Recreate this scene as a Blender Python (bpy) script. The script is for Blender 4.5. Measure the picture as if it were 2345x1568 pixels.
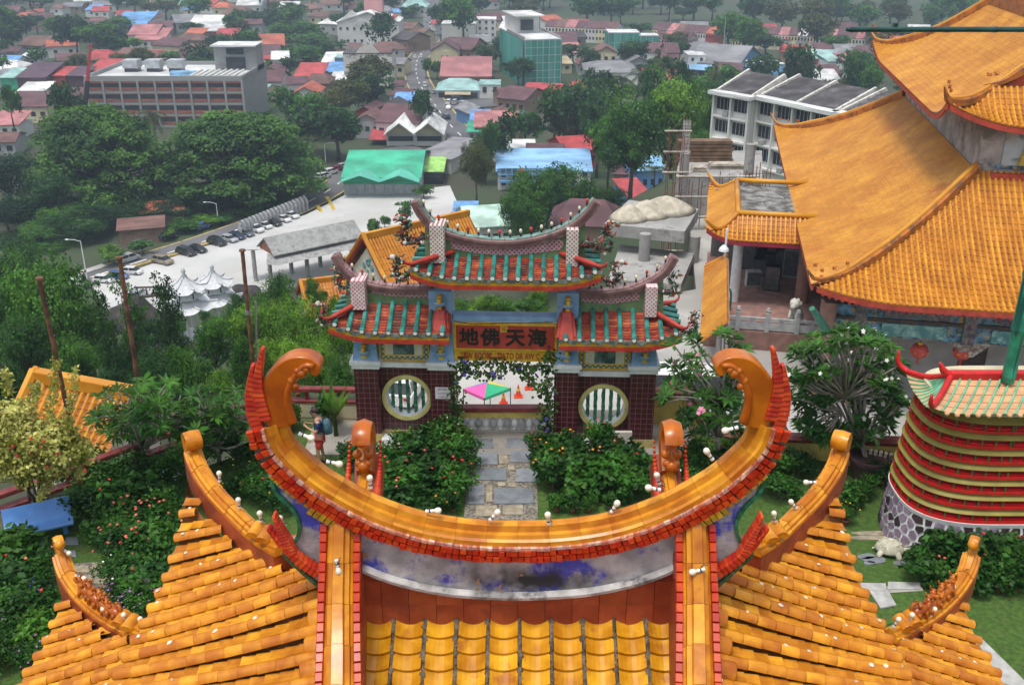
import bpy,bmesh,math,random
from mathutils import Vector,Matrix,Euler
R=math.radians
rnd=random.Random(7)
for _o in list(bpy.data.objects): bpy.data.objects.remove(_o)
scene=bpy.context.scene
col=scene.collection
# ------------------------------------------------------------------ camera, sky, sun, exposure
PITCH=R(23.5);FOC=2280.0;CAMZ=14.6       # the photograph measured on a 2345 x 1568 grid; terrace is z = 0
cam_d=bpy.data.cameras.new('camera');cam=bpy.data.objects.new('camera',cam_d);col.objects.link(cam)
cam.location=(0,0,CAMZ);cam.rotation_euler=(R(90)-PITCH,0,0)
cam_d.sensor_width=36.0;cam_d.lens=36.0*FOC/2345.0;cam_d.clip_end=4000;cam_d.clip_start=0.1
scene.camera=cam
world=bpy.data.worlds.new('World');scene.world=world;world.use_nodes=True
SUN_EL,SUN_ROT=R(74),R(215)
wn=world.node_tree.nodes;wl=world.node_tree.links
sky=wn.new('ShaderNodeTexSky');sky.sky_type='NISHITA';sky.sun_disc=False
sky.sun_elevation=SUN_EL;sky.sun_rotation=SUN_ROT;sky.air_density=1.0;sky.dust_density=3.0;sky.ozone_density=1.0
hs=wn.new('ShaderNodeHueSaturation');hs.inputs['Saturation'].default_value=0.35     # cloud cover: a nearly white sky
wl.new(sky.outputs[0],hs.inputs['Color']);wl.new(hs.outputs[0],wn['Background'].inputs['Color'])
wn['Background'].inputs['Strength'].default_value=0.15
sun_d=bpy.data.lights.new('sun','SUN');sun=bpy.data.objects.new('sun',sun_d);col.objects.link(sun)
sun_d.energy=1.5;sun_d.angle=R(14);sun_d.color=(1.0,0.96,0.9)
_sd=Vector((math.sin(SUN_ROT)*math.cos(SUN_EL),math.cos(SUN_ROT)*math.cos(SUN_EL),math.sin(SUN_EL)))
sun.rotation_euler=_sd.to_track_quat('Z','Y').to_euler()
vs=scene.view_settings;vs.view_transform='Standard';vs.look='None';vs.exposure=0.45;vs.gamma=1.0;vs.use_curve_mapping=False
scene.cycles.max_bounces=5;scene.cycles.diffuse_bounces=3;scene.cycles.glossy_bounces=2
scene.cycles.transmission_bounces=3;scene.cycles.transparent_max_bounces=6;scene.cycles.volume_bounces=0
scene.cycles.use_adaptive_sampling=True;scene.cycles.adaptive_threshold=0.02
scene.cycles.use_denoising=True
scene.cycles.caustics_reflective=False;scene.cycles.caustics_refractive=False
# ------------------------------------------------------------------ surveying: a sight line met with a vertical plane or a level
_sp,_cp=math.sin(PITCH),math.cos(PITCH)
def sight(u,v):
 a=(u-1172.5)/FOC;b=(784-v)/FOC
 return Vector((a,_cp+b*_sp,-_sp+b*_cp))
def PY(u,v,Y):
 d=sight(u,v);t=Y/d.y
 return Vector((d.x*t,Y,CAMZ+d.z*t))
def PZ(u,v,z):
 d=sight(u,v);t=(z-CAMZ)/d.z
 return Vector((d.x*t,d.y*t,z))
TOWN=-51.0
# ------------------------------------------------------------------ materials
MATS={}
def mat(name,c,rough=0.6,var=0.18,scale=3.0,bump=0.0,bscale=25.0,c2=None,mixlo=0.4,mixhi=0.65,metal=0.0,coat=0.0,isl=0.0,spec=0.5,
  stripe=None,trans=0.0,emit=0.0,alpha=1.0,dirt=None,dirtscale=1.2,dirtamt=0.5,detail=4.0):
 """Procedural surface: noise between two tones, a random tone for each piece, optional relief, ribs (stripe) and dirt patches."""
 if name in MATS: return MATS[name]
 m=bpy.data.materials.new(name);m.use_nodes=True;MATS[name]=m
 n=m.node_tree.nodes;l=m.node_tree.links;b=n['Principled BSDF']
 b.inputs['Roughness'].default_value=rough;b.inputs['Metallic'].default_value=metal
 b.inputs['Specular IOR Level'].default_value=spec
 if coat: b.inputs['Coat Weight'].default_value=coat;b.inputs['Coat Roughness'].default_value=0.12
 tc=n.new('ShaderNodeTexCoord');oi=n.new('ShaderNodeObjectInfo')
 nz=n.new('ShaderNodeTexNoise');nz.noise_dimensions='4D';nz.inputs['Scale'].default_value=scale;nz.inputs['Detail'].default_value=detail
 ml=n.new('ShaderNodeMath');ml.operation='MULTIPLY';ml.inputs[1].default_value=37.0
 l.new(oi.outputs['Random'],ml.inputs[0]);l.new(ml.outputs[0],nz.inputs['W']);l.new(tc.outputs['Object'],nz.inputs['Vector'])
 rp=n.new('ShaderNodeMapRange');rp.inputs['From Min'].default_value=mixlo;rp.inputs['From Max'].default_value=mixhi
 l.new(nz.outputs['Fac'],rp.inputs['Value'])
 mx=n.new('ShaderNodeMix');mx.data_type='RGBA'
 ca=[x*(1-var) for x in c];cb=list(c2) if c2 else [min(1,x*(1+var)) for x in c]
 mx.inputs[6].default_value=(*ca,1);mx.inputs[7].default_value=(*cb,1);l.new(rp.outputs[0],mx.inputs[0])
 out=mx.outputs[2]
 if dirt:
  dz=n.new('ShaderNodeTexNoise');dz.noise_dimensions='4D';dz.inputs['Scale'].default_value=dirtscale;dz.inputs['Detail'].default_value=7;dz.inputs['Roughness'].default_value=0.68
  l.new(ml.outputs[0],dz.inputs['W']);l.new(tc.outputs['Object'],dz.inputs['Vector'])
  dr=n.new('ShaderNodeMapRange');dr.inputs['From Min'].default_value=0.70-0.35*dirtamt;dr.inputs['From Max'].default_value=0.78-0.35*dirtamt;dr.inputs['To Max'].default_value=0.85
  l.new(dz.outputs['Fac'],dr.inputs['Value'])
  dm=n.new('ShaderNodeMix');dm.data_type='RGBA';l.new(dr.outputs[0],dm.inputs[0]);l.new(out,dm.inputs[6]);dm.inputs[7].default_value=(*dirt,1)
  out=dm.outputs[2]
 if isl:
  ge=n.new('ShaderNodeNewGeometry');ad=n.new('ShaderNodeMath');ad.operation='ADD';fr=n.new('ShaderNodeMath');fr.operation='FRACT'
  l.new(ge.outputs['Random Per Island'],ad.inputs[0]);l.new(oi.outputs['Random'],ad.inputs[1]);l.new(ad.outputs[0],fr.inputs[0])
  vr=n.new('ShaderNodeMapRange');vr.inputs['To Min'].default_value=1-isl;vr.inputs['To Max'].default_value=1+isl*0.8
  l.new(fr.outputs[0],vr.inputs['Value'])
  h=n.new('ShaderNodeHueSaturation');l.new(vr.outputs[0],h.inputs['Value']);l.new(out,h.inputs['Color'])
  hr=n.new('ShaderNodeMapRange');hr.inputs['To Min'].default_value=0.5-isl*0.045;hr.inputs['To Max'].default_value=0.5+isl*0.035
  l.new(fr.outputs[0],hr.inputs['Value']);l.new(hr.outputs[0],h.inputs['Hue'])
  out=h.outputs[0]
 l.new(out,b.inputs['Base Color'])
 bh=None
 if stripe:          # (axis, ribs per metre, strength)
  wv=n.new('ShaderNodeTexWave');wv.bands_direction=stripe[0];wv.inputs['Scale'].default_value=stripe[1]*0.314;wv.inputs['Distortion'].default_value=0.0
  l.new(tc.outputs['Object'],wv.inputs['Vector']);bp0=n.new('ShaderNodeBump');bp0.inputs['Strength'].default_value=stripe[2];bp0.inputs['Distance'].default_value=0.2
  l.new(wv.outputs['Fac'],bp0.inputs['Height']);bh=bp0.outputs[0]
 if bump:
  n2=n.new('ShaderNodeTexNoise');n2.inputs['Scale'].default_value=bscale;n2.inputs['Detail'].default_value=5
  l.new(tc.outputs['Object'],n2.inputs['Vector']);bp=n.new('ShaderNodeBump');bp.inputs['Strength'].default_value=bump;bp.inputs['Distance'].default_value=0.05
  l.new(n2.outputs['Fac'],bp.inputs['Height'])
  if bh: l.new(bh,bp.inputs['Normal'])
  bh=bp.outputs[0]
 if bh: l.new(bh,b.inputs['Normal'])
 if trans:
  b.inputs['Transmission Weight'].default_value=trans
 if alpha<1: b.inputs['Alpha'].default_value=alpha
 if emit:
  b.inputs['Emission Color'].default_value=(*c,1);b.inputs['Emission Strength'].default_value=emit
 return m
def leafmat(name,c,var=0.35,isl=0.35,scale=0.5,c2=None):
 """Leaves: a tone for each leaf, drifting through the crown, with some light passing through."""
 if name in MATS: return MATS[name]
 m=mat(name,c,rough=0.55,var=var,scale=scale,isl=isl,c2=c2,spec=0.35)
 n=m.node_tree.nodes;l=m.node_tree.links;b=n['Principled BSDF'];o=n['Material Output']
 src=b.inputs['Base Color'].links[0].from_socket
 t=n.new('ShaderNodeBsdfTranslucent');l.new(src,t.inputs['Color'])
 mx=n.new('ShaderNodeMixShader');mx.inputs[0].default_value=0.40
 l.new(b.outputs[0],mx.inputs[1]);l.new(t.outputs[0],mx.inputs[2]);l.new(mx.outputs[0],o.inputs['Surface'])
 return m
# ------------------------------------------------------------------ mesh building
class MB:
 def __init__(s): s.v=[];s.f=[];s.m=[];s.mi=0
 def add(s,vs,fs):
  o=len(s.v);s.v+=[tuple(p) for p in vs]
  for f in fs: s.f.append(tuple(i+o for i in f));s.m.append(s.mi)
 def box(s,lo,hi,rz=0.0,piv=None):
  (x0,y0,z0),(x1,y1,z1)=lo,hi
  vs=[(x0,y0,z0),(x1,y0,z0),(x1,y1,z0),(x0,y1,z0),(x0,y0,z1),(x1,y0,z1),(x1,y1,z1),(x0,y1,z1)]
  if rz:
   c=piv or ((x0+x1)/2,(y0+y1)/2);cs,sn=math.cos(rz),math.sin(rz)
   vs=[(c[0]+(x-c[0])*cs-(y-c[1])*sn,c[1]+(x-c[0])*sn+(y-c[1])*cs,z) for x,y,z in vs]
  s.add(vs,[(0,3,2,1),(4,5,6,7),(0,1,5,4),(1,2,6,5),(2,3,7,6),(3,0,4,7)]);return s
 def hexa(s,p):      # eight corners: bottom four, top four
  s.add(p,[(0,3,2,1),(4,5,6,7),(0,1,5,4),(1,2,6,5),(2,3,7,6),(3,0,4,7)]);return s
 def tube(s,pts,r,n=8,cap=True):
  pts=[Vector(p) for p in pts];rs=r if isinstance(r,(list,tuple)) else [r]*len(pts);o=len(s.v);prev=None
  for i,p in enumerate(pts):
   t=(pts[min(i+1,len(pts)-1)]-pts[max(i-1,0)]).normalized()
   if prev is None: prev=t.orthogonal().normalized()
   a=(prev-t*prev.dot(t));a=a.normalized() if a.length>1e-6 else t.orthogonal().normalized();prev=a;c=t.cross(a)
   for k in range(n):
    an=2*math.pi*k/n;s.v.append(tuple(p+(a*math.cos(an)+c*math.sin(an))*rs[i]))
  for i in range(len(pts)-1):
   for k in range(n):
    k2=(k+1)%n;s.f.append((o+i*n+k,o+i*n+k2,o+(i+1)*n+k2,o+(i+1)*n+k));s.m.append(s.mi)
  if cap:
   s.f.append(tuple(o+k for k in reversed(range(n))));s.m.append(s.mi)
   e=o+(len(pts)-1)*n;s.f.append(tuple(e+k for k in range(n)));s.m.append(s.mi)
  return s
 def cyl(s,p0,p1,r0,r1=None,n=10,cap=True): return s.tube([p0,p1],[r0,r0 if r1 is None else r1],n,cap)
 def lathe(s,prof,n=12,c=(0,0,0)):
  o=len(s.v)
  for r,z in prof:
   for k in range(n):
    an=2*math.pi*k/n;s.v.append((c[0]+r*math.cos(an),c[1]+r*math.sin(an),c[2]+z))
  for i in range(len(prof)-1):
   for k in range(n):
    k2=(k+1)%n;s.f.append((o+i*n+k,o+i*n+k2,o+(i+1)*n+k2,o+(i+1)*n+k));s.m.append(s.mi)
  s.f.append(tuple(o+k for k in reversed(range(n))));s.m.append(s.mi)
  e=o+(len(prof)-1)*n;s.f.append(tuple(e+k for k in range(n)));s.m.append(s.mi);return s
 def ball(s,c,r,n=10,k=6,sc=(1,1,1)):
  o=len(s.v);s.v.append((c[0],c[1],c[2]-r*sc[2]))
  for i in range(1,k):
   ph=-math.pi/2+math.pi*i/k
   for j in range(n):
    an=2*math.pi*j/n;s.v.append((c[0]+r*sc[0]*math.cos(ph)*math.cos(an),c[1]+r*sc[1]*math.cos(ph)*math.sin(an),c[2]+r*sc[2]*math.sin(ph)))
  s.v.append((c[0],c[1],c[2]+r*sc[2]));T=len(s.v)-1
  for j in range(n):
   j2=(j+1)%n;s.f.append((o,o+1+j2,o+1+j));s.m.append(s.mi)
   for i in range(k-2):
    a=o+1+i*n;s.f.append((a+j,a+j2,a+n+j2,a+n+j));s.m.append(s.mi)
   a=o+1+(k-2)*n;s.f.append((a+j,a+j2,T));s.m.append(s.mi)
  return s
 def sweep(s,pts,ups,sides,prof,closed=True,cap=True,scl=None):
  """prof: (side, up) pairs carried along pts with a frame for each point."""
  o=len(s.v);n=len(prof)
  for i,(p,u,w) in enumerate(zip(pts,ups,sides)):
   k_=scl[i] if scl else 1.0
   for q in prof: s.v.append(tuple(Vector(p)+Vector(w)*(q[0]*k_)+Vector(u)*(q[1]*k_)))
  for i in range(len(pts)-1):
   for k in range(n if closed else n-1):
    k2=(k+1)%n;s.f.append((o+i*n+k,o+i*n+k2,o+(i+1)*n+k2,o+(i+1)*n+k));s.m.append(s.mi)
  if cap and closed:
   s.f.append(tuple(o+k for k in reversed(range(n))));s.m.append(s.mi)
   e=o+(len(pts)-1)*n;s.f.append(tuple(e+k for k in range(n)));s.m.append(s.mi)
  return s
 def prism(s,poly,y0,y1,fn=None):
  """outline in (x, z) given depth from y0 to y1; fn maps a corner afterwards."""
  n=len(poly);vs=[(x,y0,z) for x,z in poly]+[(x,y1,z) for x,z in poly]
  if fn: vs=[fn(Vector(p)) for p in vs]
  fs=[tuple(range(n)),tuple(range(2*n-1,n-1,-1))]+[(i,i+n,(i+1)%n+n,(i+1)%n) for i in range(n)]
  s.add(vs,fs);return s
 def slab(s,poly,z0,z1):
  n=len(poly);vs=[(p[0],p[1],z0) for p in poly]+[(p[0],p[1],z1) for p in poly]
  s.add(vs,[tuple(range(n-1,-1,-1)),tuple(range(n,2*n))]+[(i,(i+1)%n,(i+1)%n+n,i+n) for i in range(n)]);return s
 def grid(s,fn,nu,nv):
  o=len(s.v)
  for i in range(nu+1):
   for j in range(nv+1): s.v.append(tuple(fn(i/nu,j/nv)))
  for i in range(nu):
   for j in range(nv):
    a=o+i*(nv+1)+j;s.f.append((a,a+nv+1,a+nv+2,a+1));s.m.append(s.mi)
  return s
 def mesh(s,name,smooth=False):
  me=bpy.data.meshes.new(name);me.from_pydata(s.v,[],s.f)
  if any(s.m): me.polygons.foreach_set('material_index',s.m)
  if smooth: me.polygons.foreach_set('use_smooth',[True]*len(s.f))
  me.update();return me
def smooth_by_angle(o,ang=35):
 me=o.data
 me.polygons.foreach_set('use_smooth',[True]*len(me.polygons))
 try: me.set_sharp_from_angle(angle=R(ang))
 except Exception: pass
 return o
def obj(name,mb,m=None,parent=None,smooth=False,loc=None,rz=0.0,sc=None,fix=False,bevel=0.0,objmat=False):
 """one mesh object; m is a material or a list of them"""
 me=mb.mesh(name,smooth is True) if isinstance(mb,MB) else mb
 if fix:
  bm=bmesh.new();bm.from_mesh(me);bmesh.ops.recalc_face_normals(bm,faces=bm.faces);bm.to_mesh(me);bm.free()
 o=bpy.data.objects.new(name,me);col.objects.link(o)
 if m is not None and not objmat and not me.materials:
  for q in (m if isinstance(m,(list,tuple)) else [m]): me.materials.append(q)
 if objmat:
  if not me.materials: me.materials.append(None)
  o.material_slots[0].link='OBJECT';o.material_slots[0].material=m
 if loc is not None: o.location=loc
 if rz: o.rotation_euler=(0,0,rz)
 if sc is not None: o.scale=sc
 if parent is not None: o.parent=parent
 if smooth and smooth is not True: smooth_by_angle(o,smooth)
 if bevel:
  bv=o.modifiers.new('edge','BEVEL');bv.width=bevel;bv.segments=2;bv.limit_method='ANGLE'
 return o
def tag(o,label=None,cat=None,group=None,kind=None):
 if label: o['label']=label
 if cat: o['category']=cat
 if group: o['group']=group
 if kind: o['kind']=kind
 return o
def thing(name,label,cat,loc=(0,0,0),rz=0.0,group=None):
 o=bpy.data.objects.new(name,None);col.objects.link(o);o.location=loc;o.rotation_euler=(0,0,rz);o.empty_display_size=0.2
 return tag(o,label,cat,group)
def copy_tree(o,parent=None):
 c=o.copy();col.objects.link(c);c.parent=parent
 for ch in [x for x in o.children]: copy_tree(ch,c)
 return c
def lerp(a,b,t): return a+(b-a)*t
def sstep(a,b,x):
 t=max(0.0,min(1.0,(x-a)/(b-a)));return t*t*(3-2*t)
def crom(pts,n):
 """n points evenly along a smooth curve through pts"""
 P_=[Vector(p) for p in pts];P_=[P_[0]*2-P_[1]]+P_+[P_[-1]*2-P_[-2]];raw=[]
 for i in range(1,len(P_)-2):
  for k in range(24):
   t=k/24;a,b,c,d=P_[i-1],P_[i],P_[i+1],P_[i+2]
   raw.append(0.5*((2*b)+(c-a)*t+(2*a-5*b+4*c-d)*t*t+(3*b-a-3*c+d)*t**3))
 raw.append(P_[-2]);L=[0.0]
 for i in range(1,len(raw)): L.append(L[-1]+(raw[i]-raw[i-1]).length)
 out=[];j=0
 for k in range(n):
  s_=L[-1]*k/(n-1)
  while j<len(L)-2 and L[j+1]<s_: j+=1
  t=(s_-L[j])/max(1e-9,L[j+1]-L[j]);out.append(raw[j].lerp(raw[j+1],t))
 return out
# ------------------------------------------------------------------ plants
def rdir(r_):
 while True:
  v=Vector((r_.uniform(-1,1),r_.uniform(-1,1),r_.uniform(-1,1)))
  if .05<v.length<1: return v.normalized()
def leaf(mb,p,n,t,L,w,fold=0.0):
 """one leaf: a pointed quad"""
 s_=n.cross(t)
 if s_.length<1e-5: return
 s_.normalize();t=s_.cross(n).normalized()
 mb.add([p,p+t*L*.45+s_*w/2,p+t*L-n*fold,p+t*L*.45-s_*w/2],[(0,1,2,3)])
def foliage(mb,lobes,clumps,per,size,r_,cr=.25,flat=.6,up=.5,shell=.72,hollow=True):
 """leaf clumps spread over the outer part of a set of ellipsoid lobes (centre, (rx, ry, rz))"""
 wts=[l[1][0]*l[1][1] for l in lobes]
 for _ in range(clumps):
  c,rr=r_.choices(lobes,wts)[0];d=rdir(r_);d.z=d.z*.9+.15;d.normalize();k=shell+(1-shell)*r_.random() if r_.random()<.8 else r_.uniform(.3,shell)
  cc=Vector(c)+Vector((d.x*rr[0],d.y*rr[1],d.z*rr[2]))*k;R_=cr*min(rr)*r_.uniform(.6,1.35)
  for _ in range(per):
   q=rdir(r_)*(r_.random()**.5);q=Vector((q.x,q.y,q.z*flat))*R_
   n=(d*.6+Vector((0,0,up))+rdir(r_)*.75).normalized();s=size*r_.uniform(.6,1.3)
   leaf(mb,cc+q,n,rdir(r_),s,s*.62)
def trunk_mesh(h,r0,lobes,r_,n=7):
 b=MB();base=[Vector((0,0,-.3)),Vector((r_.uniform(-.2,.2)*r0,r_.uniform(-.2,.2)*r0,h*.5)),Vector((r_.uniform(-1,1)*r0,r_.uniform(-1,1)*r0,h))]
 b.tube(base,[r0*1.25,r0*.85,r0*.6],n)
 for c,rr in lobes:
  m_=base[2].lerp(Vector(c),.55)+Vector((0,0,-.08*h));b.tube([base[2]-Vector((0,0,.1*h)),m_,Vector(c)],[r0*.5,r0*.32,r0*.12],5)
 return b.mesh('trunk',True)
M_bark=mat('tree_bark',(.11,.085,.06),rough=.95,var=.4,scale=2,bump=.6,bscale=8)
M_barkp=mat('pale_bark',(.30,.27,.22),rough=.9,var=.35,scale=4,bump=.5,bscale=12)
LF_dark=leafmat('dark_leaves',(.022,.085,.018),scale=.22,c2=(.055,.16,.026))
LF_mid=leafmat('mid_leaves',(.038,.15,.014),scale=.25,c2=(.11,.28,.03))
LF_lite=leafmat('light_leaves',(.085,.24,.014),scale=.3,c2=(.22,.42,.04))
LF_blue=leafmat('bluish_leaves',(.022,.075,.032),scale=.2,c2=(.05,.135,.05))
LF_rain=leafmat('rain_tree_leaves',(.045,.15,.016),scale=.12,c2=(.12,.28,.03))
LF_olive=leafmat('olive_leaves',(.07,.10,.022),scale=.3,c2=(.15,.16,.035))
LF_palm=leafmat('palm_leaves',(.035,.075,.018),scale=.4,c2=(.12,.15,.03))
LF_shrub=leafmat('shrub_leaves',(.022,.10,.012),scale=1.6,c2=(.075,.23,.024))
LF_bright=leafmat('bright_leaves',(.06,.17,.012),scale=1.6,c2=(.16,.30,.03))
LF_gold=leafmat('golden_leaves',(.46,.48,.07),scale=1.5,c2=(.74,.72,.24))
LF_plum=leafmat('frangipani_leaves',(.026,.12,.014),scale=1.2,c2=(.085,.24,.024))
_r=random.Random(11);CROWNS={}
def crown_proto(key,lobes,clumps,per,size,h,r0,cr=.4,flat=.6,up=.5,seed=1,shell=.72):
 r_=random.Random(seed);b=MB();foliage(b,lobes,clumps,per,size,r_,cr,flat,up,shell);CROWNS[key]=(b.mesh('crown'),trunk_mesh(h,r0,lobes,r_))
for k in range(4):       # round dense crowns, radius about 5 m
 lob=[((0,0,7),(3.6,3.6,3.2))]+[((_r.uniform(-3,3),_r.uniform(-3,3),_r.uniform(5,8.5)),(_r.uniform(1.8,2.8),)*2+(_r.uniform(1.5,2.3),)) for _ in range(6)]
 crown_proto('round%d'%k,lob,150,14,.85,4.5,.35,cr=.38,seed=20+k)
for k in range(3):       # wide spreading crowns, radius about 8 m
 lob=[((_r.uniform(-4.5,4.5),_r.uniform(-4.5,4.5),_r.uniform(7.5,9.5)),(_r.uniform(2.6,3.8),)*2+(_r.uniform(1.2,1.8),)) for _ in range(9)]
 crown_proto('spread%d'%k,lob,230,15,.85,5.5,.5,cr=.75,flat=.35,up=.9,seed=40+k)
for k in range(2):       # tall narrow crowns
 lob=[((_r.uniform(-.8,.8),_r.uniform(-.8,.8),3.5+1.5*i),(2.6-.33*i,)*2+(1.5,)) for i in range(6)]
 crown_proto('tall%d'%k,lob,420,22,.26,3,.2,cr=.45,seed=60+k)
for k in range(3):       # finely leaved crowns for nearer trees, radius about 5 m
 lob=[((0,0,6.5),(3.2,3.2,3.0))]+[((_r.uniform(-3.2,3.2),_r.uniform(-3.2,3.2),_r.uniform(4.5,8.6)),(_r.uniform(1.4,2.3),)*2+(_r.uniform(1.1,1.8),)) for _ in range(10)]
 crown_proto('fine%d'%k,lob,520,22,.30,4.2,.3,cr=.42,seed=70+k,flat=.55)
lob=[((14*math.sqrt((i+.5)/58)*math.cos(i*2.4),14*math.sqrt((i+.5)/58)*math.sin(i*2.4),17-14*(i/58)**1.5+_r.uniform(-1,1)),(_r.uniform(2.8,4.0),)*2+(_r.uniform(1.2,1.9),)) for i in range(58)]
crown_proto('rain',lob,2000,17,.8,6,.9,cr=1.0,flat=.35,up=1.1,seed=90)
def palm_meshes(seed):
 r_=random.Random(seed);b=MB();top=Vector((r_.uniform(-.6,.6),r_.uniform(-.6,.6),11))
 for k in range(22):
  an=k*2.4+r_.uniform(-.2,.2);el=r_.uniform(-.5,1.1);d=Vector((math.cos(an),math.sin(an),0));L=r_.uniform(3.2,4.2);pts=[]
  for i in range(7):
   f=i/6;pts.append(top+d*(L*f*math.cos(el*(1-f)))+Vector((0,0,L*f*math.sin(el)*.8-2.1*f*f)))
  for i in range(6):
   t=(pts[i+1]-pts[i]);s_=t.cross(Vector((0,0,1))).normalized()
   for e in (-1,1):
    for m_ in (.15,.65):
     p=pts[i].lerp(pts[i+1],m_);q=p+s_*e*(1.0-.1*i)+t*.5-Vector((0,0,.45));b.add([p,p+t*.32,q+t*.1,q],[(0,1,2,3)])
 tr=MB().tube([(0,0,-.3),(top.x*.2,top.y*.2,4),(top.x*.6,top.y*.6,8),tuple(top)],[.28,.2,.17,.14],7)
 return b.mesh('fronds'),tr.mesh('trunk',True)
for k in range(2): CROWNS['palm%d'%k]=palm_meshes(80+k)
TREE_N=[0]
def tree(kind,loc,r,m,label,group,h=None,name='tree',rz=None):
 """copy of a crown and trunk set to a crown radius r (protos: round 5, spread 8, tall 2.6, palm 4)"""
 base={'round': 5.0,'spread': 7.5,'tall': 2.6,'palm': 4.0,'fine': 5.0,'rain': 16.0}[kind.rstrip('0123456789')]
 s=r/base;cm,tm=CROWNS[kind];t=thing(name,label,'tree',loc,rnd.uniform(0,6.28) if rz is None else rz,group)
 t.scale=(s,s,s*(h or 1.0));obj('fronds' if kind.startswith('palm') else 'crown',cm,m,t,objmat=True);obj('trunk',tm,M_bark,t,objmat=True);TREE_N[0]+=1
 return t
# ------------------------------------------------------------------ the setting: ground, terrace, forecourt, roads, car park
def hill(x,y):
 lft=[(-400,-51),(10,-9),(24,-8),(32,-9.5),(60,-22),(95,-34),(125,-43),(158,-51.3),(3000,-51.3)]
 rgt=[(-400,-51),(10,-12),(28,-11),(64,-11),(80,-24),(105,-38),(140,-51.3),(3000,-51.3)]
 def pl(t,q):
  for (a,b),(c,d) in zip(t,t[1:]):
   if q <= c: return lerp(b,d,(q-a)/(c-a))
  return t[-1][1]
 hgh=[(-400,-51),(10,-12),(28,-11),(98,-11),(120,-19),(150,-23),(180,-36),(212,-51.3),(3000,-51.3)]
 k=sstep(-16,-5,x);z=lerp(pl(lft,y),pl(rgt,y),k);z=lerp(z,pl(hgh,y),sstep(11,20,x))
 if x<-40 and y>20: z=lerp(z,min(z,-30),sstep(-40,-90,x))
 return z
M_ground=mat('town_ground',(.10,.10,.06),rough=.95,var=.4,scale=.06,c2=(.035,.075,.02),bump=.3,bscale=.8)
xs=[-1600,-900,-600,-400]+list(range(-300,-99,25))+list(range(-90,91,6))+list(range(100,301,25))+[400,600,900,1600]
ys=[-60,-20]+list(range(-8,200,5))+list(range(200,401,40))+[500,700,1000,1500,2600]
mb=MB()
for x in xs:
 for y in ys: mb.v.append((x,y,hill(x,y) if y>0 else -14+0*y))
for i in range(len(xs)-1):
 for j in range(len(ys)-1): a=i*len(ys)+j;mb.f.append((a,a+len(ys),a+len(ys)+1,a+1));mb.m.append(0)
tag(obj('ground',mb,M_ground,smooth=True),'sloping earth and flat ground under the town','ground',kind='structure')
# terrace with lawn
M_lawn=mat('terrace_lawn',(.065,.14,.018),rough=.95,var=.25,scale=9,c2=(.09,.18,.025),bump=.8,bscale=60,dirt=(.10,.12,.035),dirtscale=3.5,dirtamt=.4)
terr=[(-18,-6),(-18,16.5),(-12.3,21.8),(-7.3,25.9),(-6.2,28.2),(5.6,28.2),(9.9,24.6),(17,22.6),(20,22),(20,-6)]
mb=MB().slab([Vector((x,y,0)) for x,y in terr],-12,0);tag(obj('terrace',mb,M_lawn),'grass garden terrace the pavilion stands on','terrace',kind='structure')
M_conc=mat('old_concrete',(.34,.31,.27),rough=.9,var=.25,scale=.8,bump=.3,bscale=20,dirt=(.16,.14,.11),dirtscale=.7,dirtamt=.45)
M_slate=mat('grey_slab',(.20,.22,.24),rough=.75,var=.2,scale=3,isl=.15,bump=.2,bscale=15,dirt=(.13,.12,.10),dirtscale=3,dirtamt=.4)
M_gravel=mat('pebble_bed',(.26,.23,.18),rough=.95,var=.5,scale=14,c2=(.40,.36,.29),bump=1.0,bscale=50)
mb=MB().slab([(-6.1,25.3),(-6.1,28.1),(5.4,28.1),(5.4,25.3)],0.0,.045);tag(obj('paving',mb,M_conc),'worn concrete strip under the gate','paving',kind='structure')
a,b,c,d=PZ(1062,1192,0),PZ(1232,1192,0),PZ(1228,1000,0),PZ(1078,1000,0)
path=tag(obj('path',MB().slab([tuple(a),tuple(b),tuple(c),tuple(d)],0,.02),M_gravel),'pebble path with grey slabs leading to the gate','path',kind='structure')
def flag(u0,v0,u1,v1,m,parent,z=.02,h=.03,name='slab'):
 q=[PZ(u0,v1,0),PZ(u1,v1,0),PZ(u1-(v1-v0)*.05,v0,0),PZ(u0+(v1-v0)*.02,v0,0)]
 q=[p+Vector((rnd.uniform(-.02,.02),rnd.uniform(-.02,.02),0)) for p in q];return obj(name,MB().slab(q,z,z+h),m,parent,bevel=.008)
for r_ in ((1089,1039,1139,1065),(1169,1034,1218,1060),(1087,1073,1160,1102),(1181,1076,1236,1105),(1072,1112,1110,1155),(1131,1120,1222,1155),(1085,1007,1130,1030),(1160,1005,1215,1028)):
 flag(*r_,M_slate,path)
M_beige=mat('beige_slab',(.33,.28,.2),rough=.9,var=.25,scale=5,bump=.3)
for r_ in ((1143,1044,1163,1064),(1164,1066,1178,1078),(1140,1068,1158,1072),(1114,1114,1128,1152),(1090,1160,1140,1184),(1150,1160,1200,1180),(1165,1108,1180,1116),(1140,1105,1160,1115)):
 flag(*r_,M_beige,path,name='stone')
gp=tag(obj('garden_path',MB().slab([tuple(PZ(u,v,0)) for u,v in ((1960,1345),(2108,1338),(2114,1352),(1968,1362))],0,.012),M_conc),'grey slab walk across the lawn','path',kind='structure')
for r_ in ((1962,1337,2030,1352),(2032,1335,2108,1350)): flag(*r_,mat('pale_slab',(.40,.40,.38),rough=.85,var=.2,scale=4,bump=.2),gp,z=.012)
obj('slab',MB().slab([tuple(PZ(u,v,0)) for u,v in ((2016,1395),(2052,1388),(2032,1353),(1990,1355))],.012,.05),MATS['pale_slab'],gp)
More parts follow.
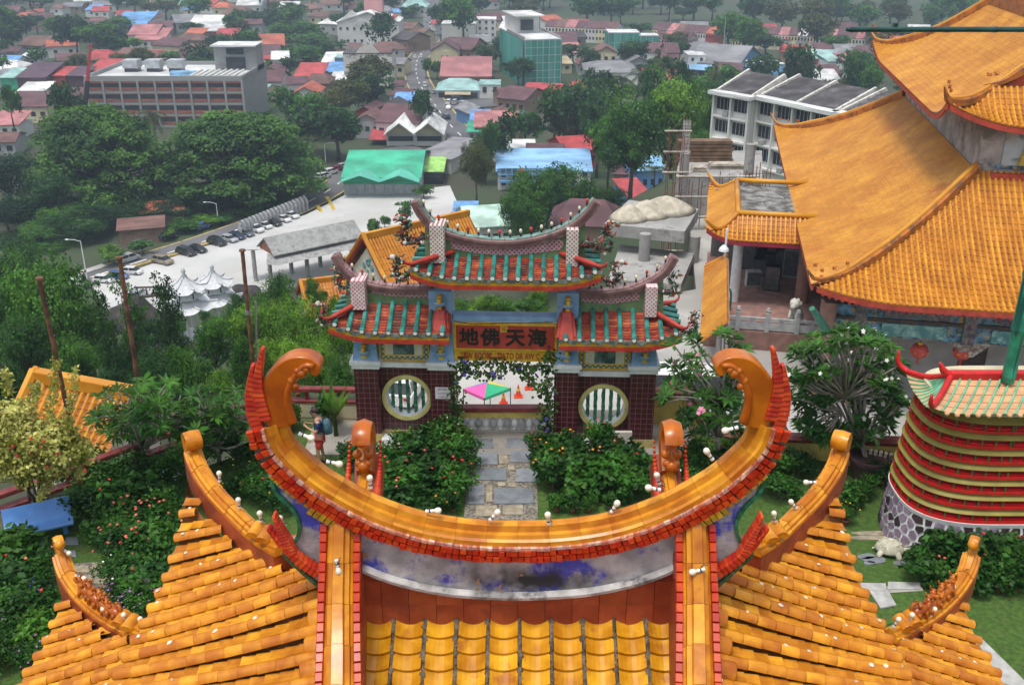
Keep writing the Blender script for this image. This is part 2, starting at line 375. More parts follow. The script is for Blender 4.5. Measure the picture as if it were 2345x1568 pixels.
obj('slab',MB().slab([tuple(PZ(u,v,0)) for u,v in ((2225,1470),(2246,1462),(2345,1560),(2345,1600),(2310,1600))],0,.04),MATS['pale_slab'],gp)
for k,(u,v,rx,ry) in enumerate(((2030,1258,20,5),(1985,1275,22,7),(2003,1283,30,8),(2060,1290,18,5),(1990,1290,15,4),(2060,1236,15,5),(2005,1222,60,5),(1998,1232,60,5))):
 cst=PZ(u,v,0);po=[]
 for i in range(9): a=i*.698;q=PZ(u+rx*math.cos(a)*rnd.uniform(.8,1.1),v-ry*math.sin(a)*rnd.uniform(.8,1.1),0);po.append(q)
 tag(obj('stepping_stone',MB().slab(po,0,.03),M_slate if k<6 else M_beige),'flat stepping stone set in the lawn by the tortoise','stone','stepping stones in the lawn')
lp=tag(obj('side_path',MB().slab([tuple(PZ(u,v,0)) for u,v in ((155,1345),(270,1345),(270,1285),(160,1290))],0,.01),M_gravel),'little path of beige slabs between flower beds','path',kind='structure')
for r_ in ((172,1297,205,1312),(212,1291,244,1305),(178,1320,214,1348),(216,1306,258,1337),(98,1322,120,1336)): flag(*r_,M_beige,lp,z=.01)
for r_ in ((50,1235,100,1250),(155,1262,175,1276),(150,1232,180,1248)): flag(*r_,M_slate,lp,z=.0,name='stone')
# forecourt behind the gate
M_court=mat('pale_concrete',(.40,.39,.365),rough=.9,var=.15,scale=.25,bump=.15,bscale=10,dirt=(.34,.33,.30),dirtscale=.12,dirtamt=.5)
FC=-10.0
mb=MB().slab([(-7,29),(-7,58),(4,62),(13,66),(16,88),(60,80),(60,29)],FC-.6,FC);tag(obj('forecourt',mb,M_court),'pale concrete forecourt below the gate','forecourt',kind='structure')
# car park and roads at the foot of the hill
def ground_poly(name,px,z,m,label,cat): return tag(obj(name,MB().slab([tuple(PZ(u,v,z)) for u,v in px],z-.4,z),m),label,cat,kind='structure')
M_lot=mat('white_concrete',(.52,.52,.505),rough=.9,var=.10,scale=.08,bump=.1,bscale=5,dirt=(.45,.44,.41),dirtscale=.06,dirtamt=.5)
ground_poly('car_park',[(210,652),(240,705),(420,715),(560,672),(700,655),(840,610),(1000,520),(1050,470),(1030,425),(930,436),(790,447),(700,492),(520,548),(360,600)],TOWN+.03,M_lot,'white concrete car park in front of the temple','car park')
M_road=mat('asphalt',(.13,.13,.135),rough=.9,var=.2,scale=.1,bump=.2,bscale=3)
def road(name,cl,w,label,z=TOWN+.01,m=M_road,n=40):
 c=crom([PZ(u,v,z) for u,v in cl],n);L=[];Rr=[]
 for i in range(n):
  t=(c[min(i+1,n-1)]-c[max(i-1,0)]).normalized();s_=Vector((-t.y,t.x,0));L.append(c[i]+s_*w/2);Rr.append(c[i]-s_*w/2)
 mb=MB();mb.v=[tuple(p) for p in L+Rr];mb.f=[(i,i+n,i+n+1,i+1) for i in range(n-1)];mb.m=[0]*(n-1)
 o=tag(obj(name,mb,m),label,'road',kind='structure');return o,c
roadA,cA=road('hillside_road',[(60,700),(150,655),(300,605),(430,565),(560,520),(690,470),(770,424),(835,372),(890,348),(960,338)],9.0,'grey road beside the car park')
roadB,cB=road('main_street',[(1130,372),(1085,335),(1042,298),(1012,262),(985,225),(962,195),(953,165),(955,140),(968,118),(984,95),(988,60),(988,30),(990,-10)],11.0,'main street running through the town',n=60)
roadC,cC=road('side_street',[(1000,246),(1050,238),(1110,236),(1180,232)],16.0,'side street widening into a lot of cars',n=16,z=TOWN+.014)
M_line=mat('white_road_paint',(.75,.75,.72),rough=.8);M_yel=mat('yellow_road_paint',(.62,.45,.06),rough=.8,var=.3,scale=1)
def dashes(road_o,c,off,ln,gap,w,m,lo=0,hi=1,name='lane_mark'):
 L=[0]
 for i in range(1,len(c)): L.append(L[-1]+(c[i]-c[i-1]).length)
 s_=L[-1]*lo
 while s_<L[-1]*hi-ln:
  def at(q):
   i=max(k for k in range(len(L)-1) if L[k] <= q);t=(c[i+1]-c[i]).normalized();return c[i].lerp(c[i+1],(q-L[i])/(L[i+1]-L[i])),Vector((-t.y,t.x,0))
  p,s1=at(s_);q,s2=at(s_+ln);mb=MB();z=Vector((0,0,.006));mb.add([p+s1*(off-w)+z,p+s1*(off+w)+z,q+s2*(off+w)+z,q+s2*(off-w)+z],[(0,1,2,3)])
  obj(name,mb,m,road_o);s_+=ln+gap
dashes(roadA,cA,0,4.0,5.0,.22,M_line,.05,.8);dashes(roadA,cA,4.1,9.5,.5,.16,M_yel,.08,.75,'edge_line');dashes(roadA,cA,-4.1,9.5,.5,.16,M_yel,.15,.75,'edge_line')
dashes(roadB,cB,0,5.0,8.0,.2,M_line,.02,.7);dashes(roadB,cB,5.0,12,.3,.2,M_yel,0,.5,'edge_line');dashes(roadB,cB,-5.0,12,.3,.2,M_yel,0,.5,'edge_line')
def kerb_run(name,cl,m,label,w=.5,h=.25,n=30):
 c=crom([PZ(u,v,TOWN) for u,v in cl],n);mb=MB();sd=[]
 for i in range(n): t=(c[min(i+1,n-1)]-c[max(i-1,0)]).normalized();sd.append(Vector((-t.y,t.x,0)))
 mb.sweep(c,[Vector((0,0,1))]*n,sd,[(-w/2,0),(-w/2,h),(w/2,h),(w/2,0)]);return tag(obj(name,mb,m,fix=True),label,'kerb',kind='structure')
kerb_run('kerb',[(215,640),(330,606),(420,578),(545,535)],mat('ochre_kerb',(.36,.27,.10),rough=.9,var=.4,scale=.6),'ochre kerb between car park and road',w=1.2,h=.4)
kerb_run('footpath',[(60,690),(150,640),(240,608)],M_court,'pale footpath edge along the road',w=2,h=.2)
for u0,v0,u1,v1 in ((722,480,733,480),(727,470,736,485),(748,450,765,480)):
 p=PZ(u0,v0,TOWN+.045);q=PZ(u1,v1,TOWN+.045);d=(q-p).normalized();s_=Vector((-d.y,d.x,0))*.45
 tag(obj('road_arrow',MB().slab([p-s_,q-s_,q+s_,p+s_],TOWN+.035,TOWN+.05),M_yel),'yellow painted mark by the car park entrance','road marking','yellow marks at the car park entrance')
# ------------------------------------------------------------------ the pavilion in front: a glazed two-tier roof seen from above
M_glaze=mat('orange_glaze',(0.61,0.185,0.008),rough=0.34,var=0.25,scale=5,c2=(0.69,0.295,0.016),isl=0.16,coat=0.12,spec=0.35,bump=0.06,bscale=14,dirt=(0.40,0.11,0.008),dirtscale=4,dirtamt=0.28)
M_glazed=mat('deep_orange_glaze',(0.46,0.10,0.004),rough=0.3,var=0.25,scale=4,c2=(0.56,0.15,0.005),isl=0.12,coat=0.2,spec=0.4,bump=0.05,bscale=12)
M_pan=mat('yellow_pan_glaze',(0.62,0.225,0.012),rough=0.36,var=0.25,scale=6,c2=(0.70,0.31,0.025),isl=0.22,coat=0.1,spec=0.35,bump=0.05,bscale=20,dirt=(0.38,0.13,0.02),dirtscale=5,dirtamt=0.4)
M_front=mat('golden_tile_glaze',(0.64,0.27,0.008),rough=0.28,var=0.2,scale=5,c2=(0.74,0.38,0.02),isl=0.15,coat=0.25,spec=0.35,bump=0.05,bscale=10,dirt=(0.42,0.15,0.02),dirtscale=4,dirtamt=0.42)
M_redtile=mat('red_bead_glaze',(0.50,0.03,0.006),rough=0.38,var=0.2,scale=9,c2=(0.60,0.06,0.010),isl=0.14,coat=0.1,spec=.35,dirt=(0.5,0.22,0.15),dirtscale=9,dirtamt=0.22)
M_ledge=mat('worn_pink_ledge',(0.60,0.12,0.06),rough=0.5,var=0.3,scale=12,c2=(0.62,0.34,0.24),isl=0.25,dirt=(0.7,0.55,0.45),dirtscale=10,dirtamt=0.55)
M_redwall=mat('red_oxide_wall',(0.36,0.06,0.018),rough=0.5,var=0.3,scale=3,c2=(0.42,0.09,0.03),isl=0.15,bump=0.1,bscale=12,dirt=(0.22,0.045,0.02),dirtscale=2.5,dirtamt=0.5)
M_mortar=mat('grey_mortar',(0.17,0.13,0.09),rough=0.95,var=0.5,scale=14,bump=0.9,bscale=40)
M_deck=mat('roof_bedding',(0.19,0.075,0.015),rough=0.9,var=0.4,scale=8)
M_white=mat('white_plaster',(0.78,0.77,0.72),rough=0.8,var=0.12,scale=5,bump=0.15,bscale=20)
M_dab=mat('white_mortar_dab',(0.72,0.66,0.52),rough=0.9,var=0.3,scale=30,bump=0.4,bscale=60)
M_green=mat('green_border_glaze',(0.02,0.15,0.07),rough=0.3,var=0.35,scale=9,isl=0.3,coat=0.4,dirt=(0.4,0.42,0.36),dirtscale=9,dirtamt=0.3)
M_yellow=mat('yellow_bead_glaze',(0.60,0.38,0.02),rough=0.3,var=0.3,scale=9,isl=0.25,coat=0.4)
def painted_panel():
 m=mat('weathered_painted_panel',(0.40,0.38,0.38),rough=0.75,var=0.25,scale=4,c2=(0.56,0.53,0.51),bump=0.25,bscale=18,dirt=(0.012,0.025,0.45),dirtscale=2.2,dirtamt=0.55)
 n=m.node_tree.nodes;l=m.node_tree.links;b=n['Principled BSDF'];src=b.inputs['Base Color'].links[0].from_socket
 tc=n.new('ShaderNodeTexCoord');mp=n.new('ShaderNodeMapping');mp.vector_type='POINT'
 c=PY(1215,1325,7.0);mp.inputs['Location'].default_value=(-c.x*0.55,0,-c.z*2.6);mp.inputs['Scale'].default_value=(0.55,0,2.6)
 ln=n.new('ShaderNodeVectorMath');ln.operation='LENGTH';l.new(tc.outputs['Object'],mp.inputs[0]);l.new(mp.outputs[0],ln.inputs[0])
 nz=n.new('ShaderNodeTexNoise');nz.inputs['Scale'].default_value=5;nz.inputs['Detail'].default_value=8;l.new(tc.outputs['Object'],nz.inputs['Vector'])
 ad=n.new('ShaderNodeMath');ad.operation='MULTIPLY_ADD';ad.inputs[1].default_value=0.9;l.new(nz.outputs['Fac'],ad.inputs[0]);l.new(ln.outputs['Value'],ad.inputs[2])
 rp=n.new('ShaderNodeMapRange');rp.inputs['From Min'].default_value=0.92;rp.inputs['From Max'].default_value=0.50;l.new(ad.outputs[0],rp.inputs['Value'])
 mx=n.new('ShaderNodeMix');mx.data_type='RGBA';l.new(rp.outputs[0],mx.inputs[0]);l.new(src,mx.inputs[6]);mx.inputs[7].default_value=(0.025,0.025,0.028,1)
 # flakes of ochre and red paint left from the old picture
 n3=n.new('ShaderNodeTexNoise');n3.inputs['Scale'].default_value=3.4;n3.inputs['Detail'].default_value=7;n3.inputs['Distortion'].default_value=1.2;l.new(tc.outputs['Object'],n3.inputs['Vector'])
 r3=n.new('ShaderNodeMapRange');r3.inputs['From Min'].default_value=0.645;r3.inputs['From Max'].default_value=0.67;l.new(n3.outputs['Fac'],r3.inputs['Value'])
 m3=n.new('ShaderNodeMix');m3.data_type='RGBA';l.new(r3.outputs[0],m3.inputs[0]);l.new(mx.outputs[2],m3.inputs[6]);m3.inputs[7].default_value=(0.38,0.20,0.08,1)
 l.new(m3.outputs[2],b.inputs['Base Color']);return m
M_panel=painted_panel()
RC=1186.0                        # the roof's axis
PV0=Vector((0.05,7.05,0.0))
pav=thing('pavilion','two-tier pavilion with orange glazed tile roof and great upswept crescent ridge','pavilion',PV0)
def wpart(name,mb,m,parent=pav,root=PV0,**k):
 """a part whose mesh is drawn in world coordinates"""
 return obj(name,mb,m,parent,loc=(-root if parent.parent is None else None),**k)
def frame(t,n):
 t=t.normalized();s_=n.cross(t).normalized();n2=t.cross(s_)
 return Matrix((t,s_,n2)).transposed()
def place(name,me,m,p,rot,parent=pav,root=PV0,sc=None):
 o=obj(name,me,m,parent);o.location=Vector(p)-root;o.rotation_euler=rot.to_euler()
 if sc: o.scale=sc
 return o
# --- shared small meshes
def barrel_mesh(L,r,n=6,flare=1.06):
 b=MB()
 for x,k in ((0.0,flare),(0.012,flare),(L,1.0)):
  for i in range(n+1):
   a=math.pi*i/n;b.v.append((x,-math.cos(a)*r*k,math.sin(a)*r*k))
 for q in range(2):
  for i in range(n): b.f.append((q*(n+1)+i,q*(n+1)+i+1,(q+1)*(n+1)+i+1,(q+1)*(n+1)+i));b.m.append(0)
 b.f.append(tuple(range(n,-1,-1)));b.m.append(0)
 me=b.mesh('barrel_tile',False);me.polygons.foreach_set('use_smooth',[True]*(len(b.f)-1)+[False]);return me
def pan_mesh(L,w,sag,th=0.012,n=4,lip=0.0):
 b=MB();k=n+1
 for x in (0.0,L):
  for zz in (0.0,-th):
   for i in range(k):
    t=i/n*2-1;b.v.append((x-(lip*(1-t*t) if x==0 else 0),t*w/2,sag*t*t+zz-sag*0.3))
 for i in range(n):
  b.f.append((i+1,i,i+2*k,i+1+2*k));b.f.append((i,i+1,i+1+k,i+k))
 b.m=[0]*len(b.f);me=b.mesh('pan_tile',False);return me
def bead_mesh(w,h,d):
 b=MB();a,c=w/2,h/2;e=0.80
 vs=[(-a,0,-c),(a,0,-c),(a,0,c),(-a,0,c)]
 vs+=[(-a,-d*.45,-c),(a,-d*.45,-c),(a,-d*.45,c),(-a,-d*.45,c)]
 vs+=[(-a*e,-d,-c*e),(a*e,-d,-c*e),(a*e,-d,c*e),(-a*e,-d,c*e)]
 fs=[(8,9,10,11)]
 for i in range(4):
  j=(i+1)%4;fs+=[(i,j,j+4,i+4),(i+4,j+4,j+8,i+8)]
 b.add(vs,fs);return b.mesh('bead')
# --- crescent ridge
YR=7.05
cv=[(640,960),(657,1006),(695,1047),(738,1083),(778,1108),(840,1142),(905,1169),(971,1189),(1043,1202),(1113,1208.5),(1186,1210)]
left=[PY(u,v,YR) for u,v in cv];axis_x=PY(RC,1208,YR).x
right=[Vector((2*axis_x-p.x,p.y,p.z)) for p in reversed(left[:-1])]
NR=145
rc=crom(left+right,NR)
def ridge_frames(c):
 ups=[]
 for i in range(len(c)):
  t=(c[min(i+1,len(c)-1)]-c[max(i-1,0)]).normalized();ups.append(Vector((-t.z,0,t.x)))
 return ups
ru=ridge_frames(rc);FW=Vector((0,-1,0))
cap_prof=[(q*0.84,p*0.84) for q,p in [(.140,-.12),(.140,-.07),(.112,-.052),(.098,-.012),(.058,-.004),(.040,.058),(-.05,.062),(-.11,.03),(-.12,-.12)]]
NS=18                                     # the cap is laid in glazed lengths with fine joints
for k in range(NS):
 a=round(k*(NR-1)/NS);b_=round((k+1)*(NR-1)/NS);mb=MB()
 seg=rc[a:b_+1];g=0.004;seg=[seg[0].lerp(seg[1],g*9)]+seg[1:-1]+[seg[-1].lerp(seg[-2],g*9)]
 mb.sweep(seg,ru[a:b_+1],[FW]*len(seg),cap_prof);wpart('ridge_cap',mb,M_glaze,fix=True,smooth=22)
mb=MB();mb.sweep(rc,ru,[FW]*NR,[(q*.9,p*.9-.004) for q,p in cap_prof]);wpart('ridge_core',mb,M_deck,fix=True)
mb=MB();mb.sweep(rc,ru,[FW]*NR,[(.107,-.24),(.107,-.10),(-.11,-.10),(-.11,-.24)]);wpart('ridge_bed',mb,M_mortar,fix=True)
def along(c,s):        # point, tangent, up at arc fraction s
 x=s*(len(c)-1);i=min(int(x),len(c)-2);f=x-i
 return c[i].lerp(c[i+1],f),(c[i+1]-c[i]).normalized()
BM=bead_mesh(0.058,0.062,0.036);nb=90
for row,(p_,q_) in enumerate(((-.154,.108),(-.218,.104))):
 for k in range(nb):
  p,t=along(rc,(k+0.5+rnd.uniform(-.1,.1))/nb);up=Vector((-t.z,0,t.x))
  mtx=Matrix((t,Vector((0,1,0)),up)).transposed()
  o=place('red_tile',BM,M_redtile,p+up*p_+FW*q_+up*rnd.uniform(-.003,.003),mtx);o.scale=(rnd.uniform(.93,1.04)*(1.03 if p.z<10.6 else .95),rnd.uniform(.8,1.3),rnd.uniform(.94,1.04))
BL=MB().box((-.0265,-.02,-.012),(.0265,.0,.013)).mesh('ledge_brick')
for k in range(nb):
 p,t=along(rc,(k+0.5)/nb);up=Vector((-t.z,0,t.x))
 o=place('ledge_brick',BL,M_ledge,p+up*-.112+FW*.105,Matrix((t,Vector((0,1,0)),up)).transposed(),sc=(1,rnd.uniform(1.7,2.5),1))
BY=bead_mesh(0.05,0.05,0.022)
for k in range(nb):
 s_=(k+.5)/nb
 if .07<s_<.215 or .785<s_<.93:
  for r_ in range(1 if s_<.14 or s_>.86 else 2):
   p,t=along(rc,s_);up=Vector((-t.z,0,t.x))
   place('yellow_tile',BY,M_yellow,p+up*(-.268-.05*r_)+FW*(.085-.01*r_),Matrix((t,Vector((0,1,0)),up)).transposed())
# --- painted panel under the crescent
lo=[(602,1040),(618,1085),(636,1128),(668,1160),(686,1195),(680,1232),(652,1263),(690,1303),(738,1345),(780,1352)]
bt=[(822,1292),(880,1316),(941,1334),(1010,1348),(1075,1355),(RC,1360)]
tp=[(590,1000),(635,1062),(700,1120),(780,1165),(870,1205),(970,1235),(1080,1255),(RC,1260)]
def mirror(ps): return [(2*RC-u,v) for u,v in reversed(ps)]
def XZ(u,v,Y): p=PY(u,v,Y);return (p.x,p.z)
outl=lo+bt+mirror(bt[:-1])+mirror(lo)+mirror(tp[:-1]) [::1]+[tp[-1]]+list(reversed(tp[:-1]))
outl=lo+bt[:-1]+[bt[-1]]+mirror(bt[:-1])+mirror(lo)+[(2*RC-u,v) for u,v in tp[:-1]]+[tp[-1]]+list(reversed(tp[:-1]))
mb=MB();mb.prism([XZ(u,v,6.99) for u,v in outl],6.99,7.11);wpart('painted_panel',mb,M_panel,fix=True)
def sweep_px(name,px,Y,prof,m,n=40,**k):
 c=crom([PY(u,v,Y) for u,v in px],n);ups=ridge_frames(c);mb=MB();mb.sweep(c,ups,[FW]*n,prof);return wpart(name,mb,m,fix=True,**k)
sweep_px('panel_moulding',bt+mirror(bt[:-1]),6.98,[(.05,-.03),(.055,.0),(.035,.022),(0,.026),(-.03,-.03)],mat('grey_moulding',(.45,.43,.41),rough=.8,var=.35,scale=5,bump=.3,dirt=(.08,.08,.08),dirtscale=3,dirtamt=.45),n=50,smooth=40)
GB=bead_mesh(0.05,0.036,0.03)
for sgn in (0,1):
 px=lo[1:9] if not sgn else mirror(lo[1:9]);c=crom([PY(u,v,6.985) for u,v in px],200);n_=31
 for k in range(n_):
  p,t=along(c,(k+.5)/n_);up=Vector((-t.z,0,t.x));place('green_tile',GB,M_green,p,Matrix((t,Vector((0,1,0)),up)).transposed())
# --- red oxide wall tiles below
rt=MB();x0,z1,z0=PY(806,1300,7.02).x,PY(1186,1300,7.02).z,PY(1186,1432,7.02).z
xr=2*axis_x-x0;tw=(xr-x0)/12
RT=MB().box((-tw/2+.002,-.02,-.122),(tw/2-.002,.02,.122)).mesh('wall_tile')
for i in range(12):
 for j in range(3): place('wall_tile',RT,M_redwall,(x0+tw*(i+.5),7.03+rnd.uniform(-.002,.002),z0+.11+.246*j),Matrix.Identity(3))
mb=MB().box((x0,7.045,z0-.1),(xr,7.09,z0+.7));wpart('wall_backing',mb,M_redwall)
# --- front slope: golden pan tiles with mortar joints
def zfront(y): return CAMZ-5.725-.70*(7.02-y)
mb=MB();mb.grid(lambda a,b: (lerp(x0-.05,xr+.05,a),lerp(7.06,5.7,b),zfront(lerp(7.06,5.7,b))-.06),4,4);wpart('roof_bedding',mb,M_deck)
PF=pan_mesh(0.185,0.240,0.050,th=.022,n=6,lip=.0)
xj=PY(1190,1451,6.9).x;pt=.2745;rotf=frame(Vector((0,1,.70)),Vector((0,-.7,1)))
for i in range(-5,5):
 xc=xj+(i+.5)*pt
 for j in range(8):
  y=7.0-.112*(j+1)
  w=Matrix.Rotation(R(rnd.uniform(-1.2,1.2)),3,'Z') @ rotf @ Matrix.Rotation(R(13),3,'Y')
  place('golden_tile',PF,M_front,(xc+rnd.uniform(-.004,.004),y+rnd.uniform(-.004,.004),zfront(y)+.046),w)
for i in range(-5,6):
 xc=xj+i*pt;mb=MB()
 pts=[Vector((xc+rnd.uniform(-.008,.008),7.02-.03*k,zfront(7.02-.03*k)+.035+rnd.uniform(-.006,.014))) for k in range(34)]
 mb.tube(pts,[rnd.uniform(.018,.034) for _ in pts],6);wpart('mortar_joint',mb,M_mortar)
# --- ridges running down the front slope and out over the back
vprof=[(-.112,-.16),(-.112,-.05),(-.088,-.035),(-.082,.0),(-.05,.015),(-.04,.05),(.04,.05),(.05,.015),(.082,.0),(.088,-.035),(.112,-.05),(.112,-.16)]
for sx in (-1,1):
 X=axis_x+sx*1.475
 path=crom([Vector((X-sx*dx,y,CAMZ+z)) for y,z,dx in ((6.97,-4.66,0),(6.80,-4.94,.0),(6.58,-5.2,.01),(6.28,-5.42,.04),(5.9,-5.62,.08),(5.5,-5.8,.1))],36)
 ups=[];sides=[]
 for i in range(36):
  t=(path[min(i+1,35)]-path[max(i-1,0)]).normalized();ups.append(Vector((0,t.z,-t.y))*(1 if t.y<0 else -1));sides.append(Vector((1,0,0)))
 ups=[u if u.z>0 else -u for u in ups]
 for k in range(6):
  a,b_=6*k,min(35,6*k+6);mb=MB();sg=path[a:b_+1];sg=[sg[0].lerp(sg[1],.03)]+sg[1:-1]+[sg[-1].lerp(sg[-2],.03)]
  w=1.0+.045*k;mb.sweep(sg,ups[a:b_+1],sides[a:b_+1],[(q*w,p) for q,p in vprof]);wpart('slope_ridge',mb,M_glaze,fix=True,smooth=40)
 mb=MB();mb.sweep(path,[u for u in ups],sides,[(-.085,-.60),(-.085,-.02),(.085,-.02),(.085,-.60)]);wpart('ridge_bed',mb,M_redwall,fix=True)
 mb=MB();mb.sweep(path,[u for u in ups],sides,[(-.155,-.60),(-.155,-.05),(.155,-.05),(.155,-.60)]);wpart('ridge_side',mb,M_redwall,fix=True)
 for e in (-1,1):
  for k in range(24):
   p,t=along(path,(k+.5)/24);up=Vector((0,t.z,-t.y));up=up if up.z>0 else -up
   mtx=Matrix((t,-up,Vector((e,0,0)))).transposed()
   o=place('red_tile',BM,M_redtile,p+Vector((e*(.138+.001*k),0,0))+up*-.045,mtx);o.scale=(1.38,rnd.uniform(.9,1.3),1.0)
 # over the back, ending in an upturned scroll flanked by red horns
 Xb=axis_x+sx*1.42
 bp=crom([Vector((Xb,y,CAMZ+z)) for y,z in ((7.12,-4.72),(7.4,-4.86),(7.75,-4.90),(8.05,-4.82),(8.25,-4.66),(8.33,-4.50))],24)
 ups=[]
 for i in range(24):
  t=(bp[min(i+1,23)]-bp[max(i-1,0)]).normalized();ups.append(Vector((0,-t.z,t.y)))
 mb=MB();mb.sweep(bp[:20],ups[:20],[Vector((1,0,0))]*20,[(q*.72,p*.8) for q,p in vprof]);wpart('slope_ridge',mb,M_glaze,fix=True,smooth=40)
 mb=MB();mb.sweep(bp[:20],ups[:20],[Vector((1,0,0))]*20,[(-.11,-.5),(-.11,-.03),(.11,-.03),(.11,-.5)]);wpart('ridge_side',mb,M_redwall,fix=True)
 mb=MB();top=bp[19]
 prof=[Vector((Xb,8.02,CAMZ-4.80)),Vector((Xb,8.16,CAMZ-4.68)),Vector((Xb,8.22,CAMZ-4.56)),Vector((Xb,8.20,CAMZ-4.44)),Vector((Xb,8.10,CAMZ-4.38)),Vector((Xb,7.99,CAMZ-4.40)),Vector((Xb,7.95,CAMZ-4.47))]
 cc=crom(prof,16);uu=[]
 for i in range(16):
  t=(cc[min(i+1,15)]-cc[max(i-1,0)]).normalized();uu.append(Vector((0,-t.z,t.y)))
 mb.sweep(cc,uu,[Vector((1,0,0))]*16,[(-.085,-.05),(-.075,.03),(0,.06),(.075,.03),(.085,-.05),(0,-.08)])
 for e in (-1,1): mb.ball((Xb+e*.055,8.0,CAMZ-4.60),.045);mb.ball((Xb+e*.04,7.97,CAMZ-4.68),.04)
 mb.ball((Xb,7.95,CAMZ-4.70),.055);mb.ball((Xb,7.93,CAMZ-4.44),.05)
 fin=wpart('ridge_finial',mb,M_glazed,fix=True,smooth=60)
 for e in (-1,1):
  mb=MB();n_=27
  for k in range(n_):
   f=k/(n_-1);y=7.45+.70*f;z=CAMZ-4.93+.02*f+.36*f**3;w=.055*(1-.7*max(0,f-.45)/.55)
   mb.ball((Xb+e*(.135+.01*f),y,z),w,8,5,(.75,.85,.9))
  wpart('red_horn',mb,M_redtile,smooth=True)
# --- end curls of the crescent and their horns
fo=[(618,984),(601,944),(596,906),(601,875),(612,860),(630,838),(655,821),(683,815),(711,819),(730,832),(735,844),(728,858),(716,858),(708,851),(699,846),(690,852),(683,860),(674,862),(668,868),(676,878),(675,889),(664,893),(657,905),(655,918),(657,945),(664,967),(668,973)]
for sx in (0,1):
 px=fo if not sx else [(2*RC-u,v) for u,v in reversed(fo)]
 px=[(q.x,q.y) for q in crom([(u,v,0) for u,v in px],80)]
 mb=MB();mb.prism([XZ(u,v,YR-.06) for u,v in px],6.97,7.15);o=wpart('crescent_finial',mb,M_glazed,fix=True,bevel=.028);smooth_by_angle(o,50)
 # raised border band and cloud scrolls on the inner edge
 inn=[(664,967),(655,935),(652,905),(660,880),(672,858),(690,838),(712,838)]
 inn=[(u+6,v) for u,v in inn]
 if sx: inn=[(2*RC-u,v) for u,v in inn]
 mb=MB();mb.tube(crom([PY(u,v,6.955) for u,v in inn],24),[.040-.0008*k for k in range(24)],8)
 for u,v,r_ in ((668,872,.035),(676,884,.032),(662,890,.028),(690,855,.04),(700,846,.03),(680,850,.03)):
  q=PY(2*RC-u if sx else u,v,6.955);mb.ball(tuple(q),r_,10,6,(1,.9,1))
 wpart('cloud_scroll',mb,M_glazed,smooth=True)
 for h in ([(600,1003),(580,950),(572,905),(574,870),(579,835)],[(608,960),(592,905),(591,862),(596,830),(602,796)]):
  px=[(2*RC-u,v) for u,v in h] if sx else h;c=crom([PY(u,v,6.97) for u,v in px],60);n_=15;mb=MB()
  for k in range(n_):
   f=(k+.5)/n_;p,t=along(c,f);up=Vector((-t.z,0,t.x));w=.052*(1-.72*max(0,f-.35)/.65)
   L=(c[0]-c[-1]).length/n_*.56;s_=Vector((0,1,0))
   ring=[p-t*L-up*w-s_*.03,p-t*L+up*w-s_*.03,p-t*L+up*w+s_*.05,p-t*L-up*w+s_*.05,
     p+t*L*.9-up*w*.86-s_*.02,p+t*L*.9+up*w*.86-s_*.02,p+t*L*.9+up*w*.86+s_*.05,p+t*L*.9-up*w*.86+s_*.05]
   mb.hexa([tuple(q) for q in ring])
  wpart('red_horn',mb,M_redtile,fix=True,bevel=.008)
 # forked red claw at the foot of the painted end
 for h in ([(729,1312),(695,1290),(664,1264),(640,1240),(613,1207)],[(668,1266),(655,1240),(643,1215),(634,1197),(627,1178)]):
  px=[(2*RC-u,v) for u,v in h] if sx else h;c=crom([PY(u,v,6.90) for u,v in px],60);n_=13;mb=MB()
  for k in range(n_):
   f=(k+.5)/n_;p,t=along(c,f);up=Vector((-t.z,0,t.x));w=.046*(1-.7*max(0,f-.3)/.7);L=(c[0]-c[-1]).length/n_*.55;s_=Vector((0,1,0))
   ring=[p-t*L-up*w-s_*.035,p-t*L+up*w-s_*.035,p-t*L+up*w+s_*.07,p-t*L-up*w+s_*.07,
     p+t*L*.9-up*w*.86-s_*.025,p+t*L*.9+up*w*.86-s_*.025,p+t*L*.9+up*w*.86+s_*.07,p+t*L*.9-up*w*.86+s_*.07]
   mb.hexa([tuple(q) for q in ring])
  wpart('red_claw',mb,M_redtile,fix=True,bevel=.01)
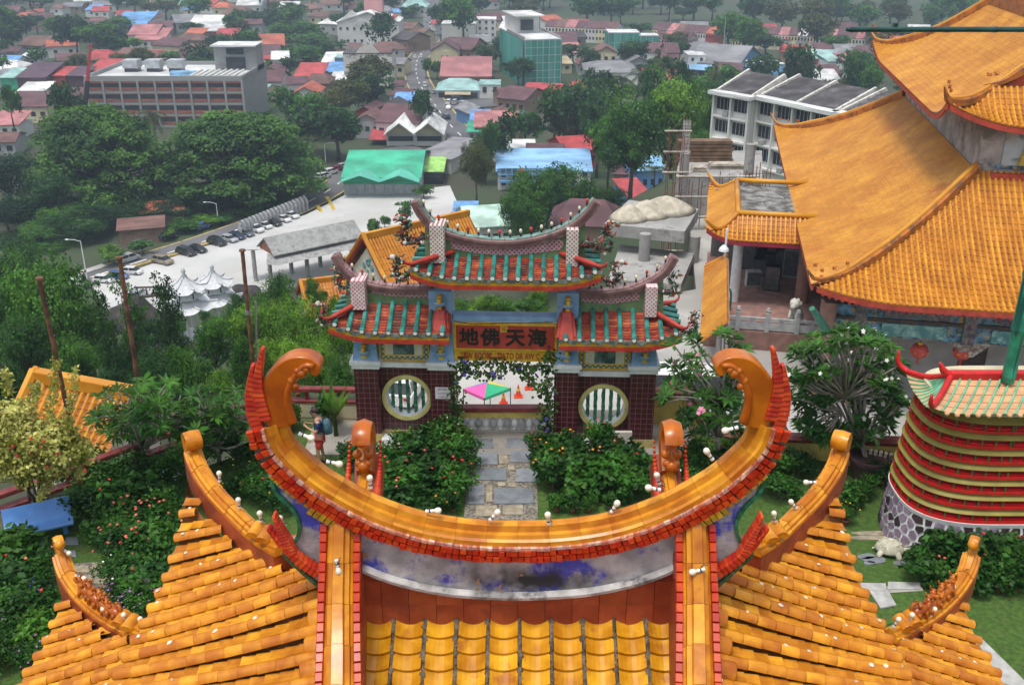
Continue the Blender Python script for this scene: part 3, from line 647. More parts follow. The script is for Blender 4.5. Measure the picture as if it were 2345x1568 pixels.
# --- side slopes, upper and lower tier
EAX,EAX2=3.42,4.97
def zU(ax,y):
 t=EAX-ax;fl=.41*max(0.0,y-7.85)**2*max(0.0,min(1.0,(ax-1.5)/1.9));return CAMZ-6.1+.30*t+.04*t*t+fl-(.18*sstep(-7.2,-6.6,-y)+.3*max(0,6.74-y))*max(0.0,(EAX-ax)/1.62)
def zL(ax,y):
 t=EAX2-ax;fl=.15*max(0.0,y-8.3)**2*max(0.0,min(1.0,(ax-3.0)/1.9));return CAMZ-7.2+.35*t+.03*t*t+fl
BT=barrel_mesh(.172,.054);BTL=barrel_mesh(.2,.054);PT=pan_mesh(.18,.142,.012,th=.014,n=3);BE=barrel_mesh(.19,.085)
n_barrel=[0]
def side_roof(zf,eax,y_list,hip,inner,Lb,Bm,dab,stuff,pitch):
 for sx in (-1,1):
  SB=MB()
  def pt3(ax,y): return Vector((axis_x-.05+sx*(ax+(.12*max(0,y-8.2)**2*max(0,min(1,(ax-3.2)/1.7)) if eax>4 else 0)),y,zf(ax,y)))
  mb=MB();mb.grid(lambda a,b: (lambda y: pt3(lerp(eax,max(inner,min(hip(y),eax-.02)),a),y)-Vector((0,0,.035)))(lerp(y_list[0]-.2,y_list[-1]+.2,b)),14,30);wpart('roof_bedding',mb,M_deck)
  mb=MB();mb.grid(lambda a,b: pt3(eax-.01,lerp(y_list[0]-.2,y_list[-1]+.3,b))-Vector((0,0,.03+.16*a)),2,20);wpart('eave_board',mb,M_redwall)
  for y in y_list:
   top=max(inner,hip(y));k=0;ax=eax+.01
   while ax-Lb*.6>top:
    p=pt3(ax,y);p2=pt3(ax-Lb,y);t=p2-p;nrm=t.cross(Vector((0,1,0)));nrm=nrm if nrm.z>0 else -nrm
    mtx=frame(t,nrm);p=p+Vector((0,rnd.uniform(-.004,.004),.034+rnd.uniform(0,.004)))
    if stuff and n_barrel[0] >= 300:
     o_=len(SB.v);SB.v+=[tuple(p+mtx @ Vector(v.co)) for v in Bm.vertices]
     for f in Bm.polygons: SB.f.append(tuple(i+o_ for i in f.vertices));SB.m.append(0)
    else:
     place('barrel_tile',Bm,M_glaze,p,mtx);n_barrel[0]+=1
    if k==0:      # closing roundel on the eave
     mb=MB();mb.cyl((0,0,0),(.0,0,0),.06,.06)
    if rnd.random()<dab and k<9:
     q=p+t*rnd.uniform(.1,.8)+nrm.normalized()*.055+Vector((0,rnd.uniform(-.02,.02),0));DABS.append((q,mtx))
    ax -= Lb;k+=1
  SP=MB()
  for y in [y_list[0]-pitch/2]+[q+pitch/2 for q in y_list]:
   top=max(inner,hip(y));ax=eax+.0
   while ax-.06>top:
    p=pt3(ax,y);p2=pt3(ax-.125,y);t=p2-p;nrm=t.cross(Vector((0,1,0)));nrm=nrm if nrm.z>0 else -nrm
    mtx=frame(t,nrm) @ Matrix.Rotation(R(6),3,'Y') @ Matrix.Rotation(R(rnd.uniform(-1.5,1.5)),3,'X')
    p=p+Vector((0,rnd.uniform(-.006,.006),.026))
    if n_pan[0]<300: place('pan_tile',PT,M_pan,p,mtx);n_pan[0]+=1
    else:
     o_=len(SP.v);SP.v+=[tuple(p+mtx @ Vector(v.co)) for v in PT.vertices]
     for f in PT.polygons: SP.f.append(tuple(i+o_ for i in f.vertices));SP.m.append(0)
    ax -= .125
  if SB.v: tag(wpart('barrel_tile_rows',SB,M_glaze,smooth=40),kind='stuff')
  if SP.v: tag(wpart('pan_tile_courses',SP,M_pan),kind='stuff')
DABS=[];n_pan=[0]
side_roof(zU,EAX,[5.852+.222*k for k in range(14)],lambda y: 3.2-(8.74-y)*1.04,1.47,.165,BT,.30,True,.222)
side_roof(zL,EAX2,[6.785+.241*k for k in range(11)],lambda y: 5.06-(9.19-y)*.96,3.05,.19,BTL,.22,True,.241)
DM=MB().ball((0,0,0),.02,7,4,(1.1,.8,.35)).mesh('mortar_dab')
for q,mtx in DABS[:150]: place('mortar_dab',DM,M_dab,q,mtx @ Matrix.Rotation(rnd.uniform(0,3),3,'Z'),sc=(rnd.uniform(.6,1.4),rnd.uniform(.6,1.6),1))
for sx in (-1,1):      # large rounded edge tiles beside the front ridges
 for k in range(6):
  y=5.74+.222*k;p=Vector((axis_x+sx*1.76,y,zU(1.76,y)+.045));t=Vector((-sx,0,.28));place('edge_tile',BE,M_glaze,p,frame(t,Vector((0,0,1))))
  p=p+Vector((0,.11,-.02));place('edge_tile',pan_mesh(.2,.12,.01),M_pan,p,frame(t,Vector((0,0,1))))
# --- hip ridges with scrolled tips
def spiral(c,h,r0,turns,n):
 return [c+h*(r0*(1-.8*k/n)*math.cos(k/n*turns*2*math.pi-1.2))+Vector((0,0,1))*(r0*(1-.8*k/n)*math.sin(k/n*turns*2*math.pi-1.2)) for k in range(n+1)]
hprof=[(-.095,-.06),(-.095,-.015),(-.072,-.008),(-.066,.022),(-.038,.03),(-.03,.055),(.03,.055),(.038,.03),(.066,.022),(.072,-.008),(.095,-.015),(.095,-.06)]
def beast(seed):
 r_=random.Random(seed);b=MB()
 b.tube([(-.1,0,.02),(-.05,0,.06),(.0,0,.075),(.05,0,.10),(.08,0,.15)],[.03,.05,.055,.05,.03],8)
 b.ball((.10,0,.17),.042,8,6,(1.2,.9,.9));b.tube([(.10,0,.18),(.15,0,.165)],[.03,.02],6)
 for e in (-1,1):
  b.tube([(.08,e*.025,.2),(.06,e*.045,.25)],[.012,.004],5);b.tube([(.04,e*.04,.08),(.07,e*.05,.0)],[.022,.016],6);b.tube([(-.06,e*.04,.06),(-.04,e*.055,.0)],[.026,.016],6)
 b.tube([(-.1,0,.03),(-.15,0,.08),(-.14,0,.15),(-.09,0,.17)],[.025,.02,.018,.02],6)
 for k in range(6): b.ball((r_.uniform(-.1,.08),r_.uniform(-.04,.04),r_.uniform(.08,.2)),r_.uniform(.014,.028),6,4)
 return b.mesh('ridge_beast',True)
BE1,BE2=beast(3),beast(9)
for tier,pts in enumerate(([(646,1248,7.70),(600,1222,8.05),(545,1172,8.45),(492,1117,8.80),(455,1062,9.12),(440,1022,9.32)],
       [(330,1446,7.98),(285,1424,8.28),(235,1396,8.60),(185,1352,8.95),(152,1304,9.22),(138,1262,9.40)])):
 for sx in (-1,1):
  raw=[PY(u,v,Y) for u,v,Y in pts];pp=[Vector((axis_x+sx*(axis_x-p.x)*1.0,p.y,p.z-.03)) for p in raw]
  c=crom(pp,30);ups=[];sides=[]
  for i in range(30):
   t=(c[min(i+1,29)]-c[max(i-1,0)]).normalized();s_=t.cross(Vector((0,0,1))).normalized();ups.append(s_.cross(t).normalized());sides.append(s_)
  for k in range(6):
   a,b_=5*k,min(29,5*k+5);sg=c[a:b_+1];sg=[sg[0].lerp(sg[1],.06)]+sg[1:-1]+[sg[-1].lerp(sg[-2],.06)]
   mb=MB();mb.sweep(sg,ups[a:b_+1],sides[a:b_+1],hprof);wpart('hip_ridge',mb,M_glaze,fix=True,smooth=40)
  mb=MB();mb.sweep([p-Vector((0,0,.05)) for p in c],[Vector((0,0,1))]*30,sides,[(-.10,-.28),(-.10,.0),(.10,.0),(.10,-.28)]);wpart('hip_wall',mb,M_redwall,fix=True)
  h=(c[-1]-c[-6]);h.z=0;h.normalize();e=c[-1];mb=MB()
  if tier==0:
   sp=crom([e-h*.02,e+h*.035+Vector((0,0,.07)),e+h*.03+Vector((0,0,.15)),e-h*.04+Vector((0,0,.19)),e-h*.11+Vector((0,0,.16)),e-h*.11+Vector((0,0,.09)),e-h*.06+Vector((0,0,.08))],22)
   w=.085
  else:
   sp=crom([e-h*.02,e+h*.03+Vector((0,0,.1)),e+h*.03+Vector((0,0,.17)),e-h*.03+Vector((0,0,.20)),e-h*.07+Vector((0,0,.16))],18);w=.05
  s_=h.cross(Vector((0,0,1)));uu=[]
  for i in range(len(sp)):
   t=(sp[min(i+1,len(sp)-1)]-sp[max(i-1,0)]).normalized();uu.append(s_.cross(t).normalized())
  mb.sweep(sp,uu,[s_]*len(sp),[(-w,-.035),(-w*.8,.03),(0,.05),(w*.8,.03),(w,-.035),(0,-.045)])
  mb.ball(tuple(sp[-1]),.05 if tier==0 else .06,10,6);wpart('hip_scroll',mb,M_glaze,fix=True,smooth=50)
  if tier==1:
   for k,i in enumerate((9,12,15,18)):
    t=(c[i+1]-c[i-1]).normalized();fr=frame(t,ups[i]);place('ridge_beast',BE1 if k%2 else BE2,M_glazed,c[i]+ups[i]*.05,fr @ Matrix.Rotation(R(rnd.uniform(-25,25)),3,'Z'),sc=(1.05,1.05,rnd.uniform(.9,1.15)))
  for k,i in enumerate((2,5)):
   p=c[i]+sides[i]*(.17*sx)+Vector((0,.1,.02));d=Vector((sx*-.2,.95,.1));place('edge_tile',BE,M_glaze,p,frame(d,Vector((0,0,1))),sc=(1,.8,.8))
# walls below, out of sight but there
mb=MB();mb.box((axis_x-2.6,4.4,0),(axis_x+2.6,9.2,CAMZ-6.9));wpart('pavilion_wall',mb,mat('pale_yellow_wall',(.6,.5,.25),rough=.8))
mb=MB();mb.box((axis_x-2.4,4.6,CAMZ-6.85),(axis_x+2.4,8.9,CAMZ-6.1));wpart('upper_wall',mb,M_redwall)
# --- bare bulbs on holders, wired along the ridges
M_bulb=mat('opal_bulb_glass',(0.80,0.77,0.62),rough=0.25,var=.05,coat=.4);M_sock=mat('white_bulb_holder',(.78,.77,.74),rough=.4,var=.08);M_blk=mat('black_rubber',(.015,.015,.017),rough=.6)
def bulb_proto():
 t=thing('light_bulb','bare opal bulb in a white holder on the orange pavilion roof','light bulb',(0,0,0),group='bare bulbs along the pavilion roof')
 obj('holder',MB().lathe([(.019,0),(.021,.012),(.017,.02),(.016,.035)],10),M_sock,t,smooth=40)
 obj('rubber_ring',MB().lathe([(.0175,.034),(.0185,.040),(.0175,.047)],10),M_blk,t,smooth=40)
 obj('holder_neck',MB().lathe([(.016,.046),(.017,.07),(.014,.076)],10),M_sock,t,smooth=40)
 obj('glass_bulb',MB().lathe([(.013,.072),(.018,.084),(.028,.102),(.031,.118),(.028,.134),(.018,.146),(.004,.150)],12),M_bulb,t,smooth=True)
 obj('wire',MB().tube([(.01,0,.01),(.03,.01,.03),(.05,.0,.0),(.045,-.02,-.03)],.004,5),M_blk,t)
 return t
bp_=bulb_proto();first=[True]
def bulb(u,v,Y,lean,i):
 o=bp_ if first[0] else copy_tree(bp_);first[0]=False
 w_='great crescent ridge' if i<11 else 'steep slope ridges' if 14<i<20 else 'upper hip ridges' if i<23 else 'lower hip ridges with beasts'
 tag(o,'bare opal bulb in a white holder on the '+w_,'light bulb','bulbs on the '+w_)
 p=PY(u,v,Y);o.location=p;d=Vector((lean[0],-.15,lean[1])).normalized()
 o.rotation_euler=(d.to_track_quat('Z','X').to_euler());o.scale=(.9,)*3
nb_=0
for u,v,Y,le in ((684,992,6.98,(1,-.35)),(748,1056,6.97,(1,-.15)),(849,1117,7.13,(0,1)),(975,1170,7.04,(1,.15)),(1122,1190,7.03,(.6,.8)),(1257,1200,7.03,(-.1,.9)),(1400,1172,7.06,(.4,.9)),
     (1512,1121,7.0,(-1,.3)),(1510,1108,7.6,(-.3,1)),(1632,1052,7.02,(-.6,.9)),(1690,978,6.98,(-1,-.2)),(503,1102,8.75,(.1,1)),(549,1163,8.45,(0,1)),(598,1194,8.1,(0,1)),(652,1205,7.8,(-.3,1)),
     (770,1281,6.74,(.15,-1)),(758,1440,6.5,(-.2,-1)),(1614,1302,6.72,(-1,-.2)),(1620,1428,6.52,(.3,-.9)),(1652,1556,6.2,(-.5,.2)),(1774,1194,8.1,(-.2,1)),(1823,1163,8.45,(-.6,.8)),(1868,1104,8.75,(-1,.1)),
     (140,1254,9.38,(.5,-.3)),(172,1317,9.15,(1,-.3)),(241,1410,8.5,(0,1)),(288,1424,8.25,(0,1)),(326,1434,8.0,(0,1)),(2216,1308,9.2,(-.6,-.6)),(2183,1358,8.92,(-.2,.9)),(2131,1410,8.5,(.2,1)),(2084,1424,8.25,(0,1)),(2046,1434,8.0,(.3,1))):
 bulb(u,v,Y,le,nb_);nb_+=1
# ------------------------------------------------------------------ the gateway
GY=25.9;GB0=Vector((-.2,GY,0))
gate=thing('gateway','ornate three-bay temple gateway with red tiled roofs and maroon tiled piers','gateway',GB0,R(-2.5))
def G(u,v,dy=0.0): return PY(u,v,GY+dy)-GB0
def gx(u,v=920,dy=0.0): return G(u,v,dy).x
def gz(v,dy=0.0): return G(1155,v,dy).z
def gpart(name,mb,m,parent=gate,**k): return obj(name,mb,m,parent,**k)
def tilewall(name,c,c2,sz=.165,grout=(.25,.12,.12)):
 if name in MATS: return MATS[name]
 m=mat(name,c,rough=.35,var=.2,scale=6,coat=.15);n=m.node_tree.nodes;l=m.node_tree.links;b=n['Principled BSDF'];src=b.inputs['Base Color'].links[0].from_socket
 tc=n.new('ShaderNodeTexCoord');mp=n.new('ShaderNodeMapping');mp.inputs['Rotation'].default_value=(R(90),0,0);l.new(tc.outputs['Object'],mp.inputs[0])
 br=n.new('ShaderNodeTexBrick');br.offset=0.0;br.inputs['Scale'].default_value=1.0;br.inputs['Brick Width'].default_value=sz;br.inputs['Row Height'].default_value=sz;br.inputs['Mortar Size'].default_value=.006;br.inputs['Mortar Smooth'].default_value=.1
 br.inputs['Color1'].default_value=(1,1,1,1);br.inputs['Color2'].default_value=(.6,.6,.6,1);br.inputs['Mortar'].default_value=(0,0,0,1);l.new(mp.outputs[0],br.inputs['Vector'])
 mx=n.new('ShaderNodeMix');mx.data_type='RGBA';mx.blend_type='MULTIPLY';mx.inputs[0].default_value=.5;l.new(src,mx.inputs[6]);l.new(br.outputs['Color'],mx.inputs[7])
 m2=n.new('ShaderNodeMix');m2.data_type='RGBA';l.new(br.outputs['Fac'],m2.inputs[0]);l.new(mx.outputs[2],m2.inputs[6]);m2.inputs[7].default_value=(*grout,1);l.new(m2.outputs[2],b.inputs['Base Color'])
 bp=n.new('ShaderNodeBump');bp.inputs['Strength'].default_value=.4;bp.inputs['Distance'].default_value=.01;bp.invert=True;l.new(br.outputs['Fac'],bp.inputs['Height']);l.new(bp.outputs[0],b.inputs['Normal']);return m
M_mar=tilewall('maroon_wall_tile',(.075,.012,.018),None);M_ytile=tilewall('yellow_wall_tile',(.62,.50,.18),None,.15,(.45,.38,.18))
M_blue=mat('pale_blue_paint',(.22,.40,.66),rough=.7,var=.15,scale=3,c2=(.28,.46,.70),dirt=(.16,.26,.40),dirtscale=3,dirtamt=.35);M_trim=mat('white_trim',(.74,.76,.76),rough=.6,var=.1,dirt=(.5,.5,.48),dirtscale=3,dirtamt=.3)
M_gyel=mat('ochre_yellow_paint',(.66,.40,.02),rough=.55,var=.2,scale=4,dirt=(.35,.2,.03),dirtscale=4,dirtamt=.3);M_gred=mat('red_paint',(.42,.035,.02),rough=.5,var=.25,scale=4,dirt=(.2,.03,.02),dirtscale=4,dirtamt=.4)
M_rtile=mat('weathered_red_tile',(.36,.055,.025),rough=.6,var=.35,scale=3.5,c2=(.48,.10,.045),isl=.3,bump=.3,bscale=18,dirt=(.05,.035,.03),dirtscale=2.2,dirtamt=.52)
M_teal=mat('teal_glazed_barrel',(.02,.20,.165),rough=.4,var=.35,scale=4,c2=(.05,.30,.25),coat=.15,dirt=(.06,.07,.055),dirtscale=3,dirtamt=.42)
M_drip=mat('mossy_drip_tile',(.10,.13,.11),rough=.7,var=.4,scale=10,c2=(.22,.24,.20),isl=.3);M_cream=mat('cream_paint',(.62,.58,.46),rough=.7,var=.12,scale=4,dirt=(.3,.28,.22),dirtscale=3,dirtamt=.3)
M_pale=mat('pale_yellow_ring',(.62,.56,.20),rough=.6,var=.15,dirt=(.3,.3,.2),dirtscale=4,dirtamt=.3);M_bam=mat('painted_bamboo_bar',(.03,.20,.10),rough=.55,var=.5,scale=9,c2=(.08,.32,.18));M_mauve=mat('mauve_paint',(.22,.11,.11),rough=.7,var=.25,scale=3,c2=(.30,.17,.16),dirt=(.06,.05,.05),dirtscale=3,dirtamt=.45)
M_gpan=mat('moss_green_paint',(.13,.22,.10),rough=.7,var=.25,scale=3,dirt=(.06,.08,.05),dirtscale=3,dirtamt=.4);M_turq=mat('grey_turquoise_glaze',(.16,.28,.24),rough=.6,var=.3,scale=5,dirt=(.55,.55,.5),dirtscale=5,dirtamt=.35)
def dotted(name,c,dot,scale):
 m=mat(name,c,rough=.6,var=.15,scale=4);n=m.node_tree.nodes;l=m.node_tree.links;b=n['Principled BSDF'];src=b.inputs['Base Color'].links[0].from_socket
 tc=n.new('ShaderNodeTexCoord');vo=n.new('ShaderNodeTexVoronoi');vo.inputs['Scale'].default_value=scale;vo.inputs['Randomness'].default_value=0.0;mp=n.new('ShaderNodeMapping');mp.inputs['Rotation'].default_value=(0,R(45),0);l.new(tc.outputs['Object'],mp.inputs[0]);mp.inputs['Scale'].default_value=(1,0,1);l.new(mp.outputs[0],vo.inputs['Vector'])
 rp=n.new('ShaderNodeMapRange');rp.inputs['From Min'].default_value=.30;rp.inputs['From Max'].default_value=.36;rp.inputs['To Min'].default_value=1;rp.inputs['To Max'].default_value=0;l.new(vo.outputs['Distance'],rp.inputs['Value'])
 mx=n.new('ShaderNodeMix');mx.data_type='RGBA';l.new(rp.outputs[0],mx.inputs[0]);l.new(src,mx.inputs[6]);mx.inputs[7].default_value=(*dot,1);l.new(mx.outputs[2],b.inputs['Base Color']);return m
M_hex=dotted('pink_patterned_panel',(.46,.28,.30),(.16,.06,.09),11);M_wdot=dotted('white_patterned_tile',(.66,.60,.56),(.30,.14,.14),12);M_pdot=dotted('pink_white_tile',(.66,.56,.56),(.42,.13,.16),12)
# --- piers
ZC=gz(842)
piers=[(812,868),(985,1042),(1268,1322),(1440,1497)]
for i,(u0,u1) in enumerate(piers):
 a,b=gx(u0),gx(u1);pz=gz(850)
 gpart('pier_base',MB().box((a-.03,-.03,0),(b+.03,.93,.30)),M_ytile)
 pr=gpart('pier',MB().box((a,0,.30),(b,.9,pz)),M_mar)
 obj('cornice',MB().box((a-.10,-.10,pz+.13),(b+.10,1.0,pz+.26)).box((a-.05,-.05,pz),(b+.05,.95,pz+.129)),M_trim,pr,bevel=.02)
 top=gz(672) if i in (1,2) else gz(770);a2,b2=a+.04,b-.04
 up=gpart('pier_shaft',MB().hexa([(a-.01,.0,pz+.26),(b+.01,.0,pz+.26),(b,.85,pz+.26),(a,.85,pz+.26),(a2,.08,pz+.75),(b2,.08,pz+.75),(b2,.8,pz+.75),(a2,.8,pz+.75)]).box((a2,.082,pz+.75),(b2,.798,top)),M_blue)
 xm=(a+b)/2
 for zz in ([gz(806)]+([gz(692)] if i in (1,2) else [])):
  br=gpart('bracket',MB().box((xm-.06,-.17,zz-.22),(xm+.06,.08,zz+.20)).box((xm-.05,-.30,zz+.02),(xm+.05,-.16,zz+.16)),M_gyel,bevel=.02)
  obj('bracket_cup',MB().lathe([(.05,-.08),(.13,-.02),(.15,.04),(.13,.07)],12,(xm,-.13,zz-.04)),M_blue,br,smooth=40)
# --- walls with round windows
for (uL,uR),(cu,cvv) in (((868,985),(930,914)),((1322,1440),(1380,926))):
 a,b=gx(uL),gx(uR);y=.32;c=PY(cu,cvv,GY+y)-GB0;r=49*(GY+y)/sight(cu,cvv).y/FOC;zt=gz(838,y);n=40
 zt=gz(840 if cu<1000 else 852,y)
 mb=MB();ring=[(c.x+(r+.03)*math.cos(2*math.pi*k/n),c.z+(r+.03)*math.sin(2*math.pi*k/n)) for k in range(n)];rect=[]
 for k in range(n):
  an=2*math.pi*k/n;dx,dz=math.cos(an),math.sin(an);tx=((b-c.x) if dx>0 else (a-c.x))/dx if abs(dx)>1e-6 else 1e9;tz=((zt-c.z) if dz>0 else (.30-c.z))/dz if abs(dz)>1e-6 else 1e9;t=min(tx,tz);rect.append((c.x+dx*t,c.z+dz*t))
 for yy in (y,y+.3):
  for k in range(n):
   k2=(k+1)%n;mb.add([(ring[k][0],yy,ring[k][1]),(ring[k2][0],yy,ring[k2][1]),(rect[k2][0],yy,rect[k2][1]),(rect[k][0],yy,rect[k][1])],[(0,1,2,3)])
 for cx_,cz_ in ((a,.30),(b,.30),(a,zt),(b,zt)):      # fill the corners the fan leaves out
  ks=sorted(range(n),key=lambda k: (rect[k][0]-cx_)**2+(rect[k][1]-cz_)**2)[:2]
  for yy in (y,y+.3): mb.add([(cx_,yy,cz_),(rect[ks[0]][0],yy,rect[ks[0]][1]),(rect[ks[1]][0],yy,rect[ks[1]][1])],[(0,1,2)])
 w=gpart('tiled_wall',mb,M_mar)
 gpart('wall_base',MB().box((a+.005,y-.06,0),(b-.005,y+.36,.30)),M_ytile)
 gpart('plinth',MB().box((a+.01,y-.5,0),(b-.01,y-.1,.22)),M_trim,bevel=.02)
 win=gpart('round_window',MB().sweep([Vector((c.x+(r+.05)*math.cos(2*math.pi*k/48),y-.01,c.z+(r+.05)*math.sin(2*math.pi*k/48))) for k in range(49)],
              [Vector((math.cos(2*math.pi*k/48),0,math.sin(2*math.pi*k/48))) for k in range(49)],[FW]*49,[(.05,-.06),(.06,.0),(.05,.06),(-.02,.06),(-.02,-.06)],cap=False),M_pale,fix=True,smooth=40)
 mb=MB();mb.sweep([Vector((c.x+r*math.cos(2*math.pi*k/48),y+.15,c.z+r*math.sin(2*math.pi*k/48))) for k in range(49)],[Vector((math.cos(2*math.pi*k/48),0,math.sin(2*math.pi*k/48))) for k in range(49)],[FW]*49,[(.17,-.035),(.17,.02),(-.16,.02),(-.16,-.035)],cap=False);obj('reveal',mb,M_trim,win,fix=True)
 for k in range(5):
  xx=c.x+(k-2)*r*.36;hh=math.sqrt(max(.01,r*r-(xx-c.x)**2));pts=[];rs=[]
  for q in range(15): zz=c.z-hh+2*hh*q/14;pts.append((xx+rnd.uniform(-.008,.008),y+.17,zz));rs.append(.062 if q%4==2 else rnd.uniform(.048,.055))
  obj('bamboo_bar',MB().tube(pts,rs,8),M_bam,win,smooth=True)
 # white string course, picture frieze
 gpart('string_course',MB().box((a+.002,.12,zt),(b-.002,.62,zt+.16)),M_trim,bevel=.02)
 zf0,zf1=zt+.17,gz(780,.3)
 fr=gpart('frieze',MB().box((a+.01,.22,zf0),(b-.01,.6,zf1)),M_gyel)
 obj('frieze_border',MB().box((a+.08,.19,zf0+.08),(b-.08,.219,zf1-.02)),dotted('green_studded_border',(.06,.14,.10),(.5,.5,.42),9),fr)
 obj('frieze_edge',MB().box((a+.16,.17,zf0+.18),(b-.16,.189,zf1-.01)),M_gyel,fr)
 obj('frieze_field',MB().box((a+.2,.15,zf0+.23),(b-.2,.169,zf1)),M_cream,fr)
 obj('picture',MB().box(((a+b)/2-.3,.13,zf0+.25),((a+b)/2+.3,.149,zf1)),mat('landscape_picture',(.06,.14,.16),rough=.4,var=.6,scale=4,c2=(.22,.30,.30),dirt=(.03,.05,.05),dirtscale=6,dirtamt=.5),fr)
# --- roofs
def roof(x0,x1,ze,zr,yf,yb,lift0,lift1,n_bar,slopeL,slopeR,inset0,inset1,name):
 """front and back slopes between x0 and x1 (eave), ridge inset at either end; barrels are parts, courses joined"""
 ym=(yf+yb)/2
 def lift(x): a=max(0,1-(x-x0)/1.3);b=max(0,1-(x1-x)/1.3);return lift0*a*a+lift1*b*b
 def surf(x,t,back=False):
  z=ze+(zr-ze)*(.62*t+.38*t*t)+lift(x)*(1-t)**1.2;y=lerp(yb if back else yf,ym,t);return Vector((x,y,z))
 rp=gpart(name,MB().grid(lambda a,b: surf(lerp(x0,x1,a) if b==0 else lerp(lerp(x0,x0+inset0,b),lerp(x1,x1-inset1,b),a),b)-Vector((0,0,.05)),30,6).grid(lambda a,b: surf(lerp(lerp(x0,x0+inset0,b),lerp(x1,x1-inset1,b),a),b,True)-Vector((0,0,.05)),30,6),M_rtile)
 st=MB();nr=11;pitch=(x1-x0)/n_bar
 for i in range(n_bar):
  xc=x0+pitch*(i+.5)
  lim=min(1.0,(xc-x0)/inset0 if inset0>0 else 1,(x1-xc)/inset1 if inset1>0 else 1)
  if lim<.12: continue
  pts=[surf(xc,lim*q/8)+Vector((0,0,.045)) for q in range(9)];pts[0]=pts[0]+Vector((0,-.04,-.01))
  bt_=obj('barrel_row',MB().tube(pts,[.078]+[.072-.001*q for q in range(8)],8),M_teal,rp,smooth=40)
  obj('end_disc',MB().cyl(tuple(pts[0]+Vector((0,.0,0))),tuple(pts[0]+Vector((0,-.015,0))),.06,.055,10),M_trim,bt_)
  pts=[surf(xc,lim*q/4,True)+Vector((0,0,.045)) for q in range(5)];obj('barrel_row',MB().tube(pts,.07,6),M_teal,rp,smooth=40)
 for i in range(n_bar+1):
  xa,xb=x0+pitch*(i-.5)+.05,x0+pitch*(i+.5)-.05;xa,xb=max(xa,x0),min(xb,x1)
  if xb-xa<.06: continue
  for r_ in range(nr):
   t0,t1=r_/nr,min(1,(r_+1.25)/nr);xm=(xa+xb)/2
   if (inset0 and (xm-x0)/inset0<t0) or (inset1 and (x1-xm)/inset1<t0): break
   j=rnd.uniform(-.01,.01);k=5;vs=[]
   for m_ in range(k):
    f=m_/(k-1);x=lerp(xa,xb,f);sag=-.03*(1-(2*f-1)**2);vs.append(surf(x,t0)+Vector((0,j,.035+sag)))
   for m_ in range(k):
    f=m_/(k-1);x=lerp(xa,xb,f);sag=-.03*(1-(2*f-1)**2);vs.append(surf(x,t1)+Vector((0,0,.0+sag)))
   for m_ in range(k): vs.append(vs[m_]-Vector((0,0,.03)))
   st.add(vs,[(m_,m_+1,m_+1+k,m_+k) for m_ in range(k-1)]+[(m_+2*k,m_+1+2*k,m_+1,m_) for m_ in range(k-1)])
  c=surf((xa+xb)/2,0)+Vector((0,-.02,-.02));w=(xb-xa)/2+.03       # scalloped drip
  pr=[(c.x+w*math.cos(math.pi*q/8),c.z-w*.62*math.sin(math.pi*q/8)) for q in range(9)];obj('drip_tile',MB().prism(pr+[(c.x-w,c.z+.03),(c.x+w,c.z+.03)],c.y-.02,c.y+.01),M_drip,rp,fix=True)
 tag(obj('pan_courses',st,M_rtile,rp),kind='stuff')
 n=30;xs_=[lerp(x0,x1,k/(n-1)) for k in range(n)]
 for nm,m,dy,dz,hh,tt in (('yellow_fascia',M_gyel,.06,-.14,.13,.06),('red_fascia',M_gred,.0,-.25,.10,.08)):
  for yy,sgn in ((yf,1),(yb,-1)):
   c=[surf(x,0)+Vector((0,0,dz)) for x in xs_];c=[Vector((p.x,yy+sgn*dy,p.z)) for p in c]
   obj(nm,MB().sweep(c,[Vector((0,0,1))]*n,[FW]*n,[(tt/2,-hh/2),(tt/2,hh/2),(-tt/2,hh/2),(-tt/2,-hh/2)]),m,rp,fix=True)
 obj('soffit',MB().grid(lambda a,b: (lerp(x0+.02,x1-.02,a),lerp(yf+.09,yb-.09,b),ze-.28+lift(lerp(x0+.02,x1-.02,a))*.98),20,2),M_gred,rp)
 # end slopes
 for on,xe,xi,sg in ((slopeL,x0,x0+inset0,-1),(slopeR,x1,x1-inset1,1)):
  if not on: continue
  z0_,z1_=ze+lift(xe),zr
  obj('end_slope',MB().grid(lambda a,b: (lerp(xe,xi,b),lerp(lerp(yf,ym,b),lerp(yb,ym,b),a),lerp(z0_,z1_,.62*b+.38*b*b)-.02),6,5),M_rtile,rp)
  for k in range(5):
   yy=lerp(yf,yb,(k+.5)/5);lim=1-abs(yy-ym)/(ym-yf);pts=[(lerp(xe,xi,lim*q/5),yy,lerp(z0_,z1_,.62*lim*q/5+.38*(lim*q/5)**2)+.04) for q in range(6)]
   if lim>.1: obj('barrel_row',MB().tube(pts,.07,7),M_teal,rp,smooth=40)
  for yy in (yf,yb):     # hip ribs sweeping up
   pts=crom([Vector((xi,ym,zr+.08)),Vector((lerp(xi,xe,.55),lerp(ym,yy,.55),lerp(zr,z0_,.62)+.1)),Vector((xe-sg*-.02,yy,z0_+.10)),Vector((xe+sg*.14,yy-.1*(1 if yy<ym else -1),z0_+.26))],14)
   obj('hip_rib',MB().tube(pts,[.075]*9+[.07,.06,.05,.04,.02],8),M_gred,rp,smooth=True)
 return surf,rp
yf,yb=-.62,1.45
sfL,rL=roof(gx(752,770,yf),gx(1030,785,yf),gz(768,yf),gz(692,.4),yf,yb,.30,0,9,True,False,.95,0.0,'left_bay_roof')
sfR,rR=roof(gx(1282,790,yf),gx(1562,775,yf),gz(776,yf),gz(702,.4),yf,yb,0,.30,9,False,True,0.0,.95,'right_bay_roof')
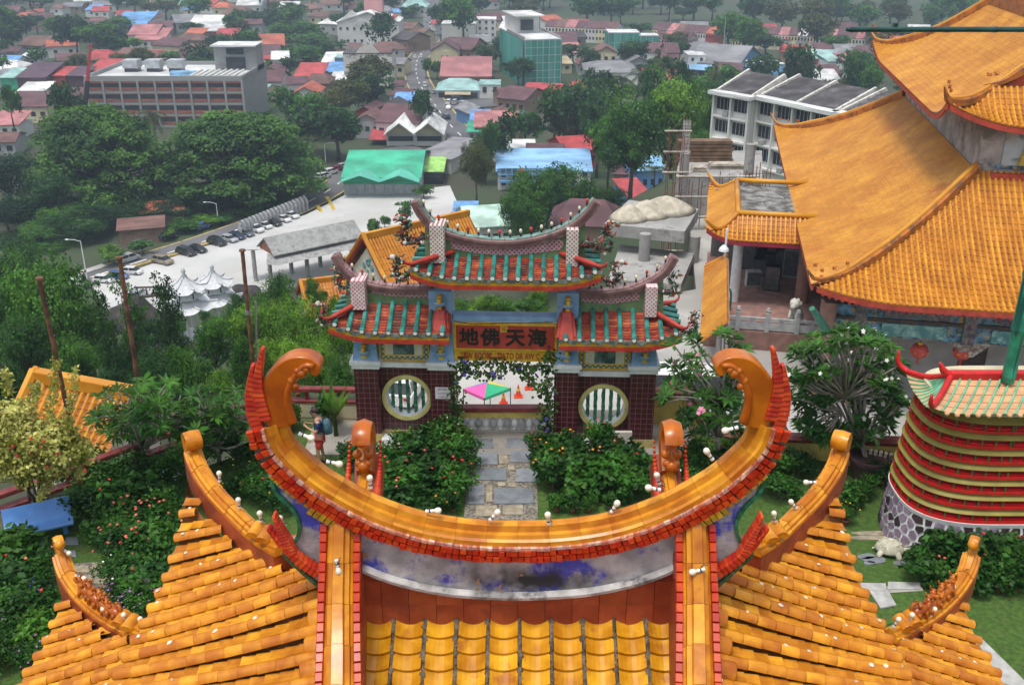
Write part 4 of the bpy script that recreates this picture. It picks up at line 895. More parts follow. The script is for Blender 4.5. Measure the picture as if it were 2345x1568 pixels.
sfC,rCn=roof(gx(940,630,yf),gx(1378,640,yf),gz(640,yf),gz(583,.4),yf,yb,.30,.30,15,True,True,1.15,1.15,'centre_roof')
for e,uu in ((-1,1010),(1,1297)):      # red stepped end caps against the inner piers
 xx=gx(uu,740);gpart('end_cap',MB().hexa([(xx-.22,-.62,gz(778,-.6)),(xx+.22,-.62,gz(778,-.6)),(xx+.22,.3,gz(778,-.6)),(xx-.22,.3,gz(778,-.6)),(xx-.12,-.2,gz(706)),(xx+.12,-.2,gz(706)),(xx+.12,.3,gz(706)),(xx-.12,.3,gz(706))])
          .hexa([(xx-.3,-.5,gz(772,-.5)),(xx+.3,-.5,gz(772,-.5)),(xx+.3,.3,gz(772,-.5)),(xx-.3,.3,gz(772,-.5)),(xx-.2,-.1,gz(716)),(xx+.2,-.1,gz(716)),(xx+.2,.3,gz(716)),(xx-.2,.3,gz(716))]),M_gred,bevel=.03)
# --- crescent ridges
def gridge(px,dy,wid,th,mt,mf,nm,par):
 c=crom([G(u,v,dy) for u,v in px],48);up=ridge_frames(c);w=wid/2
 r_=obj(nm,MB().sweep(c,up,[FW]*48,[(w,-th),(w,-th*.45),(w+.05,-th*.4),(w+.05,-.03),(w,0),(-w,0),(-w,-th)]),mf,par,fix=True)
 obj('ridge_tiles',MB().sweep([p+u_*.012 for p,u_ in zip(c,up)],up,[FW]*48,[(w*.86,-.02),(w*.86,.012),(-w*.86,.012),(-w*.86,-.02)]),mt,r_,fix=True)
 for k in range(1,30):
  p,t=along(c,k/30);u_=Vector((-t.z,0,t.x));mb=MB();mb.hexa([tuple(p+t*a_+FW*b_+u_*c_) for c_ in (.0,.035) for a_,b_ in ((-.012,-w*.9),(.012,-w*.9),(.012,w*.9),(-.012,w*.9))])
  if k%2: obj('ridge_joint',mb,mf,r_,fix=True)
 return c
cpx=[(957,458),(972,486),(998,512),(1038,532),(1092,543),(1155,547),(1208,541),(1264,526),(1307,504),(1338,478),(1356,453)]
cc_=gridge(cpx,.4,.34,.24,M_turq,M_mauve,'crescent_ridge',rCn)
lpx=[(771,585),(790,617),(822,640),(862,652),(920,657),(985,655)]
lc_=gridge(lpx,.4,.30,.22,mat('pink_grey_glaze',(.36,.22,.22),rough=.6,var=.3,scale=5,dirt=(.6,.56,.52),dirtscale=5,dirtamt=.35),M_mauve,'crescent_ridge',rL)
rpx=[(1322,660),(1385,660),(1440,650),(1485,630),(1515,608),(1534,578)]
rc_=gridge(rpx,.4,.30,.22,MATS['pink_grey_glaze'],M_mauve,'crescent_ridge',rR)
def under(px,vb,m,nm,par,dy=.42,off=6,front=.10):
 pl=[(u,v+off) for u,v in px]+[(u,vb(u)) for u,v in reversed(px)];return obj(nm,MB().prism([(G(u,v,dy).x,G(u,v,dy).z) for u,v in pl],dy-front,dy+.1),m,par,fix=True)
pn=under([(u,v) for u,v in cpx[1:-1]],lambda u: 600,M_gpan,'ridge_panel',rCn)
hexp=[(1035,548),(1090,560),(1155,563),(1220,558),(1282,546),(1290,555),(1283,570),(1220,580),(1155,585),(1090,581),(1035,571),(1028,558)]
obj('patterned_panel',MB().prism([(G(u,v,.3).x,G(u,v,.3).z) for u,v in hexp],.29,.33),M_hex,pn,fix=True)
pl_=under(lpx[1:],lambda u: 706,M_gpan,'ridge_panel',rL);obj('patterned_panel',MB().prism([(G(u,v,.3).x,G(u,v,.3).z) for u,v in ((848,661),(900,668),(980,668),(980,684),(900,683),(848,676))],.29,.33),M_hex,pl_,fix=True)
pr_=under(rpx[:-1],lambda u: 714,M_gpan,'ridge_panel',rR);obj('patterned_panel',MB().prism([(G(u,v,.3).x,G(u,v,.3).z) for u,v in ((1330,672),(1400,675),(1462,666),(1462,682),(1400,692),(1330,688))],.29,.33),M_hex,pr_,fix=True)
for (u0,u1,v0,v1),m in (((985,1016,518,598),M_wdot),((1296,1326,524,604),M_wdot),((802,832,648,708),M_pdot),((1475,1506,652,714),M_pdot)):
 a,b=G(u0,v1,-.05),G(u1,v0,-.05);gpart('ridge_post',MB().box((a.x,-.05,a.z-.1),(b.x,.62,b.z)),m,bevel=.02)
# --- dragon ornaments on the roof ends
M_drg=[mat('dragon_red',(.35,.06,.03),rough=.5,var=.4,scale=14),mat('dragon_green',(.06,.18,.10),rough=.5,var=.5,scale=14),mat('dragon_white',(.6,.56,.5),rough=.6,var=.3,scale=14),mat('dragon_dark',(.05,.04,.04),rough=.6,var=.5,scale=14)]
def dragon(seed,par,p,s,flip):
 r_=random.Random(seed);b=MB();L=[(-.3,.06),(-.12,.16),(.06,.05),(.22,.02),(.38,.12),(.36,.30),(.24,.40),(.26,.56),(.42,.62)]
 pts=crom([Vector((x*flip,r_.uniform(-.05,.05),z)) for x,z in L],26);b.mi=3;b.tube(pts,[.06-.001*k for k in range(26)],7)
 for k in range(120):
  q=r_.choice(pts)+rdir(r_)*.11;b.mi=r_.choice((0,0,1,2,3,3,1));d=rdir(r_);b.tube([q,q+d*r_.uniform(.06,.16)],[r_.uniform(.02,.035),.006],5)
 for k in range(10): q=r_.choice(pts)+rdir(r_)*.12;b.mi=r_.choice((1,2,3));b.ball(tuple(q),r_.uniform(.03,.06),6,4)
 b.mi=2;q=pts[-1];b.ball(tuple(q),.085,8,6);b.mi=0;b.tube([q,q+Vector((.16*flip,0,-.05))],[.06,.035],6)
 o=obj('dragon_ornament',b,M_drg,par);o.location=p;o.scale=(s,)*3;return o
for sd,par,(u,v),s,fl in ((1,rCn,(935,640),1.0,-1),(2,rCn,(955,560),1.15,-1),(3,rCn,(1385,645),1.0,1),(4,rCn,(1360,568),1.15,1),(5,rL,(760,748),.95,-1),(6,rL,(800,665),.95,-1),(7,rR,(1560,755),.95,1),(8,rR,(1512,668),.95,1)):
 dragon(sd,par,G(u,v,.0 if v>600 and v not in (665,668) else .35),s,fl)
# --- little coloured lamps on the ridges
ML=[mat('red_lamp_glass',(.5,.04,.02),rough=.3),mat('clear_lamp_glass',(.7,.62,.45),rough=.3)]
def minilamp(p,m,lab,grp):
 t=thing('ridge_lamp',lab,'lamp',p,0,grp);obj('holder',MB().lathe([(.025,0),(.025,.09),(.02,.1)],8),M_blk,t);obj('glass',MB().lathe([(.02,.1),(.04,.13),(.045,.17),(.03,.21),(.005,.225)],8),m,t,smooth=True)
for c,n_,nm in ((cc_,19,'crescent ridge of the gate'),(lc_,9,'low ridge over the notice side of the gate'),(rc_,9,'low ridge over the wooden fence side of the gate')):
 for k in range(1,n_):
  p,t=along(c,k/n_);m=k%3==0;q=Matrix.Rotation(R(-2.5),3,'Z') @ (p+Vector((0,.05,.02)))+GB0
  minilamp(q,ML[0 if m else 1],('red' if m else 'clear')+' fairy lamp on the '+(nm if nm.startswith('cres') else 'low side ridge of the gate'),('red' if m else 'clear')+' lamps on the '+(nm if nm.startswith('cres') else 'side ridges of the gate'))
# --- lintel, signboard and lettering
def text_mesh(s_,size,depth=.01,bold=0.0,spacing=1.0):
 cu=bpy.data.curves.new('lettering','FONT');cu.body=s_;cu.size=size;cu.extrude=depth;cu.align_x='CENTER';cu.align_y='CENTER';cu.space_character=spacing;cu.resolution_u=3
 o=bpy.data.objects.new('lettering',cu);col.objects.link(o);bpy.context.view_layer.update()
 me=bpy.data.meshes.new_from_object(o.evaluated_get(bpy.context.evaluated_depsgraph_get()));bpy.data.objects.remove(o)
 if bold:      # brush weight: the strokes laid again a little to every side, each a hair prouder
  V0=[v.co.copy() for v in me.vertices];F0=[tuple(p.vertices) for p in me.polygons];b=MB()
  for k,(dx,dy) in enumerate(((0,0),(1,0),(-1,0),(0,1),(0,-1),(.7,.7),(-.7,.7),(.7,-.7),(-.7,-.7))): b.add([v+Vector((dx*bold,dy*bold,.0012*k)) for v in V0],F0)
  me=b.mesh('lettering')
 return me
def lettering(name,s_,size,m,parent,loc,bold=0.0,sx=1.0,depth=.008):
 o=obj(name,text_mesh(s_,size,depth,bold),m,parent);o.location=loc;o.rotation_euler=(R(90),0,0);o.scale=(sx,1,1);return o
xa,xb=gx(1037,770),gx(1277,770);M_ink=mat('black_lettering',(.012,.01,.01),rough=.5);M_rl=mat('red_lettering',(.36,.05,.02),rough=.6)
gpart('lintel',MB().box((xa,.1,gz(740)),(xb,.5,gz(728))),M_blue)
sb=gpart('signboard',MB().box((xa+.005,.0,gz(804)),(xb-.005,.14,gz(741))),M_gyel,bevel=.02)
z0,z1=gz(798),gz(746);fld=obj('sign_field',MB().box((xa+.09,-.02,z0),(xb-.09,-.001,z1)),mat('sign_red',(.40,.045,.03),rough=.5,var=.15,scale=3),sb)
for ch,u in (('地',1074),('佛',1123),('天',1180),('海',1230)):
 lettering('character',ch,.56,M_ink,fld,(gx(u,772),-.03,gz(774)+.0),bold=.017)
seal=obj('seal',MB().box((gx(1147),-.04,gz(760)),(gx(1163),-.021,gz(744))),M_gyel,sb)
lettering('character','印',.16,M_rl,seal,((gx(1155)),-.045,gz(752)),sx=.9)
ins=gpart('inscription_board',MB().box((xa+.01,.06,gz(829)),(xb-.01,.16,gz(806))),M_gyel,bevel=.01)
for tx,u,v,sz in (('AW BOON',1092,817,.26),('1 8 5 0',1060,812,.12),('DONATED BY',1060,821,.085),('HAW',1121,813,.10),('PAR',1121,821,.10),('1 9 6 6',1142,812,.12),('RENOVATED BY',1142,821,.085),('DATO DR AW C',1188,817,.26)):
 lettering('lettering',tx,sz,M_rl,ins,(gx(u,815),.05,gz(v)),bold=.003,sx=.62)
nt=gpart('notice',MB().box((gx(996,900),-.02,gz(915)),(gx(1031,900),-.003,gz(889))),mat('white_notice',(.72,.68,.70),rough=.6,var=.06))
for tx,v,sz in (('關門時間',894,.075),('6:00PM',903,.10),('本寺開放至',911,.06)): lettering('lettering',tx,sz,mat('purple_print',(.25,.16,.25),rough=.7),nt,(gx(1013.5,900),-.024,gz(v)),sx=.9,depth=.001)
tb=tag(obj('inscribed_tablet',MB().box((0,0,0),(gx(1444,1030)-gx(1352,1030),.12,.62)),mat('cream_marble',(.66,.60,.54),rough=.5,var=.1),bevel=.01),'cream marble tablet with red characters at the foot of the gate','tablet');tb.location=PY(1352,1045,25.55)
tb.location.z=0.02
for tx,sz,x,z in (('四 维',.12,.36,.50),('香 泰 酒',.26,.46,.32),('曼谷善信',.10,.5,.12)): lettering('lettering',tx,sz,M_rl,tb,(x,-.005,z),bold=.004)
cab=tag(obj('cable',MB().tube(crom([PY(1040,735,25.6),PY(1085,742,25.7),PY(1155,740,25.8),PY(1266,738,25.6)],20),.012,5),M_blk),'thin black cable strung under the centre roof of the gate','cable')
# --- climbing vine
r_=random.Random(5);vl=MB();vs_=MB()
runs=[[(1050,1060,-.1),(1046,960,-.1),(1045,880,-.12),(1048,838,-.1),(1070,832,-.05),(1110,830,0),(1160,832,0),(1205,836,0),(1240,834,-.1)],[(1255,1080,-.1),(1252,960,-.12),(1256,880,-.15),(1256,830,-.12),(1262,800,-.1)],[(1180,834,0),(1205,855,.0),(1232,880,-.1),(1250,900,-.1)],[(1060,833,-.05),(1080,850,-.05),(1120,856,0),(1150,850,0)]]
for run in runs:
 c=crom([G(u,v,d) for u,v,d in run],60);vs_.tube([p+rdir(r_)*.02 for p in c],.014,5)
 for k in range({9: 620,5: 560}.get(len(run),150)):
  p=c[r_.randrange(60)]+Vector((r_.gauss(0,.12),r_.gauss(0,.08),r_.gauss(0,.09)));s=r_.uniform(.07,.13);leaf(vl,p,(Vector((0,-1,.4))+rdir(r_)*.7).normalized(),(Vector((0,0,-1))+rdir(r_)*.6).normalized(),s,s*.9)
vt=thing('climbing_vine','leafy green vine with violet flowers climbing the gate opening','vine',GB0,R(-2.5))
tag(obj('leaves',vl,leafmat('vine_leaves',(.03,.09,.015),scale=2,c2=(.10,.20,.03)),vt),kind='stuff');obj('stem',vs_,M_bark,vt)
VF=MB().lathe([(.012,0),(.05,.02),(.062,.03)],7).mesh('flower')
for k in range(26):
 run=r_.choice(runs);c=crom([G(u,v,d) for u,v,d in run],30);p=r_.choice(c)+Vector((r_.gauss(0,.1),-.14,r_.gauss(0,.1)));o=obj('flower',VF,mat('violet_flower',(.10,.06,.42),rough=.6),vt);o.location=p;o.rotation_euler=(R(80),0,r_.uniform(0,3))
# ------------------------------------------------------------------ walls and railings round the terrace
M_par=mat('cream_parapet',(.56,.50,.33),rough=.8,var=.15,scale=2,dirt=(.28,.25,.17),dirtscale=1.5,dirtamt=.4);M_rail=mat('maroon_rail',(.20,.025,.025),rough=.5,var=.25,scale=3,c2=(.28,.05,.045))
M_ywall=mat('yellow_garden_wall',(.58,.46,.12),rough=.8,var=.15,scale=2,dirt=(.32,.27,.1),dirtscale=1.2,dirtamt=.4)
def parapet(p0,p1,label,low=.62,n=4):
 p0,p1=Vector(p0),Vector(p1);d=p1-p0;L=d.length;rz=math.atan2(d.y,d.x);t=thing('parapet',label,'parapet',p0,rz,None)
 obj('parapet_wall',MB().box((0,-.09,0),(L,.09,low)),M_par,t);obj('coping',MB().box((-.02,-.14,low),(L+.02,.14,low+.09)),M_rail,t,bevel=.02)
 for k in range(n):
  x0=L*(k+.06)/n;x1=L*(k+.94)/n;obj('panel',MB().box((x0,-.115,.12),(x1,-.091,low-.08)),M_par,t,bevel=.01)
  obj('post',MB().box((L*(k+.5)/n-.06,-.06,low+.09),(L*(k+.5)/n+.06,.06,low+.36)),M_rail,t)
 obj('top_rail',MB().box((-.03,-.12,low+.36),(L+.03,.12,low+.50)),M_rail,t,bevel=.03);return t
parapet((-6.9,27.6,0),(-4.62,27.5,0),'cream parapet with maroon rails joining the gate behind the visitor',n=2)
parapet((-12.4,22.0,0),(-6.95,27.5,0),'long cream and maroon parapet running behind the bare frangipani')
parapet((-18,17.0,0),(-12.45,21.95,0),'cream parapet with sunken panels behind the blue bench')
t=thing('balustrade','white balustrade with maroon rail seen through the gate opening','balustrade',(0,26.72,0));xa,xb=PY(1050,940,26.72).x,PY(1258,940,26.72).x;zr_=PY(1150,938,26.72).z
obj('rail',MB().box((xa,-.16,zr_-.02),(xb,.14,zr_+.13)),M_rail,t,bevel=.02);obj('frieze',MB().box((xa,-.1,zr_-.22),(xb,.1,zr_-.021)),M_ywall,t);obj('plinth',MB().box((xa,-.12,0),(xb,.12,.10)),M_conc,t)
BAL=MB().lathe([(.05,0),(.07,.03),(.07,.06),(.045,.10),(.10,.24),(.115,.34),(.08,.5),(.045,.60),(.06,.63),(.06,.66),(.05,.70)],10).mesh('baluster',True);bh=zr_-.22-.10
for k in range(12): o=obj('baluster',BAL,M_trim if k%2 else mat('grey_baluster',(.42,.43,.43),rough=.7,var=.2,scale=4),t,objmat=True);o.location=(lerp(xa+.15,xb-.15,k/11),0,.10);o.scale=(1,1,bh/.7)
# yellow wall with a moon-shaped cut, maroon coping, running off to the right
cw=thing('garden_wall','yellow garden wall with maroon coping dipping in a moon curve','wall',(0,0,0))
wp=[(1492,893,27.3),(1540,893,27.2),(1585,893,27.1),(1590,915,27.0),(1600,945,26.9),(1622,972,26.7),(1655,988,26.4),(1700,994,26.1),(1790,997,25.6),(1870,1000,25.2),(1960,1003,24.8),(2090,1008,24.2),(2200,1012,23.7)]
c=[PY(*q) for q in wp];c=c[:3]+crom(c[2:],40)[1:];n=len(c);ups=[];sds=[]
for i in range(n): tt=(c[min(i+1,n-1)]-c[max(i-1,0)]).normalized();sd=Vector((tt.y,-tt.x,0)).normalized();sds.append(sd);ups.append(sd.cross(tt) if sd.cross(tt).z>0 else -sd.cross(tt))
obj('coping',MB().sweep(c,ups,sds,[(-.2,-.12),(-.22,-.02),(-.12,.06),(.12,.06),(.22,-.02),(.2,-.12)]),M_rail,cw,fix=True)
mb=MB()
for i in range(n): p=c[i];mb.v+=[(p.x,p.y-.1,0),(p.x,p.y-.1,p.z-.06),(p.x,p.y+.1,p.z-.06),(p.x,p.y+.1,0)]
for i in range(n-1):
 for k in range(4): a=4*i+k;b=4*i+(k+1)%4;mb.f.append((a,a+4,b+4,b));mb.m.append(0)
obj('wall_body',mb,M_ywall,cw,fix=True)
for k in range(9):
 q=PY(1985+12*k,1055,24.55-.06*k);o=obj('baluster',BAL,M_cream,cw,objmat=True);o.location=(q.x,q.y-.16,0.12);o.scale=(.9,.9,.9)
tag(obj('cable',MB().tube(crom([PY(1567,800,26),PY(1566,880,26.1),PY(1563,960,26.3),PY(1562,990,26.3)],10),.012,5),M_blk),'black cable hanging down beside the maroon pier of the gate','cable')
tag(obj('meter_box',MB().box((0,0,0),(.22,.1,.4)),mat('grey_metal_box',(.4,.42,.44),rough=.5),bevel=.01),'small grey electric box fixed to the yellow wall','meter box').location=PY(1565,975,27.0)
# ------------------------------------------------------------------ shrubs, pots and flowers
def shrub_proto(seed,leafsz,tall=1.0,clumps=120,per=11):
 r_=random.Random(seed);b=MB();lob=[((r_.uniform(-.3,.3),r_.uniform(-.3,.3),r_.uniform(.3,.75)*tall),(r_.uniform(.22,.36),)*2+(r_.uniform(.2,.34)*tall,)) for _ in range(7)]
 foliage(b,lob,clumps,per,leafsz,r_,cr=.55,flat=.8,up=.4,shell=.55)
 st=MB()
 for c_,rr in lob: st.tube([(r_.uniform(-.04,.04),r_.uniform(-.04,.04),0),(c_[0]*.5,c_[1]*.5,c_[2]*.45),c_],[.02,.014,.006],5)
 return b.mesh('leaves'),st.mesh('stems')
SH=[shrub_proto(100+k,.10+.02*k) for k in range(4)];SHF=[shrub_proto(120+k,.075,clumps=170) for k in range(2)]
FL={'rose': MB().lathe([(.01,-.02),(.032,0),(.04,.018),(.028,.03),(.015,.026)],8).mesh('flower',True),'small': MB().lathe([(.005,0),(.028,.008),(.02,.014)],6).mesh('flower',True)}
FM={'red': mat('red_petals',(.55,.03,.02),rough=.6),'coral': mat('coral_petals',(.62,.13,.09),rough=.6),'pink': mat('pink_petals',(.6,.2,.3),rough=.6),'orange': mat('orange_petals',(.68,.25,.01),rough=.6),'yellow': mat('yellow_petals',(.7,.5,.03),rough=.6),'violet': mat('violet_petals',(.36,.12,.42),rough=.6),'white': mat('white_petals',(.78,.76,.72),rough=.6),'blue': mat('blue_petals',(.08,.1,.45),rough=.6)}
M_terra=mat('terracotta_pot',(.36,.10,.045),rough=.8,var=.2,scale=6,dirt=(.25,.2,.16),dirtscale=5,dirtamt=.35);M_gpot=mat('dark_glazed_pot',(.07,.035,.04),rough=.4,var=.2);M_cpot=mat('blue_grey_pot',(.2,.24,.26),rough=.5,var=.2)
POT=MB().lathe([(.0,0),(.13,0),(.17,.22),(.195,.23),(.195,.28),(.17,.28),(.165,.24),(.0,.24)],14).mesh('pot',True);SOIL=None
def shrub(u,v,r,h,m,label,group,fl=None,nf=0,ft='rose',fine=False,pot=None,loc=None,z=0.0):
 p=loc if loc is not None else PZ(u,v,z);t=thing('potted_plant' if pot else 'shrub',label,'plant',p,rnd.uniform(0,6.28),group);zb=0
 if pot:
  s=r*1.35;o=obj('pot',POT,pot,t,objmat=True);o.scale=(s,s,s*1.1);zb=.26*s
 k=rnd.randrange(4);lm,sm=SHF[k%2] if fine else SH[k]
 o=obj('leaves',lm,m,t,objmat=True);o.scale=(r/.6,r/.6,h);o.location=(0,0,zb);o=obj('stems',sm,M_bark,t,objmat=True);o.scale=(r/.6,r/.6,h);o.location=(0,0,zb)
 for q in range(nf):
  an=rnd.uniform(0,6.28);el=rnd.uniform(.25,1.3);o=obj('flower',FL[ft],FM[fl],t,objmat=True)
  o.location=(r*.98*math.cos(an)*math.cos(el),r*.98*math.sin(an)*math.cos(el),zb+h*(.45+.58*math.sin(el)));o.rotation_euler=(rnd.uniform(-.6,.6),rnd.uniform(-.6,.6),0)
 return t
gl='shrubs beside the slab path';gr=gl
for u,v,r,h,fl,nf in ((900,1075,.75,1.25,'pink',3),(960,1060,.8,1.3,None,0),(1020,1060,.8,1.35,'white',2),(1060,1075,.6,1.0,None,0),(920,1130,.85,1.2,'red',4),(985,1130,.8,1.2,'red',6),(1040,1135,.75,1.1,'red',6),(930,1170,.7,.9,'coral',5),(1010,1165,.6,.8,'orange',4)):
 shrub(u,v,r,h,LF_shrub,('leafy green shrub %sin the bed between path and visitor'%(('with %s flowers '%fl) if fl else '')),'shrubs in the bed by the visitor'+(' with %s flowers'%fl if fl else ''),fl,nf)
for u,v,r,h,fl,nf in ((1270,1075,.7,1.1,'orange',5),(1320,1075,.75,1.2,'orange',6),(1375,1085,.75,1.15,'coral',4),(1430,1090,.7,1.1,'red',3),(1265,1120,.75,1.1,'orange',5),(1330,1125,.8,1.15,None,0),(1395,1135,.8,1.15,None,0),(1450,1135,.7,1.05,None,0),(1375,1050,.5,1.3,'coral',4)):
 shrub(u,v,r,h,LF_shrub,('leafy green shrub %sin the bed below the marble tablet'%(('with %s flowers '%fl) if fl else '')),'shrubs in the bed below the tablet'+(' with %s flowers'%fl if fl else ''),fl,nf)
for u,v,r,h in ((1038,1172,.26,.5),(1275,1172,.26,.5),(1312,1174,.28,.5),(1347,1172,.26,.5),(1400,1168,.25,.45),(1030,1150,.3,.5)):
 shrub(u,v,r,h,LF_shrub,'small plant in a terracotta pot at the path end','terracotta pots along the path end',pot=M_terra)
shrub(806,1078,.52,.75,LF_shrub,'bushy plant in a wide brown pot beside the left back ridge',None,'violet',5,'small',pot=mat('brown_wide_pot',(.22,.12,.07),rough=.7,var=.2))
shrub(1232,1060,.42,.9,LF_shrub,'red-flowered plant in a blue grey pot at the gate foot',None,'red',12,'small',pot=M_cpot);shrub(1056,1040,.36,.8,LF_bright,'vine-topped pot plant at the inner pier foot',None,'red',3,'small',pot=M_terra)
for u,v,r,h,m,lab in ((672,985,.40,1.0,LF_bright,'bright fern clump by the parapet near the crescent ridge tip'),(752,975,.45,1.0,LF_shrub,'broad dark plant in a red pot behind the visitor'),(700,950,.35,.8,LF_shrub,'red-flowered plant against the parapet before the visitor')):
 shrub(u,v,r,h,m,lab,None,'red' if 'red-fl' in lab else None,6 if 'red-fl' in lab else 0,pot=M_terra if 'pot' in lab else None)
# left garden: a thick bed of shrubs with roses
gm=[LF_shrub,LF_mid,LF_dark]
for k,(u,v,r,h,fl,nf,ft) in enumerate(((190,1125,.8,1.3,None,0,'rose'),(255,1120,.9,1.3,None,0,'rose'),(320,1120,.85,1.2,'orange',4,'small'),(385,1110,.85,1.3,None,0,'rose'),(470,1050,.9,1.3,None,0,'rose'),(540,1050,.9,1.3,None,0,'rose'),(590,1080,.8,1.2,'orange',4,'small'),(600,1150,.7,.9,'red',4,'rose'),(560,1130,.7,1.0,'yellow',4,'small'),(225,1180,.9,1.2,None,0,'rose'),(300,1185,.95,1.2,'red',3,'rose'),(370,1180,.9,1.2,'blue',4,'small'),(250,1235,.8,1.1,None,0,'rose'),(310,1240,.9,1.15,'coral',14,'rose'),(360,1250,.9,1.1,'coral',9,'rose'),(290,1290,.8,1.0,'coral',10,'rose'),(345,1310,.9,1.0,'red',3,'rose'),(290,1345,.75,.85,'white',3,'small'),(350,1365,.8,.85,None,0,'rose'),(280,1390,.55,.6,'violet',26,'small'),(325,1392,.55,.6,'violet',30,'small'),(365,1385,.5,.55,'violet',24,'small'),
                                          (30,1300,.8,1.0,None,0,'rose'),(80,1330,.7,.9,'coral',2,'rose'),(20,1380,.9,1.1,'red',3,'rose'),(75,1390,.6,.8,'blue',16,'small'),(100,1430,.55,.8,'red',3,'rose'),(30,1450,.9,1.1,None,0,'rose'),(85,1480,.6,.8,None,0,'rose'),(20,1520,.8,1.0,'violet',6,'small'),(75,1530,.5,.7,'violet',12,'small'),(640,1120,.6,.8,'white',3,'small'),(660,1170,.6,.7,'yellow',4,'small'))):
 side='in the rose bed beside the upper eave' if u>160 else 'in the border by the blue bench'
 shrub(u,v,r,h,gm[k%3] if fl is None else LF_shrub,'%s shrub %s'%('plain green' if not fl else fl+'-flowered',side),'%s shrubs %s'%(fl or 'green',side),fl,nf,ft,fine=(ft=='small' or k%2))
# right side beds
for k,(u,v,r,h,fl,nf) in enumerate(((1560,1075,.7,1.0,'coral',3),(1610,1080,.7,.9,'red',4),(1680,1090,.7,.9,None,0),(1560,1130,.7,.9,'white',3),(1760,1095,.7,1.0,None,0),(1820,1090,.7,1.0,None,0),(1790,1140,.7,.8,None,0),(1680,1060,.7,1.1,None,0))):
 shrub(u,v,r,h,gm[k%3],'%s shrub under the flowering frangipani'%('plain green' if not fl else fl+'-flowered'),'%s shrubs under the frangipani'%(fl or 'green'),fl,nf)
for k,(u,v,r,h,fl,nf) in enumerate(((2150,1310,.75,1.2,None,0),(2210,1300,.8,1.25,None,0),(2270,1310,.8,1.25,'red',2),(2330,1310,.8,1.25,None,0),(2170,1345,.6,.8,'coral',6),(2240,1345,.6,.8,'coral',3),(2310,1345,.6,.9,None,0),(2120,1330,.6,.8,None,0))):
 shrub(u,v,r,h,gm[k%2],'%s shrub before the stone base of the oval tower'%('dense green' if not fl else fl+'-flowered'),'%s shrubs before the oval tower'%(fl or 'green'),fl,nf)
for u,v in ((2245,1352),(2285,1355),(2325,1355),(2205,1352)): shrub(u,v,.3,.5,LF_shrub,'young plant in a terracotta pot by the lawn edge','pots at the lawn edge',pot=M_terra)
for u,v,r,h,fl in ((1945,1165,.4,.6,None),(1975,1140,.4,.6,None),(2015,1110,.4,.6,'orange'),(2050,1120,.45,.7,None),(1935,1200,.35,.5,'yellow'),(2065,1090,.4,.7,None)):
 shrub(u,v,r,h,LF_shrub,'bushy %spot plant between tower and flight of lower tiles'%('' if not fl else fl+'-flowered '),'pots beside the oval tower%s'%('' if not fl else ' with %s flowers'%fl),fl,6 if fl else 0,'small',pot=M_terra)
# golden shrub by the blue bench
r_=random.Random(31);b=MB();lob=[(tuple(PY(u,v,20.6)-Vector((0,0,0))),(rr,rr*.8,rr*.7)) for u,v,rr in ((30,985,.75),(90,1000,.75),(140,1020,.65),(60,1050,.85),(10,1030,.85),(120,1065,.55),(172,1040,.45),(30,945,.5))]
foliage(b,lob,760,14,.115,r_,cr=.42,flat=.7,up=.5,shell=.6)
for sp in (((20,900),(12,850)),((110,960),(125,880),(128,825)),((70,930),(85,880)),((150,985),(165,900),(170,850)),((60,1090),(50,1110)),((110,1080),(105,1120),(90,1140)),((175,1040),(182,1090))):
 cc=crom([PY(u,v,20.6) for u,v in sp],14)
 for p in cc:
  for _ in range(16): s=r_.uniform(.07,.13);leaf(b,p+rdir(r_)*.09,rdir(r_),rdir(r_),s,s*.7)
gs=thing('golden_shrub','large golden-leaved bougainvillea bush towering over the blue bench','shrub',tuple(PZ(95,1180,0)));o0=gs.location.copy()
tag(obj('leaves',b,LF_gold,gs,loc=-o0),kind='stuff');st=MB()
for k in range(6): e=lob[k][0];st.tube([(o0.x+.1*k-.3,o0.y+.0,0),((o0.x+e[0])/2,(o0.y+e[1])/2,e[2]*.5),e],[.05,.035,.015],6)
obj('stems',st,M_bark,gs,loc=-o0)
for k in range(12): o=obj('flower',FL['rose'],FM['red'],gs,objmat=True);e=lob[r_.randrange(8)];q=Vector(e[0])+Vector((r_.uniform(-.5,.5),-e[1][1]*.9,r_.uniform(-.3,.3)));o.location=q-o0;o.rotation_euler=(1.3,0,0)
